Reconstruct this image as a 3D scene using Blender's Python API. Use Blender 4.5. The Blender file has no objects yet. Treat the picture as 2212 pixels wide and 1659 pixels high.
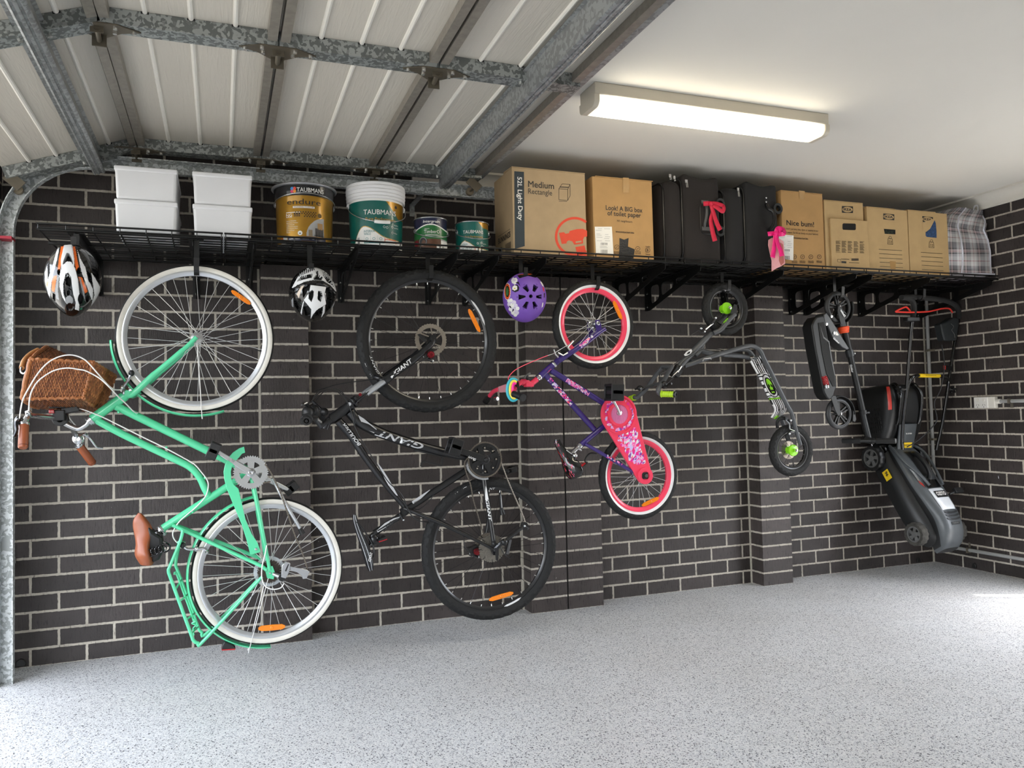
import bpy, bmesh, math, random
from math import sin, cos, pi, radians, sqrt, atan2
from mathutils import Vector, Matrix, Euler
random.seed(7)
V = Vector
S = bpy.context.scene
COL = S.collection

# ------------------------------------------------------------------ camera
FPX = 1695.54
EYE = V((.8613, -4.3699, 1.1513))
_y, _p, _r = .35610, .0391, -.0235
FWD = V((sin(_y)*cos(_p), cos(_y)*cos(_p), sin(_p)))
_rt = V((cos(_y), -sin(_y), 0)); _up = _rt.cross(FWD)
RGT = cos(_r)*_rt + sin(_r)*_up
UPV = -sin(_r)*_rt + cos(_r)*_up
cd = bpy.data.cameras.new('camera'); cam = bpy.data.objects.new('camera', cd); COL.objects.link(cam)
cd.sensor_fit = 'HORIZONTAL'; cd.sensor_width = 36; cd.lens = FPX*36/2212; cd.clip_start = .05; cd.clip_end = 200
m3 = Matrix((RGT, UPV, -FWD)).transposed()
cam.matrix_world = Matrix.Translation(EYE) @ m3.to_4x4()
S.camera = cam

# ------------------------------------------------------------------ light
S.view_settings.view_transform = 'Standard'; S.view_settings.look = 'None'
S.view_settings.gamma = 1; S.view_settings.use_curve_mapping = False
S.view_settings.exposure = 1.68
W = bpy.data.worlds.new('sky'); S.world = W; W.use_nodes = True
nt = W.node_tree; bg = nt.nodes['Background']
sky = nt.nodes.new('ShaderNodeTexSky'); sky.sky_type = 'NISHITA'; sky.sun_disc = False
sky.sun_elevation = radians(68); sky.sun_rotation = radians(120); sky.air_density = 1.0; sky.dust_density = 2.5
hs = nt.nodes.new('ShaderNodeHueSaturation'); hs.inputs['Saturation'].default_value = .32
nt.links.new(sky.outputs[0], hs.inputs['Color']); nt.links.new(hs.outputs[0], bg.inputs[0]); bg.inputs[1].default_value = .60
sl = bpy.data.lights.new('sun', 'SUN'); sl.energy = 4.0; sl.angle = .009; sl.color = (1, .95, .87)
so = bpy.data.objects.new('sun', sl); COL.objects.link(so)
_el = radians(68)
SUND = V((-.89*cos(_el), .45*cos(_el), -sin(_el)))
so.rotation_euler = SUND.to_track_quat('-Z', 'Y').to_euler(); so.location = (9, -3, 8)

# ------------------------------------------------------------------ pixel -> point on a plane of the place
def ray(px, py): return FWD + RGT*((px-1106)/FPX) - UPV*((py-829.5)/FPX)
def at(px, py, Y):
    d = ray(px, py); return EYE + d*((Y-EYE.y)/d.y)
def atx(px, py, X):
    d = ray(px, py); return EYE + d*((X-EYE.x)/d.x)
def atz(px, py, Z):
    d = ray(px, py); return EYE + d*((Z-EYE.z)/d.z)

# ------------------------------------------------------------------ materials
def lin(c):
    if isinstance(c, str):
        c = c.lstrip('#'); c = tuple(int(c[i:i+2], 16)/255 for i in (0, 2, 4))
    return tuple(x/12.92 if x <= .04045 else ((x+.055)/1.055)**2.4 for x in c)
MATS = {}
def mat(name, col, rough=.5, metal=0, noise=.06, scale=30, bump=0, bscale=200, emit=0, coat=0, alpha=1, trans=0):
    if name in MATS: return MATS[name]
    m = bpy.data.materials.new(name); m.use_nodes = True; t = m.node_tree; b = t.nodes['Principled BSDF']
    c = lin(col)
    b.inputs['Base Color'].default_value = (*c, 1); b.inputs['Roughness'].default_value = rough
    b.inputs['Metallic'].default_value = metal
    if coat: b.inputs['Coat Weight'].default_value = coat; b.inputs['Coat Roughness'].default_value = .08
    if alpha < 1: b.inputs['Alpha'].default_value = alpha
    if trans: b.inputs['Transmission Weight'].default_value = trans
    if emit: b.inputs['Emission Color'].default_value = (*c, 1); b.inputs['Emission Strength'].default_value = emit
    if noise:
        tc = t.nodes.new('ShaderNodeTexCoord'); n = t.nodes.new('ShaderNodeTexNoise'); n.inputs['Scale'].default_value = scale
        n.inputs['Detail'].default_value = 4
        r = t.nodes.new('ShaderNodeMapRange'); r.inputs[1].default_value = .3; r.inputs[2].default_value = .7
        r.inputs[3].default_value = 1-noise; r.inputs[4].default_value = 1+noise
        x = t.nodes.new('ShaderNodeMix'); x.data_type = 'RGBA'; x.blend_type = 'MULTIPLY'; x.inputs[0].default_value = 1
        x.inputs[6].default_value = (*c, 1)
        t.links.new(tc.outputs['Object'], n.inputs['Vector']); t.links.new(n.outputs[0], r.inputs[0])
        t.links.new(r.outputs[0], x.inputs[7]); t.links.new(x.outputs[2], b.inputs['Base Color'])
        if bump:
            n2 = t.nodes.new('ShaderNodeTexNoise'); n2.inputs['Scale'].default_value = bscale
            bp = t.nodes.new('ShaderNodeBump'); bp.inputs['Strength'].default_value = bump; bp.inputs['Distance'].default_value = .002
            t.links.new(tc.outputs['Object'], n2.inputs['Vector']); t.links.new(n2.outputs[0], bp.inputs['Height'])
            t.links.new(bp.outputs[0], b.inputs['Normal'])
    MATS[name] = m; return m
def N(t, k, **kw):
    n = t.nodes.new('ShaderNode'+k)
    for a, v in kw.items(): setattr(n, a, v)
    return n
def ramp(t, src, stops):
    r = N(t, 'ValToRGB'); e = r.color_ramp.elements
    while len(e) < len(stops): e.new(.5)
    for q, (p, c) in zip(e, stops): q.position = p; q.color = (*c, 1) if len(c) == 3 else c
    t.links.new(src, r.inputs[0]); return r
def mixc(t, a, b, f, mode='MIX'):
    x = N(t, 'Mix', data_type='RGBA', blend_type=mode)
    for s, i in ((f, 0), (a, 6), (b, 7)):
        if hasattr(s, 'links'): t.links.new(s, x.inputs[i])
        else: x.inputs[i].default_value = s if i == 0 else (*s, 1)
    return x.outputs[2]

def brick_mat(name, axis, shift, width=.24, stack=False, tint=1.0):
    m = bpy.data.materials.new(name); m.use_nodes = True; t = m.node_tree; b = t.nodes['Principled BSDF']
    g = N(t, 'NewGeometry'); sp = N(t, 'SeparateXYZ'); t.links.new(g.outputs['Position'], sp.inputs[0])
    cb = N(t, 'CombineXYZ'); ad = N(t, 'Math', operation='ADD'); ad.inputs[1].default_value = shift
    t.links.new(sp.outputs['X' if axis == 'x' else 'Y'], ad.inputs[0]); t.links.new(ad.outputs[0], cb.inputs[0]); t.links.new(sp.outputs['Z'], cb.inputs[1])
    # ragged arrises
    nz = N(t, 'TexNoise'); nz.inputs['Scale'].default_value = 55; nz.inputs['Detail'].default_value = 3
    t.links.new(g.outputs['Position'], nz.inputs['Vector'])
    sc = N(t, 'VectorMath', operation='SCALE'); sc.inputs['Scale'].default_value = .0055
    sb = N(t, 'VectorMath', operation='SUBTRACT'); sb.inputs[1].default_value = (.5, .5, .5)
    t.links.new(nz.outputs['Color'], sb.inputs[0]); t.links.new(sb.outputs[0], sc.inputs[0])
    av = N(t, 'VectorMath', operation='ADD'); t.links.new(cb.outputs[0], av.inputs[0]); t.links.new(sc.outputs[0], av.inputs[1])
    br = N(t, 'TexBrick', offset=0 if stack else .5, offset_frequency=2, squash=1)
    br.inputs['Scale'].default_value = 1; br.inputs['Brick Width'].default_value = width; br.inputs['Row Height'].default_value = .086
    br.inputs['Mortar Size'].default_value = .0064; br.inputs['Mortar Smooth'].default_value = .15; br.inputs['Bias'].default_value = 0
    br.inputs['Color1'].default_value = (*[x*tint for x in lin('302b29')], 1); br.inputs['Color2'].default_value = (*[x*tint for x in lin('403a38')], 1)
    br.inputs['Mortar'].default_value = (*lin('b3ada0'), 1)
    t.links.new(av.outputs[0], br.inputs['Vector'])
    # wire-cut drag marks and pits
    mp = N(t, 'Mapping'); mp.inputs['Scale'].default_value = (110, 110, 22); t.links.new(g.outputs['Position'], mp.inputs[0])
    n2 = N(t, 'TexNoise'); n2.inputs['Scale'].default_value = 1; n2.inputs['Detail'].default_value = 3; t.links.new(mp.outputs[0], n2.inputs['Vector'])
    r2 = ramp(t, n2.outputs[0], [(.30, (.35, .35, .35)), (.40, (.95, .95, .95)), (1, (1.08, 1.08, 1.08))])
    n3 = N(t, 'TexNoise'); n3.inputs['Scale'].default_value = 9; n3.inputs['Detail'].default_value = 5; t.links.new(g.outputs['Position'], n3.inputs['Vector'])
    r3 = ramp(t, n3.outputs[0], [(.3, (.82, .80, .80)), (.7, (1.2, 1.18, 1.2))])
    c1 = mixc(t, br.outputs['Color'], r2.outputs[0], 1.0, 'MULTIPLY'); c2 = mixc(t, c1, r3.outputs[0], 1.0, 'MULTIPLY')
    n4 = N(t, 'TexNoise'); n4.inputs['Scale'].default_value = 70; n4.inputs['Detail'].default_value = 2; t.links.new(g.outputs['Position'], n4.inputs['Vector'])
    r4 = ramp(t, n4.outputs[0], [(.765, (0, 0, 0)), (.80, (1, 1, 1))])
    c3 = mixc(t, c2, lin('8d8a86'), r4.outputs[0])
    t.links.new(c3, b.inputs['Base Color'])
    rr = N(t, 'MapRange'); rr.inputs[3].default_value = .52; rr.inputs[4].default_value = .9; t.links.new(br.outputs['Fac'], rr.inputs[0]); t.links.new(rr.outputs[0], b.inputs['Roughness'])
    # height: mortar recessed and gritty, brick lightly pitted
    hm = N(t, 'Math', operation='MULTIPLY'); hm.inputs[1].default_value = -.004; t.links.new(br.outputs['Fac'], hm.inputs[0])
    hn = N(t, 'Math', operation='MULTIPLY'); hn.inputs[1].default_value = .0022; t.links.new(n2.outputs[0], hn.inputs[0])
    hg = N(t, 'TexNoise'); hg.inputs['Scale'].default_value = 260; t.links.new(g.outputs['Position'], hg.inputs['Vector'])
    hk = N(t, 'Math', operation='MULTIPLY_ADD'); hk.inputs[1].default_value = .0012; t.links.new(hg.outputs[0], hk.inputs[0])
    ha = N(t, 'Math', operation='ADD'); t.links.new(hm.outputs[0], ha.inputs[0]); t.links.new(hn.outputs[0], ha.inputs[1]); t.links.new(ha.outputs[0], hk.inputs[2])
    bp = N(t, 'Bump'); bp.inputs['Strength'].default_value = .8; bp.inputs['Distance'].default_value = 1
    t.links.new(hk.outputs[0], bp.inputs['Height']); t.links.new(bp.outputs[0], b.inputs['Normal'])
    b.inputs['Specular IOR Level'].default_value = .4
    return m

# ------------------------------------------------------------------ mesh builder (all coordinates are world metres)
class MB:
    def __init__(s): s.v = []; s.f = []; s.m = []; s.mats = []; s.uv = None
    def mi(s, m):
        if m not in s.mats: s.mats.append(m)
        return s.mats.index(m)
    def add(s, vs, fs, m):
        o = len(s.v); s.v += [V(x) for x in vs]
        if isinstance(m, list):
            for f, q in zip(fs, m): s.f.append([o+i for i in f]); s.m.append(s.mi(q))
        else:
            k = s.mi(m)
            for f in fs: s.f.append([o+i for i in f]); s.m.append(k)
        return s
    def box(s, a, b, m):
        x0, y0, z0 = [min(p, q) for p, q in zip(a, b)]; x1, y1, z1 = [max(p, q) for p, q in zip(a, b)]
        return s.hexa([(x0, y0, z0), (x1, y0, z0), (x1, y1, z0), (x0, y1, z0), (x0, y0, z1), (x1, y0, z1), (x1, y1, z1), (x0, y1, z1)], m)
    def hexa(s, p, m):
        return s.add(p, [(0, 3, 2, 1), (4, 5, 6, 7), (0, 1, 5, 4), (1, 2, 6, 5), (2, 3, 7, 6), (3, 0, 4, 7)], m)
    def obox(s, c, ax, ay, az, m):   # oriented box: centre and three half-axis vectors
        c, ax, ay, az = V(c), V(ax), V(ay), V(az)
        return s.hexa([c+sx*ax+sy*ay+sz*az for sz in (-1, 1) for sx, sy in ((-1, -1), (1, -1), (1, 1), (-1, 1))], m)
    def bar(s, a, b, w, h, m, up=(0, -1, 0)):   # rectangular bar from a to b, w across, h along up
        a, b = V(a), V(b); d = (b-a); u = V(up); u = (u - d*(u.dot(d)/d.length_squared)).normalized(); x = d.normalized().cross(u)
        return s.obox((a+b)/2, d/2, x*(w/2), u*(h/2), m)
    def tube(s, pts, r, m, n=8, closed=False, cap=True, sq=1.0, up=None):
        P = [V(p) for p in pts]; k = len(P); R = r if isinstance(r, (list, tuple)) else [r]*k
        T = []
        for i in range(k):
            if closed: d = P[(i+1) % k]-P[i-1]
            else: d = P[min(i+1, k-1)]-P[max(i-1, 0)]
            T.append(d.normalized() if d.length > 1e-9 else V((0, 0, 1)))
        u = V(up) if up else (V((0, 0, 1)) if abs(T[0].z) < .9 else V((0, 1, 0)))
        vs = []; fs = []
        for i in range(k):
            u = u - T[i]*u.dot(T[i])
            if u.length < 1e-6: u = V((1, 0, 0)) - T[i]*T[i].x
            u.normalize(); w = T[i].cross(u)
            for j in range(n):
                a = 2*pi*j/n; vs.append(P[i]+(u*cos(a)*sq+w*sin(a))*R[i])
        for i in range(k if closed else k-1):
            a, b = i*n, ((i+1) % k)*n
            for j in range(n): fs.append((a+j, a+(j+1) % n, b+(j+1) % n, b+j))
        if cap and not closed: fs.append(tuple(range(n-1, -1, -1))); fs.append(tuple(range((k-1)*n, k*n)))
        return s.add(vs, fs, m)
    def cyl(s, a, b, r, m, n=16, r2=None): return s.tube([a, b], [r, r if r2 is None else r2], m, n)
    def lathe(s, prof, o, ax, m, n=48, ref=None, cap=True):   # prof: (radius, height); m single or one per ring
        o = V(o); ax = V(ax).normalized(); u = V(ref) if ref else (V((1, 0, 0)) if abs(ax.x) < .9 else V((0, 1, 0)))
        u = (u-ax*u.dot(ax)).normalized(); w = ax.cross(u); vs = []; fs = []; ms = []
        for r, h in prof:
            for j in range(n):
                a = 2*pi*j/n; vs.append(o+ax*h+(u*cos(a)+w*sin(a))*r)
        for i in range(len(prof)-1):
            for j in range(n):
                fs.append((i*n+j, i*n+(j+1) % n, (i+1)*n+(j+1) % n, (i+1)*n+j)); ms.append(m[i] if isinstance(m, list) else m)
        if cap:
            if prof[0][0] > 1e-5: fs.append(tuple(range(n-1, -1, -1))); ms.append(ms[0])
            if prof[-1][0] > 1e-5: fs.append(tuple(range((len(prof)-1)*n, len(prof)*n))); ms.append(ms[-1])
        return s.add(vs, fs, ms)
    def ring(s, o, ax, prof, m, n=64, a0=0, a1=2*pi, ref=None):   # closed cross-section (radius, height) swept round an axis
        o = V(o); ax = V(ax).normalized(); u = V(ref) if ref else (V((1, 0, 0)) if abs(ax.x) < .9 else V((0, 0, 1)))
        u = (u-ax*u.dot(ax)).normalized(); w = ax.cross(u); full = abs(a1-a0-2*pi) < 1e-6; k = len(prof); N_ = n if full else n+1
        vs = []; fs = []; ms = []
        for i in range(N_):
            a = a0+(a1-a0)*i/n; d = u*cos(a)+w*sin(a)
            for r, h in prof: vs.append(o+d*r+ax*h)
        for i in range(n):
            p, q = i*k, ((i+1) % N_)*k
            for j in range(k):
                fs.append((p+j, p+(j+1) % k, q+(j+1) % k, q+j)); ms.append(m[j] if isinstance(m, list) else m)
        if not full: fs += [tuple(range(k-1, -1, -1)), tuple(range((N_-1)*k, N_*k))]; ms += [ms[0], ms[0]]
        return s.add(vs, fs, ms)
    def prism(s, poly, vec, m, m2=None):
        P = [V(p) for p in poly]; d = V(vec); k = len(P)
        fs = [tuple(range(k)), tuple(range(2*k-1, k-1, -1))]+[(i, k+i, k+(i+1) % k, (i+1) % k) for i in range(k)]
        return s.add(P+[p+d for p in P], fs, [m, m]+[m2 or m]*k)
    def ball(s, c, r, m, n=16, k=10):
        c = V(c); R = V(r) if not isinstance(r, (int, float)) else V((r, r, r)); vs = []; fs = []
        for i in range(k+1):
            for j in range(n):
                a = 2*pi*j/n; b = pi*i/k; vs.append(c+V((R.x*sin(b)*cos(a), R.y*sin(b)*sin(a), R.z*cos(b))))
        for i in range(k):
            for j in range(n): fs.append((i*n+j, (i+1)*n+j, (i+1)*n+(j+1) % n, i*n+(j+1) % n))
        return s.add(vs, fs, m)
    def grid(s, fn, nu, nv, m, uv=False, closed=False):   # fn(u,v)->point, m material or m(u,v)
        vs = [fn(i/nu, j/nv) for j in range(nv+1) for i in range(nu+1)]; fs = []; ms = []
        for j in range(nv):
            for i in range(nu):
                q = m((i+.5)/nu, (j+.5)/nv) if callable(m) else m
                if q is None: continue
                fs.append((j*(nu+1)+i, j*(nu+1)+i+1, (j+1)*(nu+1)+i+1, (j+1)*(nu+1)+i)); ms.append(q)
        if uv:
            if s.uv is None: s.uv = {}
            o = len(s.v)
            for j in range(nv+1):
                for i in range(nu+1): s.uv[o+j*(nu+1)+i] = (i/nu, j/nv)
        return s.add(vs, fs, ms)
ORG = {}
def link(o): COL.objects.link(o); return o
def obj(name, mb, parent=None, bevel=0, seg=2, ang=38, subd=0, solid=0, flip=False):
    org = ORG[parent.name] if parent else V((0, 0, 0))
    me = bpy.data.meshes.new(name); me.from_pydata([tuple(v-org) for v in mb.v], [], mb.f)
    for m in mb.mats: me.materials.append(m)
    me.polygons.foreach_set('material_index', mb.m)
    if mb.uv:
        L = me.uv_layers.new(name='map')
        for lp in me.loops: L.data[lp.index].uv = mb.uv.get(lp.vertex_index, (0, 0))
    me.validate(); me.update()
    bm = bmesh.new(); bm.from_mesh(me); bmesh.ops.recalc_face_normals(bm, faces=bm.faces); bm.to_mesh(me); bm.free()
    me.polygons.foreach_set('use_smooth', [True]*len(me.polygons)); me.set_sharp_from_angle(angle=radians(ang))
    o = bpy.data.objects.new(name, me); link(o)
    if parent: o.parent = parent
    if solid: q = o.modifiers.new('s', 'SOLIDIFY'); q.thickness = solid; q.offset = 0
    if bevel: q = o.modifiers.new('b', 'BEVEL'); q.width = bevel; q.segments = seg; q.limit_method = 'ANGLE'; q.angle_limit = radians(40); q.harden_normals = False
    if subd: q = o.modifiers.new('d', 'SUBSURF'); q.levels = subd; q.render_levels = subd
    ORG[o.name] = org; return o
def tag(o, label, cat, group=None):
    o['label'] = label; o['category'] = cat
    if group: o['group'] = group
    return o
def thing(name, label, cat, loc, group=None):
    o = bpy.data.objects.new(name, None); link(o); o.location = loc; o.empty_display_size = .05; ORG[o.name] = V(loc)
    return tag(o, label, cat, group)
def single(name, label, cat, mb, group=None, **k): return tag(obj(name, mb, **k), label, cat, group)
def struct(name, mb, **k):
    o = obj(name, mb, **k); o['kind'] = 'structure'; return o
def smoothpts(P, n=6, closed=False):   # Catmull-Rom
    P = [V(p) for p in P]; out = []; k = len(P)
    for i in range(k if closed else k-1):
        if closed: a, b, c, d = P[i-1], P[i], P[(i+1) % k], P[(i+2) % k]
        else: a, b, c, d = P[max(i-1, 0)], P[i], P[i+1], P[min(i+2, k-1)]
        for j in range(n):
            t = j/n; out.append(.5*((2*b)+(c-a)*t+(2*a-5*b+4*c-d)*t*t+(3*b-a-3*c+d)*t**3))
    if not closed: out.append(P[-1])
    return out
_TX = {}
def glyphs(s, bold=0, shear=0):
    k = (s, bold, shear)
    if k not in _TX:
        c = bpy.data.curves.new('t', 'FONT'); c.body = s; c.size = 1; c.resolution_u = 3; c.offset = bold; c.shear = shear; c.fill_mode = 'BOTH'
        o = bpy.data.objects.new('t', c); COL.objects.link(o); dg = bpy.context.evaluated_depsgraph_get()
        me = o.evaluated_get(dg).to_mesh(); vs = [v.co.copy() for v in me.vertices]; fs = [tuple(p.vertices) for p in me.polygons]
        o.evaluated_get(dg).to_mesh_clear(); bpy.data.objects.remove(o); bpy.data.curves.remove(c); _TX[k] = (vs, fs)
    return _TX[k]
def text(mb, s, fn, h, m, align='c', bold=0, shear=0, fit=None, x0=0, y0=0, th=0):
    """lettering on a surface: fn(x, y) gives the point of the surface x right and y up; h is the capital height; fit is the run length"""
    vs, fs = glyphs(s, 0, shear)
    if not vs: return
    a = min(v.x for v in vs); b = max(v.x for v in vs); sy = h/.70; sx = fit/(b-a) if fit else sy
    off = {'c': -(a+b)/2, 'l': -a, 'r': -b}[align]
    e = bold*.75
    for k, (dx, dy) in enumerate(((-e, -e), (e, -e), (-e, e), (e, e)) if e > 0 else ((0, 0),)):
        P = [fn(x0+(v.x+off+dx)*sx, y0+(v.y+dy)*sy) for v in vs]; lift = (EYE-P[0]).normalized()*(.00012*k)
        mb.add([p+lift for p in P], fs, m)
def plane_fn(o, ux, uy, lift=0):
    o, ux, uy = V(o), V(ux).normalized(), V(uy); uy = (uy-ux*uy.dot(ux)).normalized(); n = ux.cross(uy)
    return lambda x, y: o+ux*x+uy*y+n*lift
def inpoly(x, y, P):
    c = False; j = len(P)-1
    for i in range(len(P)):
        xi, yi = P[i]; xj, yj = P[j]
        if (yi > y) != (yj > y) and x < (xj-xi)*(y-yi)/(yj-yi)+xi: c = not c
        j = i
    return c
# ================================================================== the setting
FZ = .004; CZ = 2.56; XR = 5.755; YF = -5.9; XL = -.12
def floor_mat():
    m = bpy.data.materials.new('epoxy_flake'); m.use_nodes = True; t = m.node_tree; b = t.nodes['Principled BSDF']
    g = N(t, 'NewGeometry')
    def vor(sc, lo, hi):
        v = N(t, 'TexVoronoi'); v.inputs['Scale'].default_value = sc; t.links.new(g.outputs['Position'], v.inputs['Vector'])
        sp = N(t, 'SeparateColor'); t.links.new(v.outputs['Color'], sp.inputs[0]); return sp
    a = vor(290, 0, 1); d = vor(240, 0, 1)
    base = ramp(t, a.outputs[0], [(.0, lin('b9bbbe')), (.3, lin('d2d3d5')), (.55, lin('e2e2e1')), (1, lin('ecebe8'))]); base.color_ramp.interpolation = 'CONSTANT'
    dk = ramp(t, d.outputs[1], [(.0, (1, 1, 1)), (.09, (0, 0, 0))]); dk.color_ramp.interpolation = 'CONSTANT'
    dc = ramp(t, d.outputs[2], [(0, lin('26282d')), (1, lin('6a6c74'))])
    c = mixc(t, base.outputs[0], dc.outputs[0], dk.outputs[0])
    n = N(t, 'TexNoise'); n.inputs['Scale'].default_value = 2.2; n.inputs['Detail'].default_value = 4; t.links.new(g.outputs['Position'], n.inputs['Vector'])
    r = ramp(t, n.outputs[0], [(.35, (.94, .93, .92)), (.65, (1, 1, 1))])
    c = mixc(t, c, r.outputs[0], 1.0, 'MULTIPLY'); t.links.new(c, b.inputs['Base Color'])
    b.inputs['Roughness'].default_value = .42
    n2 = N(t, 'TexNoise'); n2.inputs['Scale'].default_value = 160; t.links.new(g.outputs['Position'], n2.inputs['Vector'])
    bp = N(t, 'Bump'); bp.inputs['Strength'].default_value = .25; bp.inputs['Distance'].default_value = .002; t.links.new(n2.outputs[0], bp.inputs['Height']); t.links.new(bp.outputs[0], b.inputs['Normal'])
    return m
plaster = mat('ceiling_paint', 'd9d6ce', .8, noise=.015, scale=1.5)
cornice_m = mat('cornice_paint', 'd8d4ca', .7, noise=.01)
concrete = mat('driveway_concrete', '77756f', .85, noise=.1, scale=3)
struct('floor', MB().box((XL-.05, YF, FZ-.15), (XR+.11, .11, FZ), floor_mat()))
struct('ground', MB().box((-14, -14, FZ-.2), (XL-.05, 8, FZ-.02), concrete))
struct('ground', MB().box((XR+.11, -14, FZ-.2), (14, 8, FZ-.02), concrete))
struct('ceiling', MB().box((XL-.3, YF-.11, CZ), (XR+.11, .11, CZ+.12), plaster))
bx = brick_mat('brick_back', 'x', .12); by = brick_mat('brick_side', 'y', .12)
struct('wall_back', MB().box((XL-.1, 0, FZ-.1), (XR, .11, CZ), bx))
DY0, DY1, DH = -1.16, -2.75, 2.13
w = MB()
w.box((XR, .11, FZ-.1), (XR+.11, DY0, CZ), by).box((XR, DY0, DH), (XR+.11, DY1, CZ), by).box((XR, DY1, FZ-.1), (XR+.11, YF-.11, CZ), by)
struct('wall_right', w)
struct('wall_front', MB().box((XL-.1, YF, FZ-.1), (XR, YF-.11, CZ), mat('plasterboard', 'cfccc5', .8, noise=.01)))
OY0, OY1, OH = -.24, -5.5, 2.32
w = MB()
w.box((XL-.1, 0, FZ-.1), (XL, OY0, CZ), by).box((XL-.1, OY0, OH), (XL, OY1, CZ), by).box((XL-.1, OY1, FZ-.1), (XL, YF, CZ), by)
struct('wall_left', w)
struct('added_eave_shade', MB().box((XL-.95, YF-.3, 2.42), (XL-.1, .6, 2.52), plaster))  # unseen eave, added to block high sky light near the opening
alu = mat('white_aluminium', 'd7d7d5', .4, noise=.01)
d = MB()
for y0, y1 in ((DY0, DY0-.022), (DY0-.116, DY0-.174), (DY1, DY1+.05)): d.box((XR+.02, y0, FZ), (XR+.08, y1, DH), alu)
d.box((XR+.02, DY0, DH), (XR+.08, DY1, DH-.03), alu)
struct('door_1', d)
# cornices: coved moulding round the ceiling
def cove(p0, p1, out, name):
    p0, p1, o = V(p0), V(p1), V(out); A = .085; B = .11; prof = [(0, 0), (0, -A), (.012, -A), (.012, -A+.010)]
    for i in range(7):
        a = pi/2*i/6; prof.append((.016+(B-.028)*(1-cos(a)), -A+.012+(A-.024)*sin(a)))
    prof += [(B-.010, -.012), (B, -.012), (B, 0)]
    q = [p0+o*x+V((0, 0, z)) for x, z in prof]
    struct(name, MB().prism(q, p1-p0, cornice_m))
cove((1.9, 0, CZ), (XR, 0, CZ), (0, -1, 0), 'trim_1'); cove((XR, 0, CZ), (XR, YF, CZ), (-1, 0, 0), 'trim_2')
# engaged piers
bp_ = brick_mat('brick_pier', 'x', 40, width=90, stack=True, tint=1.35)
PD = -.12
w = MB(); w.box((1.062, 0, FZ-.1), (1.300, PD, 1.964), bp_); struct('brick_pillar', w)
w = MB(); w.box((2.532, 0, FZ-.1), (2.757, PD, 1.962), bp_).box((2.767, 0, FZ-.1), (2.992, PD, 1.962), bp_); struct('brick_pillar', w)
w = MB(); w.box((2.757, 0, FZ), (2.767, PD+.006, 1.962), mat('black_sealant', '161514', .6)); struct('trim_3', w)
w = MB(); w.box((4.150, 0, FZ-.1), (4.382, PD, 1.964), bp_); struct('brick_pillar', w)
# mortar seams where the piers meet the wall
mm = mat('mortar_seam', 'b3ada0', .9, noise=.12, scale=60)
w = MB()
for x in (1.056, 2.526, 4.144): w.box((x-.006, 0, FZ), (x+.006, -.004, 1.96), mm)
w.box((XR-.007, 0, FZ), (XR, -.007, CZ-.08), mm); w.box((XR-.012, 0, FZ), (XR-.008, -.003, CZ-.08), mm)
struct('trim_4', w)
# ================================================================== overhead sectional door, its tracks, the ceiling light
def galv_mat(name, lo, hi, sc=95, metal=.45):
    m = bpy.data.materials.new(name); m.use_nodes = True; t = m.node_tree; b = t.nodes['Principled BSDF']
    g = N(t, 'NewGeometry'); nz = N(t, 'TexNoise'); nz.inputs['Scale'].default_value = 30; t.links.new(g.outputs['Position'], nz.inputs['Vector'])
    va = N(t, 'VectorMath', operation='MULTIPLY_ADD'); va.inputs[1].default_value = (.03, .03, .03)
    t.links.new(nz.outputs['Color'], va.inputs[0]); t.links.new(g.outputs['Position'], va.inputs[2])
    v = N(t, 'TexVoronoi'); v.inputs['Scale'].default_value = sc; t.links.new(va.outputs[0], v.inputs['Vector'])
    sp = N(t, 'SeparateColor'); t.links.new(v.outputs['Color'], sp.inputs[0])
    r = ramp(t, sp.outputs[0], [(0, lin(lo)), (.45, lin(lo)), (.6, lin(hi)), (1, lin(hi))]); t.links.new(r.outputs[0], b.inputs['Base Color'])
    b.inputs['Metallic'].default_value = metal; b.inputs['Roughness'].default_value = .42; return m
galv = galv_mat('galvanised_spangle', '707472', 'a4a8a6'); galv2 = galv_mat('galvanised_dull', '8d8f8e', 'a6a9a9', 70, .5)
zinc = mat('zinc_hinge', '6a6356', .4, .5); bolt_m = mat('bright_bolt', 'd8d8d4', .25, .8); dark = mat('dark_gap', '161616', .8)
stl = mat('steel_strut', '979187', .4, .45, noise=.12, scale=40)
def panel_mat():
    m = bpy.data.materials.new('door_sheet'); m.use_nodes = True; t = m.node_tree; b = t.nodes['Principled BSDF']
    b.inputs['Base Color'].default_value = (*lin('c6c0b4'), 1); b.inputs['Roughness'].default_value = .5
    g = N(t, 'NewGeometry'); mp = N(t, 'Mapping'); mp.inputs['Scale'].default_value = (60, 5, 60); t.links.new(g.outputs['Position'], mp.inputs[0])
    w = N(t, 'TexNoise'); w.inputs['Scale'].default_value = 1; w.inputs['Detail'].default_value = 5; w.inputs['Distortion'].default_value = 1.2; t.links.new(mp.outputs[0], w.inputs['Vector'])
    bp = N(t, 'Bump'); bp.inputs['Strength'].default_value = .7; bp.inputs['Distance'].default_value = .003; t.links.new(w.outputs[0], bp.inputs['Height']); t.links.new(bp.outputs[0], b.inputs['Normal'])
    return m
sheet = panel_mat(); bead_m = mat('bead_paint', 'e6e2d8', .45, noise=.02)
door = thing('garage_door', 'white sectional garage door raised overhead with galvanised stiles and hinges', 'garage door', (1.1, -2.8, 2.44))
PY0, PY1 = -.27, -5.45; STY = (-.345, -1.60, -2.88, -4.16, -5.42)
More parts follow.
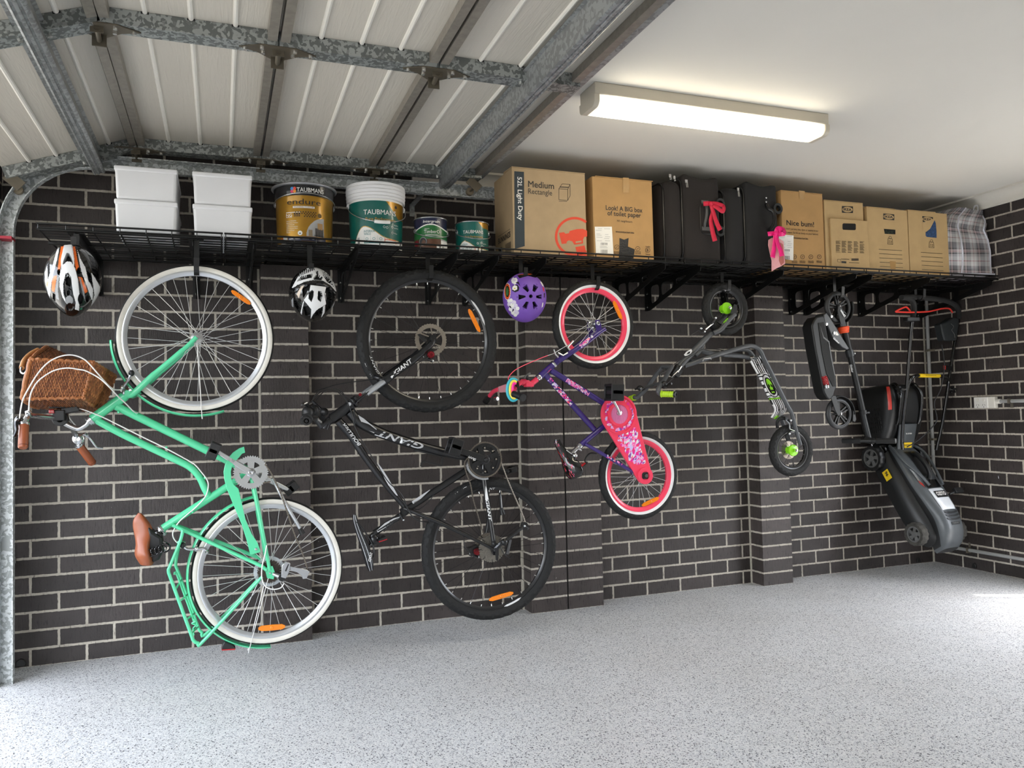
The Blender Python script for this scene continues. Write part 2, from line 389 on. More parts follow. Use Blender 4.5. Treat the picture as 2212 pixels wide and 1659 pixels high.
secs = [(V((.492, 0, 2.497)), V((-cos(.337), 0, -sin(.337))), .57, (.2, .4, .6, .8)), (V((.50, 0, 2.497)), V((1, 0, 0)), .56, (.25, .5, .75)),
        (V((1.063, 0, 2.497)), V((1, 0, 0)), .569, (.25, .5, .75)), (V((1.635, 0, 2.497)), V((1, 0, 0)), .575, (.28, .56))]
for k, (o, e, ln, beads) in enumerate(secs):
    dn = V((e.z, 0, -e.x)); dn = dn if dn.z < 0 else -dn
    def P(u, y, w, o=o, e=e, dn=dn): return o+e*u+dn*w+V((0, y, 0))
    def bxx(mb, u0, u1, y0, y1, w0, w1, m): mb.hexa([P(u, y, w) for w in (w0, w1) for u, y in ((u0, y0), (u1, y0), (u1, y1), (u0, y1))], m)
    m = MB(); bxx(m, 0, ln, PY0, PY1, 0, -.012, sheet)
    for b in beads: m.tube([P(ln*b, PY0, 0), P(ln*b, PY1, 0)], .009, bead_m, 8)
    pn = obj('door_panel', m, door)
    for sx, u0, u1 in ((0, .004, .036), (1, ln-.036, ln-.004)):      # folded steel edge of each section along the joint
        if k == 0 and sx: continue
        m = MB(); bxx(m, u0, u1, PY0, PY1, .002, .038, stl); obj('joint_channel', m, pn)
    for y in STY:
        m = MB(); bxx(m, .0, ln, y, y+.075, .001, .052, galv)
        for b in beads: bxx(m, ln*b-.012, ln*b+.012, y-.0006, y+.01, .0, .008, dark)
        obj('stile', m, pn)
    if k in (0, 3):   # ridged reinforcing strut hung under the first and the last section
        c = .20 if k == 0 else .375
        prof = [(-.038, 0), (-.044, .010), (-.030, .012), (-.026, .10), (-.020, .104), (-.012, .104), (-.009, .098), (-.003, .098), (0, .104), (.008, .104), (.011, .098), (.017, .098), (.020, .104), (.026, .10), (.030, .012), (.048, .010), (.048, 0)]
        m = MB(); m.prism([P(c+a, -.30, .012+w) for a, w in prof], V((0, -5.1, 0)), galv2); obj('strut', m, pn)
        m = MB()
        for y in STY:
            for s in (-.042, .044): m.cyl(P(c+s, y+.03, .05), P(c+s, y+.03, .062), .008, bolt_m, 6)
        obj('strut_bolts', m, pn)
    if k == 3:   # end edge of the last section
        m = MB(); bxx(m, ln, ln+.03, PY0, PY1, -.012, .03, galv2); obj('edge_channel', m, pn)
for sx in (.496, 1.061, 1.633):     # hinges across each joint on every stile
    for y in STY:
        yy = y+.037 if y < -1 else y+.02
        m = MB(); pl = [(sx+a, yy+b, 2.444) for a, b in ((-.13, .0), (-.06, -.036), (.06, -.036), (.13, .0), (.07, .022), (.022, .065), (-.022, .065), (-.07, .022))]
        m.prism(pl, (0, 0, -.004), zinc); m.cyl((sx, yy-.012, 2.432), (sx, yy+.06, 2.416), .009, zinc, 12); m.box((sx-.022, yy+.045, 2.44), (sx+.022, yy+.05, 2.40), zinc); m.box((sx-.02, yy-.012, 2.44), (sx+.02, yy-.008, 2.42), zinc)
        h = obj('hinge', m, door)
        m = MB()
        for a, b in ((-.11, .0), (-.055, -.022), (.055, -.022), (.11, .0), (-.05, .012), (.05, .012)): m.cyl((sx+a, yy+b, 2.44), (sx+a, yy+b, 2.431), .007, bolt_m, 6)
        obj('hinge_bolts', m, h)
def roller(x, z, nm='roller'):
    m = MB(); m.cyl((x, -.33, z), (x, -.235, z), .006, zinc, 8); m.cyl((x, -.262, z), (x, -.238, z), .021, mat('roller_nylon', '8b7f6a', .5), 16)
    m.bar((x-.03, -.33, z+.045), (x+.03, -.33, z-.006), .05, .004, zinc); obj(nm, m, door)
roller(2.17, 2.395); roller(-.0, 2.235)
# track
tr = thing('door_track', 'galvanised steel door track rising at the doorway and curving back over the white boxes', 'door track', (-.05, -.25, FZ))
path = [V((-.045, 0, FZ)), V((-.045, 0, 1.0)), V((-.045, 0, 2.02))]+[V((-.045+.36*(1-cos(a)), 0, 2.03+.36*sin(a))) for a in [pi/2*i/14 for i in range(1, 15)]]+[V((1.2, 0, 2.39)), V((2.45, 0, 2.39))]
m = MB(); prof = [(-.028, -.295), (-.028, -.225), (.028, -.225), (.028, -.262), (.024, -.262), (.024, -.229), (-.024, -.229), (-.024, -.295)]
def sweep(mb, path, prof, m):
    vs = []; fs = []; k = len(prof)
    for i, p in enumerate(path):
        t = (path[min(i+1, len(path)-1)]-path[max(i-1, 0)]).normalized(); nn = V((t.z, 0, -t.x))
        for a, y in prof: vs.append(p+nn*a+V((0, y, 0)))
    for i in range(len(path)-1):
        for j in range(k): fs.append((i*k+j, i*k+(j+1) % k, (i+1)*k+(j+1) % k, (i+1)*k+j))
    fs += [tuple(range(k)), tuple(range((len(path)-1)*k, len(path)*k))]; mb.add(vs, fs, m)
sweep(m, path, prof, galv_mat('galvanised_track_lit', 'a2a6a5', 'd6dada', 85, .25)); obj('track_channel', m, tr)  # track colour lightened to stand in for outside light falling on it
m = MB(); m.box((-.0745, -.2955, 1.998), (-.0165, -.224, 2.010), mat('red_marker', 'a8283a', .6)); q = obj('paint_mark', m, tr); q['label'] = 'red marker line across the track'
m = MB()
for x in (.9, 1.9): m.box((x-.015, -.228, 2.36), (x+.015, -.0035, 2.366), galv2); m.box((x-.015, -.004, 2.30), (x+.015, -.0012, 2.37), galv2)
for z in (.5, 1.4): m.box((-.09, -.228, z), (-.06, -.0035, z+.03), galv2)
obj('wall_bracket', m, tr)
# ceiling light
lt = thing('batten_light', 'long white fluorescent batten light glowing on the ceiling', 'ceiling light', (2.99, -1.35, CZ))
cream = mat('light_housing', 'c6bead', .45, noise=.01)
LX0, LX1 = 2.365, 3.612; LY0, LY1 = -1.425, -1.275
m = MB().box((LX0, LY0, CZ), (LX1, LY1, CZ-.052), cream); obj('housing', m, lt, bevel=.004)
def dsec(x, g): return [(x, LY0+g, CZ-.052), (x, LY0+g, CZ-.072)]+[(x, LY0+g+.03-(.03)*cos(a), CZ-.072-.03*sin(a)) for a in [pi/2*i/5 for i in range(1, 6)]]+[(x, LY1-g-.03+.03*sin(a), CZ-.072-.03*cos(a)) for a in [pi/2*i/5 for i in range(0, 6)]]+[(x, LY1-g, CZ-.052)]
def dif_mat():
    m = bpy.data.materials.new('lit_diffuser'); m.use_nodes = True; t = m.node_tree; b = t.nodes['Principled BSDF']
    b.inputs['Base Color'].default_value = (*lin('e8dcc0'), 1); b.inputs['Roughness'].default_value = .35; b.inputs['Emission Color'].default_value = (1, .90, .70, 1)
    g = N(t, 'NewGeometry'); sp = N(t, 'SeparateXYZ'); t.links.new(g.outputs['Position'], sp.inputs[0])
    c = (LX0+LX1)/2; a = N(t, 'Math', operation='SUBTRACT'); a.inputs[1].default_value = c; t.links.new(sp.outputs[0], a.inputs[0])
    ab = N(t, 'Math', operation='ABSOLUTE'); t.links.new(a.outputs[0], ab.inputs[0])
    r = N(t, 'MapRange', interpolation_type='SMOOTHSTEP'); r.inputs[1].default_value = .50; r.inputs[2].default_value = .61; r.inputs[3].default_value = LAMP; r.inputs[4].default_value = LAMP*.06
    t.links.new(ab.outputs[0], r.inputs[0]); t.links.new(r.outputs[0], b.inputs['Emission Strength']); return m
LAMP = 4.2
m = MB().prism(dsec(LX0+.02, .006), (LX1-LX0-.04, 0, 0), dif_mat()); obj('diffuser', m, lt)['label'] = 'glowing ribbed diffuser tube cover'
for x0, x1 in ((LX0-.004, LX0+.02), (LX1-.02, LX1+.004)):
    m = MB().prism(dsec(x0, 0), (x1-x0, 0, 0), cream); obj('end_cap', m, lt)
# ================================================================== wire wall shelves and hooks
blk = mat('black_powdercoat', '090909', .42, noise=.1); blk2 = mat('black_wire', '080808', .35, noise=0)
ZT = 1.99; YS0 = -.03; YS1 = -.61
units = [(.142, .878, (.300, .750), 'short black wire wall shelf carrying the four white plastic boxes'),
         (.884, 2.100, (1.010, 1.490, 1.985), 'black wire wall shelf carrying paint buckets between the white boxes and the big carton'),
         (2.106, 3.300, (2.205, 2.470, 3.190), 'black wire wall shelf carrying the two widest cartons, purple helmet hanging below'),
         (3.306, 4.606, (3.420, 3.995, 4.545), 'black wire wall shelf carrying two black suitcases with pink ribbons'),
         (4.612, 5.745, (4.670, 5.150, 5.700), 'black wire wall shelf carrying three store cartons and the plaid bag')]
def bracket(mb, x, big):
    t = .0035; w = .018
    mb.box((x-w, -.0012, 1.79), (x+w, -t-.001, 1.97), blk)                                   # wall plate
    # triangular web with rounded cut-outs
    zt = 1.972; low = lambda y: 1.79+(zt-.028-1.79)*min(1, max(0, (-y-.035)/.55))
    outer = [(-.0012, zt), (-.0012, 1.79), (-.035, 1.79), (-.60, zt-.03), (-.605, zt-.012), (-.60, zt)]
    def slot(y0, y1, r0=.012):   # cut-out between y0 and y1 following the sloped lower edge
        c = [(y0, zt-.030), (y0, low(y0)+.030), (y1, low(y1)+.030), (y1, zt-.030)]; out = []
        for k in range(4):
            p, a, b = V((*c[k], 0)), V((*c[k-1], 0)), V((*c[(k+1) % 4], 0)); da, db = a-p, b-p; q = min(.030, da.length*.48, db.length*.48)
            A, B = p+da.normalized()*q, p+db.normalized()*q
            for t in (0, .25, .5, .75, 1): z_ = A.lerp(p, t).lerp(p.lerp(B, t), t); out.append((z_.x, z_.y))
        return out
    loops = [outer, slot(-.055, -.150), slot(-.180, -.315), slot(-.345, -.455)]
    from mathutils.geometry import tessellate_polygon
    tri = tessellate_polygon([[V((y, z, 0)) for y, z in L] for L in loops]); flat = [p for L in loops for p in L]
    for s_ in (-1, 1): mb.add([(x+s_*t/2, y, z) for y, z in flat], [tuple(f) for f in tri], blk)
    for L in loops:
        k = len(L); mb.add([(x-t/2, y, z) for y, z in L]+[(x+t/2, y, z) for y, z in L], [(a, (a+1) % k, k+(a+1) % k, k+a) for a in range(k)], blk)
    mb.box((x-w, -.02, zt-.002), (x+w, -.60, zt+.002), blk)
def hook(x, Y, zb, label, rx=.028, dirx=1):
    h = thing('hanging_hook', label, 'hook', (x, Y, zb), 'black hooks hung under the wire shelf')
    m = MB(); m.box((x-.011, Y, ZT-.0128), (x+.011, Y+.004, zb+.028), blk); m.box((x-.03, Y-.004, ZT-.0128), (x+.03, Y+.03, ZT-.017), blk); obj('hook_strap', m, h)
    m = MB(); pts = [V((x, Y+.002, zb+.03))]+[V((x, Y-.032+.034*cos(a), zb+.012-.034*sin(a)*.9)) for a in [pi*i/8 for i in range(0, 9)]]+[V((x, Y-.07, zb+.05))]
    for a, b in zip(pts, pts[1:]): m.bar(a, b+(b-a)*.05, .022, .005, blk, up=(0, (b-a).z, -(b-a).y))
    obj('hook_cradle', m, h)
for x0, x1, br, lab in units:
    u = thing('wire_shelf', lab, 'shelf', ((x0+x1)/2, 0, 1.80), 'wire shelves along the brick wall')
    m = MB(); n = max(2, round((x1-x0)/.105))
    xs = [x0+.006+(x1-x0-.012)*i/n for i in range(n+1)]; ny = 11; ys = [YS0+(YS1-YS0)*i/ny for i in range(ny+1)]
    for x in xs: m.tube([(x, YS0, ZT-.009), (x, YS1, ZT-.009)], .0033, blk2, 6)
    for y in ys: m.tube([(x0, y, ZT-.004), (x1, y, ZT-.004)], .0033, blk2, 6)
    obj('wire_deck', m, u)
    m = MB()
    for x in xs: m.tube([(x, YS1-.002, ZT+.012), (x, YS1-.002, ZT-.014)], .0026, blk2, 6)
    for z in (ZT+.013, ZT-.012): m.tube([(x0, YS1-.004, z), (x1, YS1-.004, z)], .0045, blk2, 6)
    obj('front_lip', m, u)
    m = MB()
    for y in (YS0, -.20, -.36): m.box((x0, y-.011, ZT-.022), (x1, y+.011, ZT-.013), blk)
    obj('support_rail', m, u)
    for x in br:
        m = MB(); bracket(m, x, 0); b = obj('bracket', m, u)
        for z in (1.815, 1.90):
            m = MB().cyl((x, -.003, z), (x, -.010, z), .006, bolt_m, 10); obj('bracket_screw', m, b)
# ================================================================== things standing on the shelves
ZS = ZT
# white lidded plastic boxes
wp = mat('white_plastic', 'e6e6e7', .45, noise=.02, scale=8)
def storage_box(x0, x1, z0, h, label, y0=-.585, dep=.38):
    r = thing('storage_box', label, 'storage box', ((x0+x1)/2, y0+dep/2, z0), 'white plastic boxes stacked on the shelf')
    m = MB(); t = .008
    m.hexa([(x0+t, y0+t, z0), (x1-t, y0+t, z0), (x1-t, y0+dep-t, z0), (x0+t, y0+dep-t, z0), (x0+.003, y0+.003, z0+h-.012), (x1-.003, y0+.003, z0+h-.012), (x1-.003, y0+dep-.003, z0+h-.012), (x0+.003, y0+dep-.003, z0+h-.012)], wp)
    obj('box_body', m, r, bevel=.012, seg=3)
    m = MB().box((x0, y0, z0+h-.022), (x1, y0+dep, z0+h), wp); obj('box_lid', m, r, bevel=.006, seg=3)
    m = MB()
    for fx in (.25, .7): m.box((x0+(x1-x0)*fx-.02, y0+dep*.3, z0-.001), (x0+(x1-x0)*fx+.02, y0+dep*.4, z0+.001), mat('clear_base', 'bcbcc4', .3))
    obj('base_rib', m, r)
hb = .148
storage_box(.432, .688, ZS+.001, hb, 'white plastic box at the bottom of the stack nearest the door track'); storage_box(.432, .688, ZS+.002+hb, hb, 'white plastic box on top of the stack nearest the door track')
storage_box(.750, 1.008, ZS+.001, hb, 'white plastic box at the bottom of the stack beside the gold paint tin'); storage_box(.750, 1.008, ZS+.002+hb, hb, 'white plastic box on top of the stack beside the gold paint tin')

# paint containers ---------------------------------------------------
def cylfn(cx, cy, z, rf, a0=None, lift=.0012):
    if a0 is None: a0 = atan2(EYE.y-cy, EYE.x-cx)
    """surface of a round tin: x runs along the arc from the front line, y up from z; rf(h) gives the radius"""
    def f(x, y):
        R = rf(y)+lift; a = a0+x/R; return V((cx+R*cos(a), cy+R*sin(a), z+y))
    return f
whitep = mat('print_white', 'ecebe6', .4, noise=0); teal = mat('tin_teal', '0d5f57', .3, noise=.04, coat=.4); gold = mat('tin_gold', 'a87c22', .3, .5, noise=.05, coat=.3)
navy = mat('tin_navy', '1b2140', .3, noise=0); blackp = mat('tin_black', '17171a', .25, noise=0, coat=.3); goldp = mat('print_gold', 'c09a4a', .35, .3, noise=0)
oliveg = mat('tin_green', '1f6a33', .3, noise=.03, coat=.3); woodp = mat('print_wood', '5d3a26', .5, noise=.25, scale=60); salmon = mat('print_salmon', 'e2694c', .45, noise=0)
tealp = mat('print_teal', '1b7a80', .45, noise=0); greyp = mat('print_grey', 'a9a9a8', .45, noise=.05); steelw = mat('wire_steel', 'b9bbbb', .25, .85, noise=0); ink = mat('print_ink', '1a1a1c', .5, noise=0)
def tinbody(cx, cy, z, prof, mfn, nu=420, nv=150):
    H = prof[-1][1]; A0 = atan2(EYE.y-cy, EYE.x-cx)
    def rf(h):
        for (r0, h0), (r1, h1) in zip(prof, prof[1:]):
            if h <= h1: return r0+(r1-r0)*(h-h0)/max(h1-h0, 1e-6)
        return prof[-1][0]
    m = MB()
    m.grid(lambda u, v: V((cx+rf(v*H)*cos(A0+(u-.5)*2*pi), cy+rf(v*H)*sin(A0+(u-.5)*2*pi), z+v*H)), nu, nv, lambda u, v: mfn((u-.5)*2*pi*rf(v*H), v*H))
    m.lathe([(rf(0), 0), (.001, 0)], (cx, cy, z), (0, 0, 1), steelw, 48, cap=False)
    return m, rf
def bail(cx, cy, z, R, drop, ear, grip=False, parent=None, tilt=.0):
    for s in (-1, 1): obj('handle_ear', MB().lathe([(.014, 0), (.014, .004), (.006, .010)], (cx+s*(R-.002), cy-.01, z), (s, 0, 0), ear, 16), parent)
    pts = [V((cx-(R+.006)*cos(a), cy-.01-(R+.012)*sin(a)*.99, z-drop*sin(a)**.8)) for a in [pi*i/24 for i in range(25)]]
    h = obj('wire_handle', MB().tube(pts, .0022, steelw, 8), parent)
    if grip: obj('hand_grip', MB().tube(pts[10:15], .009, whitep, 12), h)
def icon_ring(m, f, x, y, r, mt, w=.0016, n=20):
    q = [f(x+r*cos(2*pi*i/n), y+r*sin(2*pi*i/n)) for i in range(n)]; p = [f(x+(r-w)*cos(2*pi*i/n), y+(r-w)*sin(2*pi*i/n)) for i in range(n)]
    m.add(q+p, [(i, (i+1) % n, n+(i+1) % n, n+i) for i in range(n)], mt)
def patch(m, f, x0, y0, x1, y1, mt, k=6):
    vs = []; fs = []
    for i in range(k+1): vs += [f(x0+(x1-x0)*i/k, y0), f(x0+(x1-x0)*i/k, y1)]
    for i in range(k): fs.append((2*i, 2*i+2, 2*i+3, 2*i+1))
    m.add(vs, fs, mt)
def lines(m, f, x, y, w, n, dy, h, mt, rag=.3):
    for i in range(n): patch(m, f, x, y-i*dy, x+w*(1-rag*random.random()), y-i*dy+h, mt, 3)
# gold tin with black top
cx, cy = 1.258, -.425
t1 = thing('paint_tin', 'gold paint tin with black top band and grey lid ring, beside the white boxes', 'paint tin', (cx, cy, ZS), 'paint containers on the shelf')
pr = [(.131, 0), (.131, .008), (.136, .20), (.140, .232), (.143, .25), (.146, .285)]
def mf(a, h):
    if h > .228: return blackp
    if h < .006: return steelw
    if .012 < h < .032 and -.085 < a < .11: return navy
    if h < .125 and .0 < a < .098 and h > .034:
        if (a-.098)**2+(h-.034)**2 < .091**2: return greyp
    return gold
m, rf = tinbody(cx, cy, ZS+.001, pr, mf); b = obj('tin_body', m, t1)
ring_m = mat('lid_ring_grey', '9a9b9d', .35, .5)
obj('lid_ring', MB().ring((cx, cy, ZS+.286), (0, 0, 1), [(.148+.009*cos(a), .007*sin(a)) for a in [2*pi*i/10 for i in range(10)]], ring_m, 64), t1)
obj('tin_lid', MB().lathe([(.142, .280), (.136, .272), (.001, .270)], (cx, cy, ZS), (0, 0, 1), blackp, 48, cap=False), t1)
m = MB(); f = cylfn(cx, cy, ZS+.001, rf)
text(m, 'TAUBMANS', f, .020, whitep, 'l', .007, x0=-.035, y0=.244, fit=.132)
for dx, dy, c in ((-.006, .006, '3d8fd0'), (.006, .006, 'e8452f'), (-.006, -.006, 'e23a6a'), (.006, -.006, 'f09a2a')):
    mm_ = mat('logo_'+c, c, .45, noise=0); m.add([f(-.052+dx+.008*cos(2*pi*i/12), .253+dy+.008*sin(2*pi*i/12)) for i in range(12)], [tuple(range(12))], mm_)
obj('brand_lettering', m, b); m = MB(); text(m, 'endure', f, .026, ink, 'l', .0, x0=-.085, y0=.186, fit=.165)
patch(m, f, -.055, .168, .048, .177, whitep); text(m, 'ENGINEERED TO ENDURE', f, .0055, gold, 'c', .02, x0=-.003, y0=.170, fit=.094)
text(m, 'NG', f, .014, whitep, 'l', .0, x0=-.092, y0=.128, fit=.032); patch(m, f, -.092, .146, -.02, .149, whitep); patch(m, f, -.092, .124, -.06, .126, whitep)
for i in range(9):
    for j in range(4): m.add([f(-.048+i*.012+(j % 2)*.006+.0035*cos(2*pi*k/6), .128+j*.007+.003*sin(2*pi*k/6)) for k in range(6)] if i > 3 or j > 1 else [f(-.048+i*.008+.0035*cos(2*pi*k/6), .130+j*.008+.003*sin(2*pi*k/6)) for k in range(6)], [tuple(range(6))], ink)
for i, s_ in enumerate(('Superior Washability', 'Stain & Odour Resistant', 'Tough & Durable', 'Antibacterial Protection', 'Resists Mould & Mildew', 'Splatter & Minger', 'Formula')): text(m, '-'+s_, f, .0042, whitep, 'l', .01, x0=-.092, y0=.105-i*.009)
m.add([f(-.022+.011*cos(2*pi*i/20), .048+.011*sin(2*pi*i/20)) for i in range(20)], [tuple(range(20))], whitep); text(m, 'w', f, .008, ink, 'c', .05, x0=-.022, y0=.044)
patch(m, f, .05, .035, .094, .075, mat('print_chair', '4e4a48', .6), 3); patch(m, f, .062, .07, .09, .10, mat('print_cushion', 'b08a5a', .6), 3); patch(m, f, .018, .035, .036, .065, mat('print_basket', '8a7a60', .6), 3)
for q in (.055, .07, .088): patch(m, f, q, .034, q+.002, .06, ink, 2)
text(m, 'INTERIOR WALLS', f, .007, ink, 'l', .01, x0=.045, y0=.036, fit=.055)
m.add([f(.074+.011*cos(2*pi*i/20), .137+.011*sin(2*pi*i/20)) for i in range(20)], [tuple(range(20))], mat('seal_brown', '6b5426', .5))
text(m, 'LOW SHEEN     WHITE     15L', f, .006, whitep, 'l', .015, x0=-.075, y0=.019, fit=.12)
patch(m, f, -.112, .010, -.088, .038, whitep, 4)
for i in range(9): patch(m, f, -.110+i*.0024, .012, -.1088+i*.0024, .037, ink, 1)
patch(m, f, -.128, .012, -.117, .03, mat('warning_orange', 'c4572c', .5), 2)
obj('tin_label', m, b)
bail(cx, cy, ZS+.205, .139, -.03, ring_m, False, t1)
# white pail
cx, cy = 1.610, -.432
t2 = thing('paint_pail', 'tall white plastic paint pail with ribbed lid and teal label', 'paint pail', (cx, cy, ZS), 'paint containers on the shelf')
pr = [(.128, 0), (.138, .265), (.140, .32)]
def wave(a): return .072-.034*math.tanh(a/.045) if a > -.06 else .100-((-.06-a)/.05)**2*.055
def mf(a, h):
    if h > .228 or abs(a) > .20: return whitep
    if a > .045 and h > .228-(a-.045)*.0 and False: return goldp
    if h > .228-(a-.0425)*0 - .0 : return teal
    if a > .05 and h > .150 and (h-.228) > -1.05*(a-.05): return gold
    if a > .095 and h > .20-.0 and a < .13: return gold
    if h < .018: return whitep
    w_ = wave(a)
    if h < w_: return whitep
    if h < w_+.004 and a < .13: return goldp
    return teal
m, rf = tinbody(cx, cy, ZS+.001, pr, mf); b = obj('pail_body', m, t2)
lp = [(.140, .24), (.146, .242), (.147, .252), (.142, .256), (.147, .260), (.149, .268), (.144, .273), (.148, .277), (.150, .286), (.145, .290), (.149, .294), (.150, .304), (.146, .309), (.148, .313), (.147, .322), (.138, .326), (.130, .318), (.001, .318)]
obj('pail_lid', MB().lathe(lp, (cx, cy, ZS), (0, 0, 1), wp, 72, cap=False), t2)
m = MB(); f = cylfn(cx, cy, ZS+.001, rf)
text(m, 'TAUBMANS', f, .024, whitep, 'l', .007, x0=-.062, y0=.160, fit=.170); text(m, 'Pure Performance', f, .015, goldp, 'l', .005, x0=-.052, y0=.130, fit=.158)
text(m, 'INTERIOR', f, .011, tealp, 'l', 0, x0=-.062, y0=.072, fit=.056); text(m, 'WALLS', f, .011, tealp, 'l', 0, x0=-.062, y0=.059, fit=.036)
patch(m, f, -.062, .018, .040, .026, tealp); patch(m, f, .040, .036, .108, .040, salmon)
m.add([f(.040, .026), f(.040, .044), f(.075, .038), f(.11, .030), f(.11, .022)], [(0, 1, 2, 3, 4)], salmon)
for i, x_ in enumerate((-.047, -.012, .022)): icon_ring(m, f, x_, .040, .007, tealp); text(m, ('LOW VOC', 'WASH', 'DURABLE')[i], f, .0035, whitep, 'c', .01, x0=x_, y0=.020)
for i in range(4): patch(m, f, -.062+.034*i, .018, -.0612+.034*i, .056, greyp, 1)
lines(m, f, .044, .022, .06, 2, .007, .002, greyp); patch(m, f, -.102, .02, -.088, .05, greyp, 2)
for x_, y_ in ((.04, .10), (.055, .098), (.085, .104), (.085, .075)): icon_ring(m, f, x_, y_, .006, whitep)
for y_ in (.112, .098, .072): text(m, ('Sensitive', 'LowVOC', 'Wipes')[int((y_ < .1)+(y_ < .08))], f, .006, whitep, 'l', .01, x0=.095, y0=y_)
m.add([f(.11+.008*cos(2*pi*i/8), .205+.008*sin(2*pi*i/8)) for i in range(8)], [tuple(range(8))], ink)
obj('pail_label', m, b)
bail(cx, cy, ZS+.222, .140, .105, wp, True, t2)
# small tins
def small_tin(cx, cy, R, H, label, mf, nm):
    t = thing('paint_tin', label, 'paint tin', (cx, cy, ZS), 'paint containers on the shelf')
    m, rf = tinbody(cx, cy, ZS+.001, [(R, 0), (R, H)], mf, 360, 120); b = obj('tin_body', m, t)
    obj('tin_rim', MB().ring((cx, cy, ZS+H), (0, 0, 1), [(R+.002+.003*cos(a), .003*sin(a)) for a in [2*pi*i/8 for i in range(8)]], steelw, 48), t)
    obj('tin_lid', MB().lathe([(R-.002, H), (R-.008, H-.006), (.001, H-.006)], (cx, cy, ZS), (0, 0, 1), steelw, 40, cap=False), t)
    return t, b, cylfn(cx, cy, ZS+.001, rf)
cx, cy, R, H = 1.884, -.47, .084, .168
def mf(a, h):
    if h < .005 or h > .164: return steelw
    if h > .122+.012*cos(a*30): return navy
    if h > .116+.012*cos(a*30): return whitep
    if h > .058: return oliveg
    if a > .055: return whitep if h < .05 else greyp
    return woodp
t, b, f = small_tin(cx, cy, R, H, 'small dark tin with green and navy label between the white pail and smallest tin', mf, 'oil')
m = MB(); text(m, 'Intergrain', f, .013, whitep, 'c', .012, .2, x0=.005, y0=.140, fit=.088); text(m, "Nature's", f, .005, whitep, 'l', .01, x0=-.03, y0=.106)
text(m, 'TimberOil', f, .017, whitep, 'c', .0, x0=.012, y0=.086, fit=.092); lines(m, f, -.028, .078, .08, 2, .004, .0016, whitep)
m.add([f(-.042+.024*cos(2*pi*i/24), .045+.020*sin(2*pi*i/24)) for i in range(24)], [tuple(range(24))], ink); icon_ring(m, f, -.042, .045, .021, greyp)
for i in range(16):
    a = random.random()*6.28; r_ = random.random()*.02; m.add([f(-.085+r_*cos(a)+.012*cos(k*2.1+i), .036+r_*sin(a)+.010*sin(k*2.1+i)) for k in range(3)], [(0, 1, 2)], mat('print_red_leaf', '7c1c28', .5))
patch(m, f, .03, .004, .055, .02, whitep); patch(m, f, .06, .004, .078, .024, whitep)
for i in range(6): patch(m, f, .062+i*.0026, .006, .0632+i*.0026, .022, ink, 1)
obj('tin_label', m, b); bail(cx, cy, ZS+.108, R, .045, steelw, False, t)
cx, cy, R, H = 2.110, -.46, .086, .164
def mf(a, h):
    if h < .005 or h > .160: return steelw
    if a > .035 and h > .130 and (h-.160) > -1.0*(a-.035): return gold
    w_ = .040-.022*math.tanh(a/.03) if a > -.035 else .062-((-.035-a)/.04)**2*.03
    if h < w_: return whitep
    if h < w_+.003: return goldp
    return teal
t, b, f = small_tin(cx, cy, R, H, 'smallest teal and white paint tin beside the large carton', mf, 'w')
m = MB(); text(m, 'TAUBMANS', f, .017, whitep, 'c', .007, x0=.008, y0=.100, fit=.112); text(m, 'Pure Performance', f, .010, goldp, 'c', .005, x0=.012, y0=.078, fit=.098)
text(m, 'INTERIOR', f, .008, tealp, 'l', 0, x0=-.06, y0=.040, fit=.036); text(m, 'WALLS', f, .008, tealp, 'l', 0, x0=-.06, y0=.031, fit=.024)
for x_ in (-.05, -.028, -.008): icon_ring(m, f, x_, .020, .006, tealp)
m.add([f(.014, .006), f(.014, .026), f(.045, .018), f(.075, .012), f(.075, .005)], [(0, 1, 2, 3, 4)], salmon)
for x_, y_ in ((.03, .048), (.052, .052), (.055, .034)): icon_ring(m, f, x_, y_, .0055, whitep)
text(m, 'LowVOC', f, .005, whitep, 'l', .01, x0=.06, y0=.046); text(m, 'Wipes', f, .005, whitep, 'l', .01, x0=.062, y0=.031)
obj('tin_label', m, b); bail(cx, cy, ZS+.118, R, .050, steelw, False, t)
# cartons ------------------------------------------------------------
def card_mat(name, col):
    m = mat(name, col, .75, noise=.05, scale=14); t = m.node_tree; b = t.nodes['Principled BSDF']
    g = N(t, 'NewGeometry'); mp = N(t, 'Mapping'); mp.inputs['Scale'].default_value = (420, 420, 6); t.links.new(g.outputs['Position'], mp.inputs[0])
    n = N(t, 'TexNoise'); n.inputs['Scale'].default_value = 1; t.links.new(mp.outputs[0], n.inputs['Vector'])
    bp = N(t, 'Bump'); bp.inputs['Strength'].default_value = .15; bp.inputs['Distance'].default_value = .001; t.links.new(n.outputs[0], bp.inputs['Height']); t.links.new(bp.outputs[0], b.inputs['Normal']); return m
kraft = card_mat('kraft_card', 'ae9674'); kraft2 = card_mat('kraft_orange', 'b08a58'); kraft3 = card_mat('kraft_yellow', 'b89b6d')
petrol = mat('print_petrol', '25323a', .6, noise=.03); ored = mat('print_orange_red', 'dc4527', .6, noise=.03); tape_m = mat('clear_tape', 'b48f5c', .18, noise=.02, coat=.5); paper = mat('label_paper', 'eeece6', .6, noise=.01)
YF_ = -.585
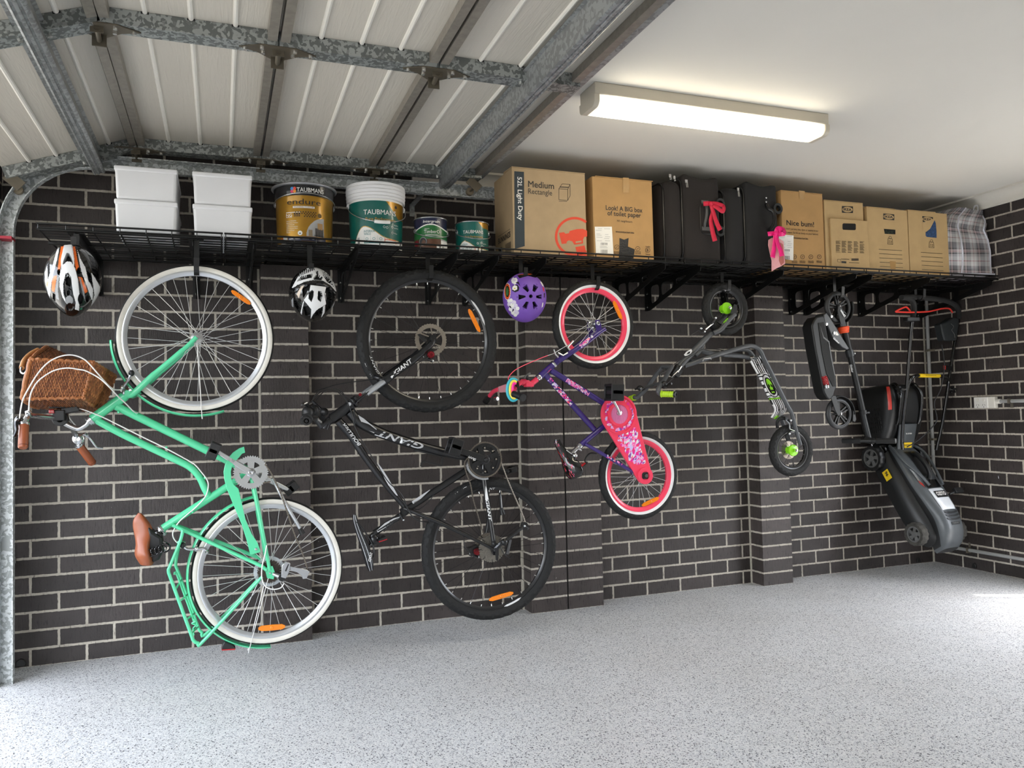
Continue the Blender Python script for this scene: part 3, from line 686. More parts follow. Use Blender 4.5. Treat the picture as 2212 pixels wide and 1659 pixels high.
def carton(label, px, z1, m_, dep, nm='cardboard_box', flap=None, x0=None, x1=None, zt=None):
    """px: left and right edges of the front face in the photograph"""
    a = at(px[0], 560, YF_).x if x0 is None else x0; b = at(px[1], 560, YF_).x if x1 is None else x1
    r = thing(nm, label, 'cardboard box', ((a+b)/2, YF_+dep/2, ZS), 'cartons on the shelf')
    mb = MB().box((a, YF_, ZS+.001), (b, YF_+dep, z1), m_); obj('carton_body', mb, r, bevel=.003)
    fl = MB(); e = .004
    for (p, q, o) in flap or (((a, YF_), (b, YF_), (0, .006)),): 
        fl.hexa([(p[0], p[1], z1), (q[0], q[1], z1), (q[0]+o[0], q[1]+dep*.45, z1), (p[0]+o[0], p[1]+dep*.45, z1), (p[0], p[1], z1+e), (q[0], q[1], z1+e), (q[0], q[1]+dep*.45, z1+e+o[1]), (p[0], p[1]+dep*.45, z1+e+o[1])], m_)
    obj('top_flap', fl, r)
    return r, a, b
def F(Y=YF_-.0012): return lambda px, py: at(px, py, Y)
def poly(m, f, pts, mt): m.add([f(*p) for p in pts], [tuple(range(len(pts)))], mt)
def stroke(m, f, a, b, w, mt):
    a, b = V(a), V(b); d = (b-a).normalized(); n = V((-d.y, d.x))*w/2
    m.add([f(*(a+n)), f(*(b+n)), f(*(b-n)), f(*(a-n))], [(0, 1, 2, 3)], mt)
def stroke_path(m, f, pts, w, mt, closed=False):
    for a, b in zip(pts, pts[1:]+(pts[:1] if closed else [])): stroke(m, f, a, b, w, mt)
def ftext(m, s, px, py, h, mt, wpx=None, al='l', bold=0, Y=YF_-.0013, shear=0, rot=None):
    """lettering on the front of a carton, its baseline start at a pixel, h and wpx in pixels"""
    o = at(px, py, Y); sc = (at(px+1, py, Y)-o).x; sv = (at(px, py-1, Y)-o).z
    if rot == 'down': f = plane_fn(o, (0, 0, -1), (1, 0, 0)); text(m, s, f, h*sc, mt, al, bold, shear, wpx*sv if wpx else None)
    else: f = plane_fn(o, (1, 0, 0), (0, 0, 1)); text(m, s, f, h*sv, mt, al, bold, shear, wpx*sc if wpx else None)
def zz(ox, oy, s): return lambda x, y: (ox+x/s, oy+y/s)
q = zz(1040, 340, 5.53)
dpt = atx(1071, 450, 2.303).y-YF_
r, a, b = carton('large kraft carton with dark side stripe and red hammer emblem', (1110, 1268.5), 2.442, kraft, dpt)
f = F(); m = MB()
poly(m, f, [q(392, 165), q(508, 173), q(517, 1060), q(400, 1093)], petrol); ftext(m, '52L Light Duty', *q(430, 232), 9.6, whitep, 93, 'l', .014, rot='down', Y=YF_-.0022)
obj('side_stripe', m, r); m = MB(); ftext(m, 'Medium', *q(560, 352), 13.5, ink, 56, 'l', .012); ftext(m, 'Rectangle', *q(560, 432), 11.5, ink, 52, 'l', -.003)
bxp = [(925, 375), (1030, 382), (1030, 515), (925, 505)]
for P_ in (bxp, [(925, 375), (962, 318), (1058, 322), (1030, 382)], [(1030, 382), (1058, 322), (1060, 455), (1030, 515)], [(940, 350), (1045, 355), (1040, 362), (935, 357)]): stroke_path(m, f, [q(*p) for p in P_], .9, ink, True)
stroke(m, f, q(925, 522), q(1022, 528), .8, ink)
obj('print', m, r); m = MB()
for i in range(64):
    A = [(1112+R*cos(t), 945+R*sin(t)) for R, t in ((234, 2*pi*i/64), (234, 2*pi*(i+1)/64), (205, 2*pi*(i+1)/64), (205, 2*pi*i/64))]
    if max(p[0] for p in A) < 1264 and max(p[1] for p in A) < 1192-(1264-A[0][0])*.06: poly(m, f, [q(*p) for p in A], ored)
poly(m, f, [q(*p) for p in ((925, 902), (985, 893), (1005, 912), (1045, 905), (1055, 878), (1140, 857), (1210, 853), (1262, 876), (1263, 945), (1228, 950), (1212, 985), (1215, 1028), (1110, 1042), (1085, 1003), (1045, 990), (1020, 1005), (1015, 1028), (960, 1034))], ored)
poly(m, f, [q(*p) for p in ((1122, 1072), (1232, 1052), (1262, 1180), (1150, 1182))], ored)
poly(m, F(YF_-.0018), [q(*p) for p in ((1125, 1003), (1195, 994), (1195, 1012), (1127, 1024))], kraft)
obj('hammer_emblem', m, r); m = MB(); fs_ = plane_fn((a-.0012, YF_+.10, 0), (0, -1, 0), (0, 0, 1))
text(m, 'BUNNINGS', fs_, .030, ink, 'l', .02, x0=-.13, y0=2.085, fit=.19); patch(m, fs_, -.13, 2.125, .06, 2.127, ink, 1)
patch(m, fs_, -.13, 2.00, -.08, 2.06, ink, 1)
for i in range(8): patch(m, fs_, -.02+i*.011, 2.0, -.015+i*.011, 2.06, ink, 1)
obj('side_print', m, r)
# toilet paper carton
r, a, b = carton('orange kraft carton with toilet paper wording and a torn black tape patch', (1284, 1413), 2.434, kraft2, .40, flap=[((2.78, YF_), (3.137, YF_), (.0, .014))])
m = MB(); ftext(m, 'Look! A BIG box', *q(1487, 625), 10, ink, 80, 'l', .014); ftext(m, 'of toilet paper', *q(1507, 690), 10, ink, 73, 'l', .014)
ftext(m, 'Hi! neighbours', *q(1620, 768), 4.6, ink, 33, 'l', -.003); ftext(m, 'WHOGIVESACRAP.ORG', *q(1603, 897), 3.1, ink, 40, 'l', .03)
def ship_label(m, pts, q):
    f2 = F(YF_-.0026)
    poly(m, F(YF_-.0018), [q(*p) for p in pts], paper); (x0, y0), (x1, _), (x2, y2) = pts[0], pts[1], pts[2]; W_, H_ = x1-x0, y2-y0
    for i, (fx, fy, fw) in enumerate(((.18, .07, .25), (.55, .07, .35), (.06, .13, .35), (.6, .28, .2), (.1, .25, .22), (.1, .3, .3), (.6, .36, .3), (.1, .37, .35), (.55, .42, .3), (.12, .5, .3), (.6, .5, .3), (.3, .7, .4), (.3, .75, .45), (.35, .58, .4))): stroke(m, f2, q(x0+W_*fx, y0+H_*fy), q(x0+W_*(fx+fw), y0+H_*fy+W_*fw*.03), .7, greyp)
    for by, bh in ((.58, .08), (.82, .14)):
        for i in range(14):
            if i % 3 != 1: stroke(m, f2, q(x0+W_*(.36+i*.03), y0+H_*by), q(x0+W_*(.362+i*.03), y0+H_*(by+bh)), .5, ink)
obj('print', m, r); m = MB(); ship_label(m, [(1353, 828), (1558, 828), (1578, 1162), (1368, 1160)], q)
obj('shipping_label', m, r); m = MB(); tp = mat('black_tape', '17171a', .35, noise=.1, scale=60, bump=.6, bscale=90)
poly(m, F(YF_-.002), [q(*p) for p in ((1650, 963), (1705, 983), (1758, 962), (1750, 1065), (1790, 1082), (1832, 1098), (1815, 1212), (1640, 1206), (1650, 1070))], tp)
obj('tape_patch', m, r); m = MB(); poly(m, F(YF_-.002), [q(*p) for p in ((1690, 240), (1762, 245), (1765, 425), (1690, 420))], tape_m)
def icon(m, x, y, r_, q, f, t_=None):
    stroke_path(m, f, [q(x+r_*cos(2*pi*i/14), y+r_*sin(2*pi*i/14)) for i in range(14)], .8, ink, True)
    if t_: ftext(m, t_, *q(x, y+r_*.5), r_/5.53*1.05, ink, None, 'c', .02)
    else: stroke(m, f, q(x-r_*.4, y+r_*.3), q(x+r_*.4, y-r_*.3), .9, ink)
obj('tape_strip', m, r); m = MB(); f = F()
icon(m, 1618, 1070, 26, q, f); icon(m, 1868, 1090, 26, q, f); icon(m, 1986, 1108, 28, q, f, 'B')
ftext(m, 'Certified', *q(1960, 1070), 2.4, ink, 10, 'l', .02); ftext(m, 'Corporation', *q(1962, 1162), 2.2, ink, 10, 'l', .02)
for x_, s1, s2 in ((1578, 'ONE HUNDRED', 'YEAR MADE'), (1832, 'GOOD FOR', 'THE HOME')): ftext(m, s1, *q(x_, 1133), 2.2, ink, 13, 'l', .02); ftext(m, s2, *q(x_, 1152), 2.2, ink, 13, 'l', .02)
obj('print', m, r)
# nice bum carton
q = zz(1400, 350, 5.53)
r, a, b = carton('kraft carton with white shipping label half behind the pink luggage tag', (1692, 1782), 2.452, kraft2, .36)
m = MB(); f = F(); ftext(m, 'Nice bum!', *q(1655, 752), 11, ink, 60, 'l', .012)
ftext(m, "We don't put any inks, dyes or scents in our", *q(1605, 802), 4.2, ink, 79, 'l', -.002); ftext(m, "toilet paper. So it's as lovely as your behind.", *q(1605, 845), 4.2, ink, 79, 'l', -.002); ftext(m, 'WHOGIVESACRAP.ORG', *q(1735, 915), 2.8, ink, 32, 'l', .03)
obj('print', m, r); m = MB(); ship_label(m, [(1560, 862), (1738, 878), (1735, 1176), (1570, 1150)], q)
obj('shipping_label', m, r); m = MB(); poly(m, F(YF_-.002), [q(*p) for p in ((1800, 340), (1872, 348), (1875, 450), (1808, 440))], tape_m)
obj('tape_strip', m, r); m = MB()
for x_ in (1750, 1845, 1945, 2045): icon(m, x_, 1132, 24, q, f); ftext(m, 'MADE WITH', *q(x_, 1190), 2.0, ink, 12, 'c', .02); ftext(m, 'GOODNESS', *q(x_, 1205), 2.0, ink, 12, 'c', .02)
obj('print', m, r)
# three store cartons
q = zz(1760, 400, 4.878)
def logo(m, pts, q, Y=YF_-.0013):
    poly(m, F(Y), [q(*p) for p in pts], ink); (x0, y0), (x1, y1), (x2, y2), (x3, y3) = pts; cx, cy = (x0+x2)/2, (y0+y2)/2; w_, h_ = (x1-x0)/2*.93, (y3-y0)/2*.85; k = (y1-y0)/(x1-x0)
    poly(m, F(Y-.0006), [q(cx+w_*cos(t), cy+h_*sin(t)+w_*cos(t)*k) for t in [2*pi*i/28 for i in range(28)]], kraft3)
    ftext(m, 'IKEA', *q(cx, cy+h_*.42), h_*.85/4.878*1.05, ink, w_*1.55/4.878, 'c', .03, Y=Y-.0013)
def weight_icon(m, x, y, q, f):
    stroke_path(m, f, [q(x+p, y+r_) for p, r_ in ((-22, -28), (22, -22), (27, 38), (-27, 32))], .7, ink, True)
    stroke_path(m, f, [q(x+14*cos(t), y-36+14*sin(t)) for t in [2*pi*i/10 for i in range(10)]], .7, ink, True)
    ftext(m, '20 kg', *q(x-16, y+5), 2.2, ink, 7, 'l', .01); ftext(m, '44 lbs', *q(x-18, y+22), 2.2, ink, 7.5, 'l', .01)
hole = mat('hole_dark', '0c0b0a', .9, noise=0); jean = mat('blue_denim', '2a4468', .9, noise=.35, scale=90); tinsel = mat('green_tinsel', '27402c', .3, .3, noise=.7, scale=150)
r, a, b = carton('store carton with a separate lower front panel, first of the three', (1785, 1869), 2.418, kraft3, .34, 'cardboard_box')
m = MB(); logo(m, [(287, 220), (403, 224), (403, 294), (287, 290)], q); obj('print', m, r)
p0 = at(*q(163, 345), YF_-.012); p1 = at(*q(578, 880), YF_-.012)
m = MB().box((p0.x, YF_-.012, ZS+.002), (p1.x, YF_-.001, p0.z), kraft3); fp = obj('front_panel', m, r, bevel=.002)
m = MB(); f = F(YF_-.0132); poly(m, f, [q(*p) for p in ((293, 412), (303, 402), (425, 405), (433, 415), (433, 465), (423, 474), (300, 470), (293, 460))], hole)
for i in range(5):
    for j in range(18):
        if (i*7+j*3) % 11 != 4: stroke(m, f, q(222+i*63, 588+j*7+i*1.5), q(222+i*63+(50-(j*13+i*5) % 17), 589+j*7+i*1.5), .55, ink)
ftext(m, 'SLAGKRONA', *q(280, 783), 2.2, ink, 17, 'l', .02, Y=YF_-.0135); stroke_path(m, f, [q(*p) for p in ((240, 780), (275, 782), (275, 812), (240, 808))], .5, ink, True); poly(m, f, [q(*p) for p in ((282, 800), (332, 803), (332, 824), (282, 820))], ink); stroke(m, f, q(362, 815), q(470, 820), .9, ink)
for i in range(18): stroke(m, f, q(390+i*4.2, 772), q(390+i*4.2, 797), .45 if i % 3 else .8, ink)
obj('print', m, fp)
for k, (pxs, z1, lab, lg) in enumerate((((1876.5, 1964), 2.400, 'store carton with hand hole showing green tinsel, middle of the three store cartons', [(722, 298), (838, 308), (838, 370), (722, 360)]), ((1965.5, 2050), 2.403, 'store carton with torn hand hole showing blue denim, next to the plaid bag', [(1132, 326), (1246, 338), (1246, 396), (1140, 388)]))):
    r, a, b = carton(lab, pxs, z1, kraft3, .34, flap=[((at(pxs[0], 560, YF_).x, YF_), (at(pxs[1], 560, YF_).x-.10, YF_), (0, .012))])
    m = MB(); f = F(); logo(m, lg, q); obj('logo_print', m, r); m = MB()
    if k == 0:
        H_ = [(728, 460), (850, 470), (850, 518), (738, 512)]; poly(m, f, [q(*p) for p in H_], hole); f2 = F(YF_-.002)
        for i in range(26): x_ = 735+random.random()*105; y_ = 468+random.random()*40; poly(m, f2, [q(x_, y_), q(x_+8, y_+9), q(x_-2, y_+6)], tinsel)
        weight_icon(m, 795, 588, q, f)
        for i in range(5): stroke(m, f, q(675+i*3, 676+i*45), q(918+i*3, 690+i*45), .8, ink)
        poly(m, F(YF_-.0016), [q(*p) for p in ((790, 800), (855, 806), (850, 905), (800, 900))], tape_m)
    else:
        poly(m, f, [q(*p) for p in ((1168, 490), (1262, 365), (1275, 400), (1283, 480), (1284, 556), (1180, 545), (1168, 530))], jean)
        poly(m, F(YF_-.003), [q(*p) for p in ((1130, 398), (1275, 345), (1262, 372), (1215, 460), (1170, 495), (1140, 470))], kraft3)
        weight_icon(m, 1230, 624, q, f)
        for i in range(5): stroke(m, f, q(1118+i*3, 708+i*45), q(1345+i*3, 722+i*45), .8, ink)
        poly(m, F(YF_-.0016), [q(*p) for p in ((1030, 895), (1420, 915), (1422, 940), (1035, 918))], tape_m)
    obj('print', m, r)
# suitcases ----------------------------------------------------------
fab = mat('black_canvas', '1f1a19', .85, noise=.08, scale=120, bump=.35, bscale=900); fab2 = mat('black_nylon', '151416', .75, noise=.08, scale=120, bump=.3, bscale=900); pip = mat('piping', '0f0f10', .35, noise=0); chrome = mat('chrome', 'd8d8d8', .18, 1, noise=0); gplas = mat('grey_plastic', '585857', .45, noise=.03)
def rbox(x0, x1, y0, y1, z0, z1, m_, bulge=.0, n=18, rad=.02, wob=.0):
    """softly bulging upholstered block with rounded edges"""
    m = MB(); lo = V((x0, y0, z0)); hi = V((x1, y1, z1)); il = lo+V((rad,)*3); ih = hi-V((rad,)*3)
    def fn(p):
        p = V(p); c = V([min(max(p[i], il[i]), ih[i]) for i in range(3)]); d = p-c
        if d.length > 1e-9: p = c+d.normalized()*rad
        u = [(p[i]-lo[i])/(hi[i]-lo[i])*2-1 for i in range(3)]
        for i in range(3):
            if i == 2 and u[2] < 0: continue
            o = [u[j] for j in range(3) if j != i]; p[i] += bulge*u[i]*(1-o[0]**2)*(1-o[1]**2)
        p[2] += wob*sin(u[0]*2.6+u[1]*2)*max(u[2], 0)
        return p
    ax = lambda a, b: (lambda t: a+(b-a)*(t+.12*sin(2*pi*t)/-1.3*.0+(.0)))
    def T(t): return .5-.5*cos(pi*t) if True else t
    X, Y_, Z = (lambda t: x0+(x1-x0)*T(t)), (lambda t: y0+(y1-y0)*T(t)), (lambda t: z0+(z1-z0)*T(t))
    for fx in (x0, x1): m.grid(lambda u, v: fn([fx, Y_(u), Z(v)]), n, n, m_)
    for fy in (y0, y1): m.grid(lambda u, v: fn([X(u), fy, Z(v)]), n, n, m_)
    for fz in (z0, z1): m.grid(lambda u, v: fn([X(u), Y_(v), fz]), n, n, m_)
    return m
def weld(o, d=.0005):
    bm = bmesh.new(); bm.from_mesh(o.data); bmesh.ops.remove_doubles(bm, verts=bm.verts, dist=d); bmesh.ops.recalc_face_normals(bm, faces=bm.faces); bm.to_mesh(o.data); bm.free(); o.data.set_sharp_from_angle(angle=radians(60)); return o
def rrect(x, y0, y1, z0, z1, r, n=6):
    out = []
    for cy_, cz_, s in ((y1-r, z1-r, 0), (y0+r, z1-r, 1), (y0+r, z0+r, 2), (y1-r, z0+r, 3)):
        for i in range(n+1): a = pi/2*(s+i/n); out.append(V((x, cy_+r*cos(a), cz_+r*sin(a))))
    return out
def zipper(px, py, Y, parent, n=1, ln=.05):
    m = MB(); p = at(px, py, Y)
    m.box(p+V((-.007, -.004, 0)), p+V((.007, .002, .018)), chrome); m.tube([p+V((-.004, -.006, 0)), p+V((-.003, -.008, -ln)), p+V((.005, -.008, -ln)), p+V((.004, -.006, 0))], .0022, chrome, 6, closed=True); obj('zip_puller', m, parent)
def suitcase(xa, xb, z1, dep, fm, label, pk):
    r = thing('suitcase', label, 'suitcase', ((xa+xb)/2, YF_+dep/2, ZS), 'suitcases on the shelf')
    o = weld(obj('case_body', rbox(xa, xb, YF_, YF_+dep, ZS+.004, z1, fm, .012, 18, .022, .012), r))
    o = weld(obj('front_pocket', rbox(xa-pk, xa+.01, YF_+.012, YF_+dep-.03, ZS+.006, z1-.03, fm, .012, 20, .055), r))
    m = MB()
    for x_, e in ((xa-pk*.94, .05), (xa-pk*.55, .03), (xa-.004, .012), (xa+.022, .006)):
        m.tube(rrect(x_, YF_+.012+e*.3, YF_+dep-.02, ZS+.01, z1-.03+(.02 if x_ > xa-.01 else -.01), .06), .005, pip, 6, closed=True)
    obj('piping', m, r)
    return r
x_a, x_b = at(1478, 470, YF_).x, at(1556, 470, YF_).x
s1 = suitcase(x_a, x_b, 2.492, .44, fab, 'taller black canvas suitcase with red ribbon on its handle', .125)
q = zz(1400, 350, 5.53)
zipper(*q(455, 250), YF_-.012, s1, ln=.028); zipper(*q(260, 185), YF_-.006, s1, ln=.012); zipper(*q(310, 205), YF_-.006, s1, ln=.012)
Yh = YF_-.03
def pts(q, L, Y): return [at(*q(*p), Y if not isinstance(Y, (list, tuple)) else Y[i]) for i, p in enumerate(L)]
m = MB(); hp = pts(q, [(650, 490), (690, 505), (702, 570), (695, 660), (680, 730), (672, 780)], [YF_-.008, Yh, Yh-.008, Yh-.008, Yh, YF_-.008])
m.tube(smoothpts(hp, 4), .008, gplas, 8); obj('grab_handle', m, s1)
m = MB(); m.box(at(*q(645, 815), YF_-.014), at(*q(728, 785), YF_+.002), gplas); m.box(at(*q(640, 490), YF_-.014), at(*q(700, 470), YF_+.002), gplas); obj('handle_mount', m, s1)
for i, y_ in enumerate((500, 830)):
    c = at(*q(852, y_), YF_-.005); m = MB(); m.ring(c, (0, 1, 0), [(.030, -.012), (.030, .012), (.016, .012), (.016, -.012)], mat('wheel_housing', '232527', .5), 24); obj('wheel_guard', m, s1)
m = MB(); fpk = plane_fn(at(*q(720, 640), YF_-.0145), (1, 0, 0), (0, 0, 1)); R_ = rrect(0, -.052, .052, -.088, .088, .03); m.tube([V((at(*q(690, 640), YF_).x+p.y*.9, YF_-.013, 2.245+p.z*1.0)) for p in R_], .0025, pip, 6, closed=True); obj('handle_recess', m, s1)
x_a, x_b = at(1612, 470, YF_).x, at(1681, 470, YF_).x
s2 = suitcase(x_a, x_b, 2.482, .42, fab2, 'shorter black suitcase with pink luggage tag hanging from it', .145)
zipper(*q(1072, 345), YF_-.008, s2, ln=.036)
m = MB()
for y_ in (428, 478): c = at(*q(1410, y_), YF_-.014); m.ball(c, .006, chrome, 10, 6)
obj('rivet', m, s2)
hp = pts(q, [(1410, 505), (1440, 560), (1490, 590), (1510, 660), (1500, 740), (1470, 790), (1440, 815)], [YF_-.01, Yh, Yh-.015, Yh-.02, Yh-.015, Yh, YF_-.01])
obj('grab_handle', MB().tube(smoothpts(hp, 4), .010, pip, 8), s2)
c = at(*q(1540, 560), YF_-.006); obj('wheel_guard', MB().ring(c, (0, 1, 0), [(.032, -.012), (.032, .012), (.018, .012), (.018, -.012)], MATS['wheel_housing'], 24), s2)
# ribbons and tag
def strip(mb, P, w, m_, side=None):
    P = smoothpts(P, 5); k = len(P); vs = []; fs = []
    for i, p in enumerate(P):
        t = (P[min(i+1, k-1)]-P[max(i-1, 0)]).normalized(); n = V(side) if side else t.cross(V((0, -1, 0)))
        n = (n-t*n.dot(t)).normalized(); ww = w[0]+(w[1]-w[0])*i/(k-1) if isinstance(w, tuple) else w
        vs += [p+n*ww/2, p-n*ww/2]
    for i in range(k-1): fs.append((2*i, 2*i+1, 2*i+3, 2*i+2))
    mb.add(vs, fs, m_)
rr_ = mat('red_velvet_ribbon', 'c41338', .6, noise=.08, scale=60); pk_ = mat('pink_satin_ribbon', 'f2127e', .35, noise=.06, scale=40); tagm = mat('pink_vinyl', 'e0a3a8', .35, noise=.1, scale=20, coat=.3)
m = MB(); Y1 = Yh-.026
strip(m, pts(q, [(660, 500), (720, 495), (790, 500)], [Y1, Y1-.012, Y1-.012]), .026, rr_); strip(m, pts(q, [(760, 495), (820, 500), (900, 530), (890, 590), (830, 550), (770, 510)], [Y1-.012, Y1-.02, Y1-.02, Y1-.03, Y1-.03, Y1-.015]), .024, rr_)
strip(m, pts(q, [(745, 505), (770, 600), (750, 700), (770, 830), (800, 945)], [Y1-.014]*5), (.020, .032), rr_); strip(m, pts(q, [(755, 510), (780, 600), (810, 700), (860, 815)], [Y1-.018, Y1-.022, Y1-.022, Y1-.02]), (.020, .032), rr_)
m.ball(at(*q(745, 500), Y1-.014), .014, rr_, 10, 6)
single('ribbon', 'crimson ribbon bow tied on the handle of the taller suitcase', 'ribbon', m, solid=.0012)
m = MB(); Y2 = Yh-.03
strip(m, pts(q, [(1430, 860), (1480, 855), (1530, 850)], Y2-.01), .026, pk_); strip(m, pts(q, [(1530, 845), (1555, 800), (1610, 815), (1615, 850), (1550, 855)], [Y2-.014, Y2-.02, Y2-.025, Y2-.03, Y2-.016]), .034, pk_)
strip(m, pts(q, [(1515, 870), (1510, 960), (1500, 1050), (1485, 1140)], Y2-.016), (.022, .034), pk_); strip(m, pts(q, [(1530, 870), (1545, 960), (1580, 1050), (1600, 1125)], Y2-.02), (.024, .034), pk_); m.ball(at(*q(1522, 858), Y2-.016), .013, pk_, 10, 6)
single('ribbon', 'hot pink satin bow on the luggage tag of the shorter suitcase', 'ribbon', m, solid=.0012)
m = MB(); o0 = [(1440, 930), (1480, 905), (1560, 905), (1620, 950), (1630, 1100), (1638, 1215), (1590, 1245), (1540, 1268), (1478, 1305), (1478, 1180), (1455, 1080), (1436, 990)]
m.prism([at(*q(*p), Y2) for p in o0], (0, .004, 0), tagm); tg = tag(obj('luggage_tag', m, bevel=.001), 'pale pink luggage tag hanging over the shelf edge under the pink bow', 'luggage tag')
m = MB().prism([at(*q(*p), Y2-.0015) for p in ((1580, 960), (1612, 985), (1625, 1200), (1590, 1235), (1565, 1180), (1575, 1060))], (0, .001, 0), mat('tag_window', 'b56a62', .3)); obj('tag_pocket', m, tg)
# plaid bag ----------------------------------------------------------
def plaid_mat():
    m = bpy.data.materials.new('plaid_weave'); m.use_nodes = True; t = m.node_tree; b = t.nodes['Principled BSDF']; b.inputs['Roughness'].default_value = .55
    u = N(t, 'UVMap', uv_map='map'); sp = N(t, 'SeparateXYZ'); t.links.new(u.outputs[0], sp.inputs[0])
    K = [(0, (.42, .42, .43)), (.10, (.42, .42, .43)), (.101, (.03, .03, .035)), (.16, (.03, .03, .035)), (.161, (.5, .42, .42)), (.20, (.25, .05, .07)), (.22, (.5, .42, .42)), (.30, (.03, .03, .035)), (.36, (.42, .42, .43)), (.361, (.20, .20, .22)), (.62, (.20, .20, .22)), (.621, (.62, .62, .62)), (.80, (.62, .62, .62)), (.801, (.30, .06, .08)), (.83, (.62, .62, .62)), (.98, (.6, .6, .6))]
    cs = []
    for ax, rep in (('X', 3.2), ('Y', 3.6)):
        mu = N(t, 'Math', operation='MULTIPLY'); mu.inputs[1].default_value = rep; t.links.new(sp.outputs[ax], mu.inputs[0])
        fr = N(t, 'Math', operation='FRACT'); t.links.new(mu.outputs[0], fr.inputs[0]); r = ramp(t, fr.outputs[0], K); r.color_ramp.interpolation = 'CONSTANT'; cs.append(r.outputs[0])
    w = N(t, 'TexChecker'); w.inputs['Scale'].default_value = 90; t.links.new(u.outputs[0], w.inputs['Vector'])
    c = mixc(t, cs[0], cs[1], .5); t.links.new(c, b.inputs['Base Color']); return m
pm = plaid_mat(); q = zz(1760, 400, 4.878)
Lx = [(1415, 940), (1412, 850), (1408, 700), (1403, 550), (1400, 420), (1430, 320), (1520, 232)]
Rx = [(1888, 948), (1880, 860), (1875, 700), (1850, 580), (1800, 480), (1820, 380), (1848, 275)]
def lerpP(L, v):
    i = min(int(v*(len(L)-1)), len(L)-2); t = v*(len(L)-1)-i; return V(L[i]).lerp(V(L[i+1]), t)
bg_ = thing('plaid_bag', 'crumpled grey plaid woven carry bag at the corner end of the shelf', 'bag', (5.55, -.42, ZS), None)
def bf(u, v):
    p = lerpP(Lx, v).lerp(lerpP(Rx, v), u); Y = YF_+.012-.022*sin(pi*u)*sin(pi*min(1, v*1.1))+.012*sin(9*v+5*u)+.010*sin(17*v-8*u)+.05*v*v
    P = at(*q(p.x, p.y), Y); P.x = min(P.x, XR-.012); P.z = max(P.z, ZS+.004); return P
DB = .26
def bk(u, v): p = bf(u, v); p.y = YF_+DB+.01*sin(6*u+9*v); return p
m = MB(); m.grid(bf, 40, 48, pm, True); m.grid(bk, 20, 24, pm, True)
m.grid(lambda u, v: bf(0, v).lerp(bk(0, v), u)+V((-.03*sin(pi*u)*(.6+.4*sin(8*v)), 0, .0)), 16, 40, pm, True); m.grid(lambda u, v: bf(1, v).lerp(bk(1, v), u), 16, 40, pm, True); m.grid(lambda u, v: bf(u, 1).lerp(bk(u, 1), v)+V((0, 0, .02*sin(pi*v)*sin(7*u))), 30, 14, pm, True); m.grid(lambda u, v: bf(u, 0).lerp(bk(u, 0), v), 12, 6, pm, True)
weld(obj('bag_body', m, bg_))
pw = mat('white_piping', 'd2d3dc', .5, noise=.05)
m = MB(); m.tube([bf(.26+.05*sin(5*v), v)+V((0, -.004, 0)) for v in [i/40 for i in range(41)]], .005, pw, 6); m.tube([bf(.93, v)+V((0, -.004, 0)) for v in [i/40 for i in range(38)]], .005, pw, 6); m.tube([bf(u, .005)+V((0, -.005, .004)) for u in [.2+.8*i/20 for i in range(21)]], .006, pw, 6); obj('seam_piping', m, bg_)
m = MB(); strip(m, pts(q, [(1672, 280), (1680, 232), (1700, 215), (1722, 222), (1715, 285)], YF_+.05), .012, pm); obj('strap_loop', m, bg_, solid=.002)
# ================================================================== hooks and helmets
def pix(P):
    d = P-EYE; z = d.dot(FWD); return 1106+FPX*d.dot(RGT)/z, 829.5-FPX*d.dot(UPV)/z
gblack = mat('gloss_black', '0d0d0e', .12, coat=.6, noise=0); gwhite = mat('gloss_white', 'e6e6e6', .18, coat=.5, noise=.01); horange = mat('helmet_orange', 'e86a1e', .3, coat=.3, noise=.02); foam = mat('helmet_foam', '131313', .9, noise=.1); hgrey = mat('helmet_grey', '8e9092', .3, noise=.02)
purple = mat('purple_shell', '7a52b4', .5, noise=.03); lilac = mat('sticker_lilac', 'd9cfe0', .45, noise=.06, scale=120); sred = mat('sticker_red', 'd0372c', .4, noise=0); sgreen = mat('sticker_green', '3c6b3a', .4, noise=.3, scale=200)
def ell(cx, cy, rx, ry, n=20): return [(cx+rx*cos(2*pi*i/n), cy+ry*sin(2*pi*i/n)) for i in range(n)]
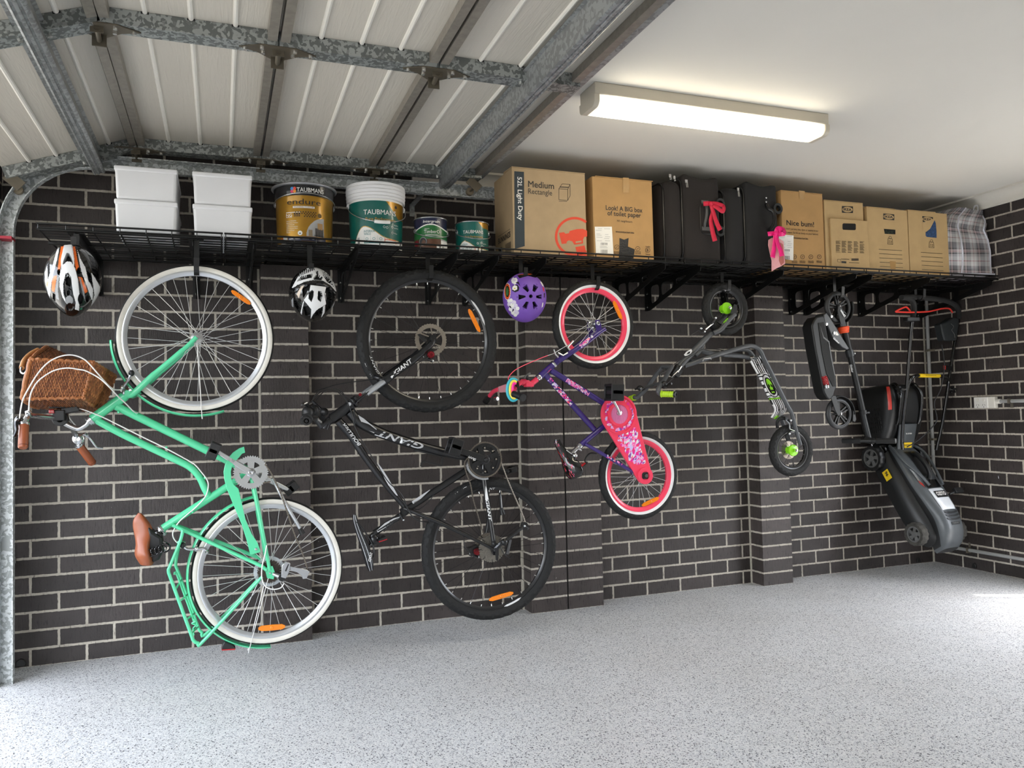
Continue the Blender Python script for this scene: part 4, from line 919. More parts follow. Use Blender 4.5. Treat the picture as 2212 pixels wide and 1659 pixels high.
def helmet(label, l, r, t, b, Y, dep, pats, q, base, nu=110, nv=110, peak=None, egg=.0):
    """pats: (polygon, material, sunk depth) in order, later wins; drawn as moulded zones of the shell"""
    ca, cb = at((l+r)/2, (t+b)/2, Y), None
    rx = (at(r, (t+b)/2, Y)-at(l, (t+b)/2, Y)).length/2; rz = (at((l+r)/2, t, Y)-at((l+r)/2, b, Y)).length/2
    view = (EYE-ca).normalized(); sx = V((0, 0, 1)).cross(view).normalized(); sz = view.cross(sx)
    root = thing('bike_helmet', label, 'helmet', ca, 'helmets hung on hooks')
    P = [([q(*p) for p in pl], m_, dz) for pl, m_, dz in pats]
    box = [(min(p[0] for p in pl), max(p[0] for p in pl), min(p[1] for p in pl), max(p[1] for p in pl)) for pl, _, _ in P]
    def look(x, y):
        res = (base, 0)
        for (pl, m_, dz), (a0, a1, b0, b1) in zip(P, box):
            if a0 <= x <= a1 and b0 <= y <= b1 and inpoly(x, y, pl): res = (m_, dz)
        return res
    def shell(u, v, k=1.0, flat=.55):
        th = pi*v; ph = 2*pi*u; x, z, d = sin(th)*cos(ph), sin(th)*sin(ph), cos(th)
        w = 1-egg*max(0, -z)**1.5*.5
        if d < 0: d *= flat
        return ca+sx*(x*rx*k*w)+sz*(z*rz*k)+view*(d*dep*k)
    def fn(u, v):
        p = shell(u, v)
        if v < .52:
            _, dz = look(*pix(p))
            if dz: p = p+(ca-view*dep*.2-p).normalized()*dz
        return p
    def mf(u, v):
        return look(*pix(shell(u, v)))[0] if v < .55 else foam
    m = MB(); m.grid(fn, nu, nv//2, mf) if False else m.grid(lambda u, v: fn(u, v*.62), nu*2, nv, lambda u, v: mf(u, v*.62))
    o = obj('shell', m, root, ang=70)
    m = MB(); m.grid(lambda u, v: shell(u, .58+v*.42, .93), 40, 16, foam); m.grid(lambda u, v: shell(u, .60, 1-.08*v), 60, 2, foam); obj('foam_liner', m, root)
    return root, ca, view
Q2 = zz(0, 330, 3.456)
W_, K_, O_ = gwhite, gblack, horange
pats = [
 ([(425, 720), (445, 700), (425, 800), (398, 900), (378, 1000), (372, 1090), (400, 1140), (360, 1060), (340, 980), (333, 890), (352, 870), (368, 960), (385, 870)], W_, 0),
 ([(575, 715), (600, 790), (645, 870), (665, 960), (695, 1020), (690, 1110), (670, 1060), (640, 970), (605, 880)], W_, 0), ([(680, 890), (712, 940), (748, 1000), (745, 1060), (690, 1170), (668, 1180), (706, 1060)], W_, 0),
 ([(352, 840), (372, 800), (372, 900), (356, 950)], foam, -.0), ([(640, 860), (668, 900), (690, 980), (664, 960)], foam, .012), ([(395, 1050), (412, 1060), (410, 1110), (395, 1090)], foam, .008),
 ([(345, 930), (362, 960), (352, 1010), (342, 980)], O_, 0),
 ([(455, 700), (480, 698), (466, 790), (446, 880), (430, 870), (440, 790)], O_, 0), ([(540, 698), (561, 700), (574, 780), (592, 870), (570, 882), (553, 800)], O_, 0), ([(402, 922), (425, 915), (405, 1040), (385, 1030), (388, 960)], O_, 0), ([(585, 925), (612, 930), (655, 1035), (637, 1050), (600, 980)], O_, 0),
 ([(478, 695), (540, 690), (556, 800), (553, 870), (462, 880), (456, 800)], W_, -.004), ([(466, 870), (480, 800), (502, 752), (520, 756), (540, 800), (546, 872), (520, 835), (488, 840)], foam, .022),
 ([(500, 812), (532, 816), (562, 866), (582, 950), (594, 1060), (590, 1175), (560, 1165), (500, 1130), (470, 1080), (446, 1000), (448, 900), (470, 840)], W_, -.005),
 ([(492, 905), (512, 898), (530, 930), (538, 1000), (548, 1060), (565, 1120), (560, 1165), (505, 1120), (478, 1060), (474, 980)], K_, .004), ([(490, 935), (512, 918), (528, 950), (526, 1000), (490, 985)], foam, .02),
 ([(590, 930), (600, 930), (630, 1040), (640, 1120), (620, 1060)], hgrey, 0), ([(410, 1030), (425, 930), (440, 925), (432, 1030), (440, 1100), (420, 1090)], hgrey, 0),
 (ell(515, 1045, 22, 32), K_, -.004), (ell(512, 1045, 12, 18), foam, .006), (ell(518, 1100, 30, 36), hgrey, -.003), (ell(522, 1150, 26, 30), K_, .006), (ell(600, 1090, 18, 40), foam, .012), (ell(590, 880, 16, 24), foam, .02), (ell(440, 890, 12, 20), foam, .02), (ell(650, 1090, 12, 26), foam, .012),
 ([(440, 1175), (520, 1195), (580, 1225), (640, 1200), (680, 1160), (585, 1180)], K_, 0)]
YH1 = -.70
helmet('black and white bike helmet with orange stripes hanging beside the door track', 95, 220, 529, 685, YH1, .155, pats, Q2, gblack, egg=.55)
Q5 = zz(560, 360, 4.096)
pats = [
 ([(290, 1075), (330, 1000), (360, 950), (420, 905), (510, 895), (590, 915), (640, 975), (668, 1050), (680, 1110), (630, 1050), (560, 1010), (480, 1005), (400, 1020), (330, 1060)], W_, -.003)]
for i in range(9): pats.append(([(352+i*16, 975-i*7), (358+i*16, 975-i*7), (352+i*16+8, 915-i*2), (348+i*16+4, 915-i*2)], K_, .004))
for i in range(7): pats.append(([(560+i*13, 925+i*9), (565+i*13, 925+i*9), (575+i*13, 965+i*11), (570+i*13, 965+i*11)], K_, .004))
pats += [([(335, 1020), (375, 972), (470, 952), (462, 985), (390, 1000)], foam, .015), ([(560, 962), (620, 990), (655, 1060), (600, 1020)], foam, .015), ([(482, 985), (515, 950), (562, 985), (548, 1006), (482, 1000)], foam, .014), ([(503, 930), (520, 925), (525, 955), (505, 950)], foam, .012),
 ([(280, 1100), (340, 1050), (420, 1018), (480, 1008), (560, 1012), (620, 1050), (672, 1120), (620, 1075), (540, 1040), (470, 1040), (380, 1060), (330, 1110)], K_, -.006),
 ([(380, 1080), (440, 1050), (420, 1110), (390, 1160)], foam, .016), ([(590, 1080), (620, 1070), (640, 1150), (600, 1180)], foam, .016), ([(300, 1170), (340, 1200), (355, 1290), (320, 1240)], foam, .018), ([(390, 1240), (440, 1230), (452, 1310), (410, 1320)], foam, .018), ([(490, 1270), (550, 1240), (560, 1290), (500, 1320)], foam, .018), ([(600, 1180), (640, 1170), (630, 1250), (590, 1280)], foam, .018),
 ([(330, 1130), (368, 1060), (402, 1048), (372, 1095), (350, 1165)], mat('helmet_cream', 'cfbfae', .3, noise=0), 0), ([(284, 1180), (300, 1160), (302, 1245), (290, 1235)], hgrey, 0), ([(640, 1245), (668, 1190), (652, 1290), (630, 1305)], hgrey, 0),
 ([(455, 1048), (520, 1056), (590, 1065), (575, 1130), (590, 1215), (510, 1265), (480, 1300), (455, 1345), (462, 1262), (395, 1180), (440, 1120)], W_, -.005),
 ([(440, 1115), (468, 1094), (482, 1105), (478, 1150), (462, 1195), (438, 1165)], foam, .02), ([(520, 1100), (545, 1103), (557, 1140), (541, 1197), (516, 1172)], foam, .02),
 ([(388, 1195), (398, 1190), (382, 1260), (377, 1312), (366, 1290)], W_, -.003), ([(565, 1235), (584, 1225), (577, 1290), (545, 1338), (560, 1290)], W_, -.003)]
YH2 = -.60
helmet('black and white bike helmet with pale slotted top, hanging beside the mountain bike wheel', 624, 726, 579, 695, YH2, .14, pats, Q5, gblack, egg=.3)
Q6 = zz(1030, 560, 4.88)
slots = [[(440, 372), (510, 385), (515, 400), (442, 428)], [(484, 300), (527, 266), (551, 328), (535, 346)], [(588, 332), (600, 266), (645, 293), (611, 346)], [(625, 386), (682, 373), (682, 418), (628, 406)], [(588, 450), (611, 448), (642, 495), (600, 524)], [(520, 448), (547, 452), (525, 524), (480, 502)]]
pats = [([(425, 172), (560, 146), (640, 186), (622, 194), (540, 176), (450, 200)], blackp, 0), ([(440, 160), (590, 152), (600, 160), (440, 166)], horange, 0),
 (ell(322, 340, 36, 92), paper, 0), (ell(322, 340, 31, 85), sred, 0), (ell(322, 340, 25, 72), horange, 0), (ell(322, 340, 20, 62), blackp, 0), (ell(320, 340, 14, 46), sgreen, 0),
 ([(366, 205), (385, 190), (400, 200), (418, 192), (430, 215), (422, 250), (400, 268), (372, 250), (360, 228)], paper, 0), ([(380, 215), (398, 206), (412, 220), (404, 232), (388, 232)], lilac, 0), ([(405, 245), (440, 235), (460, 285), (435, 260)], blackp, 0), ([(372, 285), (395, 270), (430, 268), (448, 300), (440, 335), (405, 350), (375, 335)], blackp, 0), ([(376, 290), (398, 272), (425, 285), (425, 318), (396, 332), (372, 318)], paper, 0), ([(388, 305), (404, 298), (412, 312), (396, 320)], mat('sticker_yellow', 'd9c25a', .4, noise=0), 0),
 *[(ell(cx_, cy_, rx_, ry_, 10), m_, 0) for cx_, cy_, rx_, ry_, m_ in ((335, 440, 16, 18, paper), (360, 432, 20, 20, paper), (390, 455, 26, 24, lilac), (345, 475, 24, 26, lilac), (375, 490, 26, 26, paper), (410, 490, 22, 24, lilac), (360, 525, 26, 26, paper), (395, 530, 30, 28, lilac), (430, 520, 20, 22, paper), (385, 565, 26, 22, paper), (420, 565, 26, 24, lilac), (405, 590, 20, 16, paper))],
 ([(335, 488), (358, 495), (366, 520), (352, 512)], blackp, 0), ([(380, 525), (392, 520), (388, 545), (372, 560)], blackp, 0), ([(400, 500), (408, 520), (396, 512)], hgrey, 0), ([(372, 462), (386, 470), (378, 480)], hgrey, 0),
 ([(665, 235), (690, 240), (706, 290), (690, 280)], paper, 0), ([(690, 290), (708, 300), (712, 350), (700, 330)], sred, 0), ([(705, 360), (718, 360), (716, 410), (706, 400)], blackp, 0), ([(690, 460), (702, 455), (696, 500), (684, 510)], paper, 0)]
pats += [(s, foam, .022) for s in slots]+[(ell(570, 390, 17, 19), foam, .022)]
for s in slots:
    cx, cy = sum(p[0] for p in s)/4, sum(p[1] for p in s)/4; d = V((cx-570, cy-390)).normalized(); e = V((cx, cy))+d*52
    pats.append(([(e.x-d.y*10, e.y+d.x*10), (e.x+d.y*10, e.y-d.x*10), (e.x-d.x*14, e.y-d.y*14)], purple, .004))
YH3 = -.51
helmet('round purple skate helmet with black radial vents and stickers', 1089, 1177, 590, 696, YH3, .12, pats, Q6, purple, egg=.12)
# hooks: one over each hung thing
def hk(px, py, Y, zb, lab): p = at(px, py, Y); hook(p.x, Y, zb, lab)
hk(165, 520, -.60, at(165, 545, -.60).z, 'black hook holding the orange striped helmet')
hk(425, 560, -.585, at(425, 588, -.585).z, 'black hook holding the front wheel of the mint bicycle')
hk(669, 560, YH2, at(669, 598, YH2).z, 'black hook holding the helmet with the slotted white top')
hk(924, 560, -.485, at(926, 600, -.485).z, 'black hook holding the front wheel of the black mountain bike')
hk(1125, 570, YH3, at(1125, 604, YH3).z, 'black hook holding the purple helmet')
hk(1280, 590, -.475, at(1284, 622, -.475).z, 'black hook holding the pink rimmed wheel')
hk(1560, 600, -.42, at(1566, 628, -.42).z, 'black hook holding the small wheel of the dark kick scooter')
hk(1803, 620, -.485, at(1808, 641, -.485).z, 'black hook holding the folded scooter wheel')
hk(1978, 630, -.45, at(1986, 645, -.45).z, 'black hook holding the foam handle of the lawn mower')
# ================================================================== bicycle parts
rub = mat('tyre_rubber', '131313', .75, noise=.12, scale=60, bump=.3, bscale=300); wside = mat('tyre_whitewall', 'd9d5cb', .6, noise=.06, scale=20); alur = mat('rim_alloy', 'c9cccf', .28, .75, noise=.02); spk = mat('spoke_steel', 'd4d4d2', .3, .6, noise=0); spkb = mat('spoke_black', '1c1c1c', .3, .3, noise=0)
orefl = mat('amber_reflector', 'f08412', .2, coat=.5, noise=.04, scale=200); rrefl = mat('red_reflector', 'a81820', .2, coat=.5, noise=.04); bplas = mat('black_plastic', '151516', .45, noise=.05); chain_m = mat('chain_steel', '6e665c', .4, .6, noise=.2, scale=300); castm = mat('cassette_dark', '4a423a', .4, .6, noise=.2, scale=200); polal = mat('polished_alloy', 'c6c8ca', .16, .9, noise=.02)
NY = V((0, -1, 0))
def wheel(parent, nm, c, R, rt, rim, nsp, treadm, sidem, rimm, spm, hubm, knob=0, ax=NY, refl=(), hubw=.05, hubr=.016, fl=.024, nseg=96, sp_r=.0013, sidew=(.35, 1.0), vlv=None, nip=None, cross=2):
    ro, ri, rw = rim; ax = V(ax).normalized()
    m = MB(); m.ring(c, ax, [(ro, -rw/2), (ro, rw/2), (ro-.004, rw/2+.001), ((ro+ri)/2, rw/2*.95), (ri, rw*.22), (ri, -rw*.22), ((ro+ri)/2, -rw/2*.95), (ro-.004, -rw/2-.001)], rimm, nseg); w = obj(nm, m, parent)
    # tyre: moulded section with tread blocks round the crown
    k = 18; rc = R-rt; u0 = V((1, 0, 0)); u0 = (u0-ax*u0.dot(ax)).normalized(); v0 = ax.cross(u0); n = nseg*3 if knob else nseg
    vs = []; fs = []; ms = []
    for i in range(n):
        a = 2*pi*i/n; d = u0*cos(a)+v0*sin(a)
        for j in range(k):
            t = 2*pi*j/k; rr = rt
            if knob and cos(t) > .15: rr = rt+(knob*1.5 if (i+(j % 2)*3) % 6 < 3 else -knob*.4)
            rad = rc+rr*cos(t); 
            if cos(t) < -.6: rad = max(rad, ro-.004)
            vs.append(c+d*rad+ax*(rr*sin(t)))
    for i in range(n):
        p, q = i*k, ((i+1) % n)*k
        for j in range(k):
            t = 2*pi*(j+.5)/k; cs = cos(t); fs.append((p+j, p+(j+1) % k, q+(j+1) % k, q+j)); ms.append(sidem if -sidew[1] < cs < sidew[0] and not (knob and False) else treadm)
    m = MB(); m.add(vs, fs, ms); obj('tyre', m, w, ang=24 if knob else 38)
    m = MB(); m.lathe([(.004, -hubw-.012), (.004, -hubw), (hubr*.6, -hubw), (hubr*.6, -hubw*.62), (fl, -hubw*.6), (fl, -hubw*.54), (hubr, -hubw*.5), (hubr*.8, 0), (hubr, hubw*.5), (fl, hubw*.54), (fl, hubw*.6), (hubr*.6, hubw*.62), (hubr*.6, hubw), (.004, hubw), (.004, hubw+.012)], c, ax, hubm, 24); obj('hub', m, w)
    for i in range(nsp):
        a = 2*pi*i/nsp; s = 1 if i % 2 else -1; dr = 1 if (i//2) % 2 else -1; b = a+dr*cross*.42*(fl/.024)**0
        p = c+(u0*cos(b)+v0*sin(b))*(fl-.003)+ax*(s*hubw*.57); q = c+(u0*cos(a)+v0*sin(a))*(ri+.002)+ax*(s*rw*.1)
        m = MB().tube([p, q], sp_r, spm, 5)
        if nip: m.tube([p+(q-p)*.955, q], sp_r*1.9, nip, 6)
        obj('spoke', m, w)
    for (p, q, ww) in refl:
        d = q-p; m = MB(); pts = [p, p+d*.12, p+d*.5, p+d*.88, q]; wd = [ww*.35, ww*.9, ww, ww*.9, ww*.35]
        nn = d.normalized().cross(ax); poly_ = [a+nn*h/2 for a, h in zip(pts, wd)]+[a-nn*h/2 for a, h in reversed(list(zip(pts, wd)))]
        m.prism([x+ax*.004 for x in poly_], ax*-.008, orefl); m.lathe([(.009, .004), (.006, .007), (.001, .007)], p+d*.5, ax, orefl, 12); obj('spoke_reflector', m, w, bevel=.001)
    if vlv is not None:
        d = u0*cos(vlv)+v0*sin(vlv); obj('valve', MB().tube([c+d*(ri+.002), c+d*(ri-.03)], [.003, .0022], bplas, 8), w)
    return w
def P_(Y):
    return lambda *a: [at(px, py, Y) for px, py in a]
def tubefn(a, b, r, lift=.0008):
    a, b = V(a), V(b); u = (b-a).normalized(); n = EYE-(a+b)/2; n = (n-u*n.dot(u)).normalized(); v = n.cross(u)
    return lambda x, y: a+u*x+(n*cos(y/r)+v*sin(y/r))*(r+lift)
def tube_text(mb, s, a, b, r, h, mt, bold=.01, shear=0, y0=0, fit=None, al='l'):
    text(mb, s, tubefn(a, b, r), h, mt, al, bold, shear, fit=fit or (V(b)-V(a)).length, y0=y0-h/2)
def tube_patch(mb, a, b, r, pts, mt):
    f = tubefn(a, b, r, .0006); L = (V(b)-V(a)).length; mb.add([f(x*L, y*r) for x, y in pts], [tuple(range(len(pts)))], mt)
def disc(mb, c, ax, R, ri, th, mt, n=48, teeth=0, tooth=.004):
    if not teeth: mb.ring(c, ax, [(R, -th/2), (R, th/2), (ri, th/2), (ri, -th/2)], mt, n); return
    ax = V(ax); u = V((1, 0, 0)); u = (u-ax*u.dot(ax)).normalized(); w = ax.cross(u); N_ = teeth*4; vs = []; fs = []
    for i in range(N_):
        d = u*cos(2*pi*i/N_)+w*sin(2*pi*i/N_); ro = R+(tooth if i % 4 < 2 else 0)
        vs += [V(c)+d*ro+ax*th/2, V(c)+d*ri+ax*th/2, V(c)+d*ri-ax*th/2, V(c)+d*ro-ax*th/2]
    for i in range(N_):
        p, q = 4*i, 4*((i+1) % N_); fs += [(p, q, q+1, p+1), (p+1, q+1, q+2, p+2), (p+2, q+2, q+3, p+3), (p+3, q+3, q, p)]
    mb.add(vs, fs, mt)
def chain(parent, pts, closed=False, w=.0035, m_=None):
    P = smoothpts(pts, 10, closed); L = sum((b-a).length for a, b in zip(P, P[1:])); n = int(L/.0127)*2; out = []; acc = 0; seg = 0
    for i in range(n+1):
        t = L*i/n; 
        while seg < len(P)-2 and acc+(P[seg+1]-P[seg]).length < t: acc += (P[seg+1]-P[seg]).length; seg += 1
        out.append(P[seg].lerp(P[seg+1], min(1, (t-acc)/max((P[seg+1]-P[seg]).length, 1e-6))))
    return obj('chain', MB().tube(out, [w*1.25 if i % 2 else w*.7 for i in range(len(out))], m_ or chain_m, 6), parent)
def pedal(parent, c, ln, wd, up=V((0, 0, 1)), ax=NY, m_=None, nm='pedal'):
    m = MB(); c = V(c); up = V(up).normalized(); ax = V(ax).normalized(); sd = up.cross(ax).normalized()
    m.obox(c+up*ln*.42, ax*.042, up*ln*.08, sd*wd*.5, m_ or bplas); m.obox(c-up*ln*.42, ax*.042, up*ln*.08, sd*wd*.5, m_ or bplas); m.obox(c, ax*.045, up*ln*.13, sd*wd*.42, m_ or bplas)
    for s in (-1, 1): m.obox(c+ax*.040*s, ax*.005, up*ln*.46, sd*wd*.5, m_ or bplas)
    return obj(nm, m, parent, bevel=.003)
# ------------------------------------------------------------------ mint step-through city bicycle
mint = mat('mint_paint', '55cd98', .28, coat=.5, noise=.02, scale=5); brown = mat('brown_leather', '8f4a28', .45, coat=.15, noise=.08, scale=25); wcab = mat('white_cable', 'e4e3df', .4, noise=0)
YB = -.60; p = P_(YB)
B1 = thing('city_bicycle', 'mint green step-through bicycle with wicker basket hanging by its front wheel', 'bicycle', at(581, 1232, YB))
cF, cR = at(425.4, 731, YB), at(581, 1232, YB); RW = .331
rf_ = [(at(500, 628, YB-.008), at(541, 657, YB-.008), .020)]
wheel(B1, 'front_wheel', cF, RW, .0165, (RW-.028, RW-.050, .024), 36, rub, wside, alur, spk, polal, refl=rf_, sidew=(.36, .80), vlv=-.2)
wheel(B1, 'rear_wheel', cR, RW, .0165, (RW-.028, RW-.050, .024), 36, rub, wside, alur, spk, polal, refl=[(at(558, 1358, YB-.008), at(616, 1353, YB-.008), .026)], sidew=(.36, .80), hubw=.06)
z3 = zz(0, 720, 3.456); z4 = zz(220, 920, 3.318)
def a3(x, y, Y=YB): return at(*z3(x, y), Y)
def a4(x, y, Y=YB): return at(*z4(x, y), Y)
fr = MB()
hA, hB = a3(975, 435), a3(690, 640)
fr.tube([hA, hB], .0205, mint, 16); fr.tube([a3(935, 470), a3(870, 520)], .0195, mint, 14)
bb = at(541, 1019, YB)
fr.tube([a3(870, 545), a3(1560, 882), bb], .0175, mint, 14)                    # down tube
fr.tube(smoothpts([a3(705, 640), a3(860, 725), a3(1000, 795), a3(1300, 938), a3(1420, 1000), a3(1490, 1075), a3(1530, 1160), a3(1562, 1215)], 5), .0155, mint, 14)
fr.tube([bb, at(352, 1141, YB)], .0165, mint, 14); fr.cyl(bb+NY*.04, bb-NY*.04, .022, mint, 20)
dN, dF = cR+NY*.062, cR-NY*.062
fr.tube([at(373, 1133, YB)+NY*.02, at(566, 1223, YB-.055), dN+V((-.012, 0, .012))], .0085, mint, 10); fr.tube([at(373, 1133, YB)-NY*.02, at(560, 1205, YB+.05), dF], .0085, mint, 10)
fr.tube([bb+NY*.03, at(556, 1090, YB-.05), dN+V((0, 0, .012))], [.011, .010, .008], mint, 10); fr.tube([bb-NY*.03, dF], .010, mint, 10)
fr.prism([dN+V((x, .002, z)) for x, z in ((-.022, .022), (.012, .030), (.022, .0), (.016, -.030), (-.012, -.022))], (0, -.005, 0), mint)
obj('frame', fr, B1)
m = MB(); cr = a3(960, 450)
for s, off in ((1, 0), (-1, 0)):
    q = [cr+NY*.012*s, at(290, 851, YB)+NY*.045*s, at(333, 812, YB)+NY*.05*s, at(376, 776, YB)+NY*.052*s, at(406, 750, YB)+NY*.054*s, cF+NY*.056*s]
    m.tube(smoothpts(q, 4), [.014]*9+[.012]*6+[.010]*6, mint, 12)
m.tube([cr+NY*.05, cr-NY*.05], .013, mint, 12); obj('fork', m, B1)
m = MB(); m.lathe([(.021, 0), (.025, .002), (.025, .010), (.022, .012), (.022, .018), (.018, .022)], hB, (hB-hA), polal, 24); m.lathe([(.022, -.006), (.024, 0), (.024, .008), (.020, .012)], hA, (hA-hB), polal, 24); obj('headset', m, B1)
# mudguards
def guard(c, R, a0, a1, nm, w=.024):
    f = MB(); n = 48; vs = []; fs = []; k = 7
    for i in range(n+1):
        a = radians(a0+(a1-a0)*i/n); d = V((cos(a), 0, sin(a)))
        for j in range(k): t = (j/(k-1)-.5)*2; vs.append(c+d*(R+.010*(1-t*t))+V((0, t*w, 0)))
    for i in range(n):
        for j in range(k-1): fs.append((i*k+j, i*k+j+1, (i+1)*k+j+1, (i+1)*k+j))
    f.add(vs, fs, mint); return obj(nm, f, B1, solid=.0015, ang=60)
def ang(c, px, py): q = at(px, py, YB)-c; return math.degrees(atan2(q.z, q.x)) % 360
gF = guard(cF, RW+.010, ang(cF, 247, 735), ang(cF, 486, 893), 'front_mudguard'); gR = guard(cR, RW+.008, ang(cR, 553, 1062), ang(cR, 585, 1408), 'rear_mudguard')
for s in (1, -1):
    obj('mudguard_stay', MB().tube([cF+NY*.05*s, at(437, 905, YB)+NY*.022*s], .002, spk, 6), B1); obj('mudguard_stay', MB().tube([cR+NY*.06*s, at(536, 1408, YB)+NY*.022*s], .002, spk, 6), B1)
# drive side
m = MB(); cc = bb+NY*.052
disc(m, cc, NY, .071, .048, .003, polal, teeth=44, tooth=.005); m.ring(cc, NY, [(.050, -.001), (.050, .001), (.012, .001), (.012, -.001)], polal, 5*8) if False else None
for i in range(5):
    a = 2*pi*i/5+.3; d = V((cos(a), 0, sin(a))); e = V((-sin(a), 0, cos(a))); m.prism([cc+d*.01+e*.012+NY*.002, cc+d*.052+e*.016+NY*.002, cc+d*.052-e*.016+NY*.002, cc+d*.01-e*.012+NY*.002], NY*.003, polal)
m.lathe([(.020, 0), (.020, .006), (.012, .010), (.001, .010)], cc, NY, polal, 24)
obj('chainring', m, B1)
def crank(c, e, m_, nm='crank_arm', w=(.026, .018)):
    m = MB(); d = (e-c); n = d.normalized().cross(NY); P = [c+n*w[0]/2-d*.06, c+n*w[0]/2+d*.2, e+n*w[1]/2, e+n*w[1]*.3+d*.05, e-n*w[1]*.3+d*.05, e-n*w[1]/2, c-n*w[0]/2+d*.2, c-n*w[0]/2-d*.06]
    m.prism([q+NY*.006 for q in P], NY*-.014, m_); m.lathe([(.013, .004), (.013, .010), (.008, .012), (.001, .009)], c, NY, m_, 20); return obj(nm, m, B1, bevel=.004)
crank(bb+NY*.072, at(472, 977, YB-.072), polal); crank(bb-NY*.06, at(619, 1056, YB+.06), polal)
pedal(B1, at(461, 974, YB-.12), .075, .045, up=(.45, 0, 1)); pedal(B1, at(628, 1054, YB+.10), .07, .04, up=(.8, 0, .6))
gp = [(1020, 148), (985, 160), (940, 190), (905, 230), (883, 275), (872, 330), (878, 385), (895, 450), (940, 560), (1000, 700), (1035, 810), (1065, 925), (1140, 905), (1118, 840), (1075, 775), (1030, 670), (980, 450), (945, 420), (928, 380), (925, 325), (935, 290), (955, 255), (985, 225), (1005, 200), (1028, 192)]
m = MB().prism([at(*z4(*g), YB-.078) for g in gp], (0, .012, 0), mint); m.cyl(at(*z4(1105, 884), YB-.079), at(*z4(1105, 884), YB-.084), .006, polal, 12); obj('chain_guard', m, B1, bevel=.002)
# cassette, spoke disc, derailleur, chain
m = MB()
for i, r_ in enumerate((.050, .045, .040, .035, .030, .026)): disc(m, cR+NY*(.030+i*.004), NY, r_, .012, .002, castm, teeth=int(r_*560), tooth=.003)
obj('cassette', m, B1)
clr = mat('clear_disc', 'cfd6da', .15, alpha=.45, noise=0)
m = MB(); disc(m, cR+NY*.024, NY, .068, .02, .0015, clr); obj('spoke_protector', m, B1)
jp = a4(1460, 1045, YB-.07); dp = a4(1318, 1030, YB-.075); gp_ = a4(1290, 1085, YB-.075)
m = MB(); m.tube([dN+V((.012, -.004, -.004)), gp_], [.008, .012], polal, 10); m.prism([a4(x, y, YB-.09) for x, y in ((1290, 1000), (1320, 972), (1352, 985), (1342, 1050), (1318, 1095), (1285, 1085))], (0, .025, 0), polal)
m.prism([a4(x, y, YB-.078) for x, y in ((1345, 1005), (1395, 1015), (1470, 1030), (1490, 1045), (1468, 1095), (1440, 1098), (1435, 1075), (1400, 1050), (1350, 1035))], (0, .004, 0), polal); obj('rear_derailleur', m, B1, bevel=.003)
m = MB(); m.cyl(gp_+NY*.012, gp_-NY*.012, .016, bplas, 16); obj('derailleur_pivot', m, B1); m = MB(); disc(m, jp, NY, .014, .004, .004, bplas, 16, teeth=10, tooth=.003); obj('jockey_wheel', m, B1)
m = MB(); m.prism([a4(x, y, YB-.092) for x, y in ((1312, 1040), (1335, 990), (1342, 992), (1322, 1044))], (0, .001, 0), ink); obj('derailleur_badge', m, B1)
chain(B1, [cc+V((.06, 0, .035)), a4(1215, 340, YB-.055), a4(1262, 440, YB-.058), a4(1310, 560, YB-.06), a4(1375, 760, YB-.062), a4(1440, 920, YB-.066), jp+V((.008, 0, .012))])
chain(B1, [cc+V((.05, .0, -.05)), a4(1210, 400, YB-.052)])
m = MB(); m.tube([a4(1225, 380, YB+.03), a4(1318, 560, YB-.02), a4(1425, 742, YB-.03)], .0075, mat('stand_alloy', 'b9bcc0', .35, .6), 10); k_ = obj('kickstand', m, B1); m = MB(); m.tube([a4(1418, 735, YB-.03), a4(1440, 775, YB-.03)], [.010, .013], bplas, 10); obj('stand_foot', m, k_)
# saddle: a lofted hide with a nose and two-lobed rear
def loft(sp, secs, m_, n=16):
    vs = []; fs = []; 
    for c, s, o, hs, ho in secs:      # centre, side vector, out vector, half width, depth
        for j in range(n): a = 2*pi*j/n; vs.append(c+s*(hs*cos(a))+o*(ho*(sin(a) if sin(a) > 0 else sin(a)*.25)))
    k = len(secs)
    for i in range(k-1):
        for j in range(n): fs.append((i*n+j, i*n+(j+1) % n, (i+1)*n+(j+1) % n, (i+1)*n+j))
    fs += [tuple(range(n-1, -1, -1)), tuple(range((k-1)*n, k*n))]; return MB().add(vs, fs, m_)
sd_ = V((0, 1, 0)); base = [(282, 628), (300, 665), (330, 720), (338, 780), (330, 850), (340, 920), (352, 985)]
top = [(262, 622), (228, 668), (222, 720), (235, 790), (242, 850), (236, 920), (275, 990)]
hw = [.012, .024, .032, .045, .072, .085, .06]
base = [(v.x, v.y) for v in smoothpts([V((*g, 0)) for g in base], 5)]; top = [(v.x, v.y) for v in smoothpts([V((*g, 0)) for g in top], 5)]; hw = [v.x for v in smoothpts([V((g, 0, 0)) for g in hw], 5)]
secs = []
for (b_, t_, h_) in zip(base, top, hw): A = a4(*b_, YB-.01); T_ = a4(*t_, YB-.01); o_ = T_-A; secs.append((A, sd_, o_.normalized(), h_, o_.length))
sa = obj('saddle', loft(None, secs, brown, 24), B1, ang=60)
m = MB(); m.prism([a4(x, y, YB-.05) for x, y in ((330, 720), (365, 760), (430, 800), (440, 900), (410, 960), (360, 985), (330, 930), (322, 860))], (0, .09, 0), bplas); obj('saddle_underside', m, sa, bevel=.012, seg=3)
m = MB()
for i in range(4): 
    c = a4(352+i*28, 905-i*10, YB-.062); ax_ = (a4(400, 850, YB)-a4(350, 900, YB)).normalized(); pts_ = [c+V((.016*cos(t), -.002-.02*(t/(8*pi)), .016*sin(t))) for t in [i_*pi/6 for i_ in range(40)]]
    m.tube(pts_, .0022, gblack, 6)
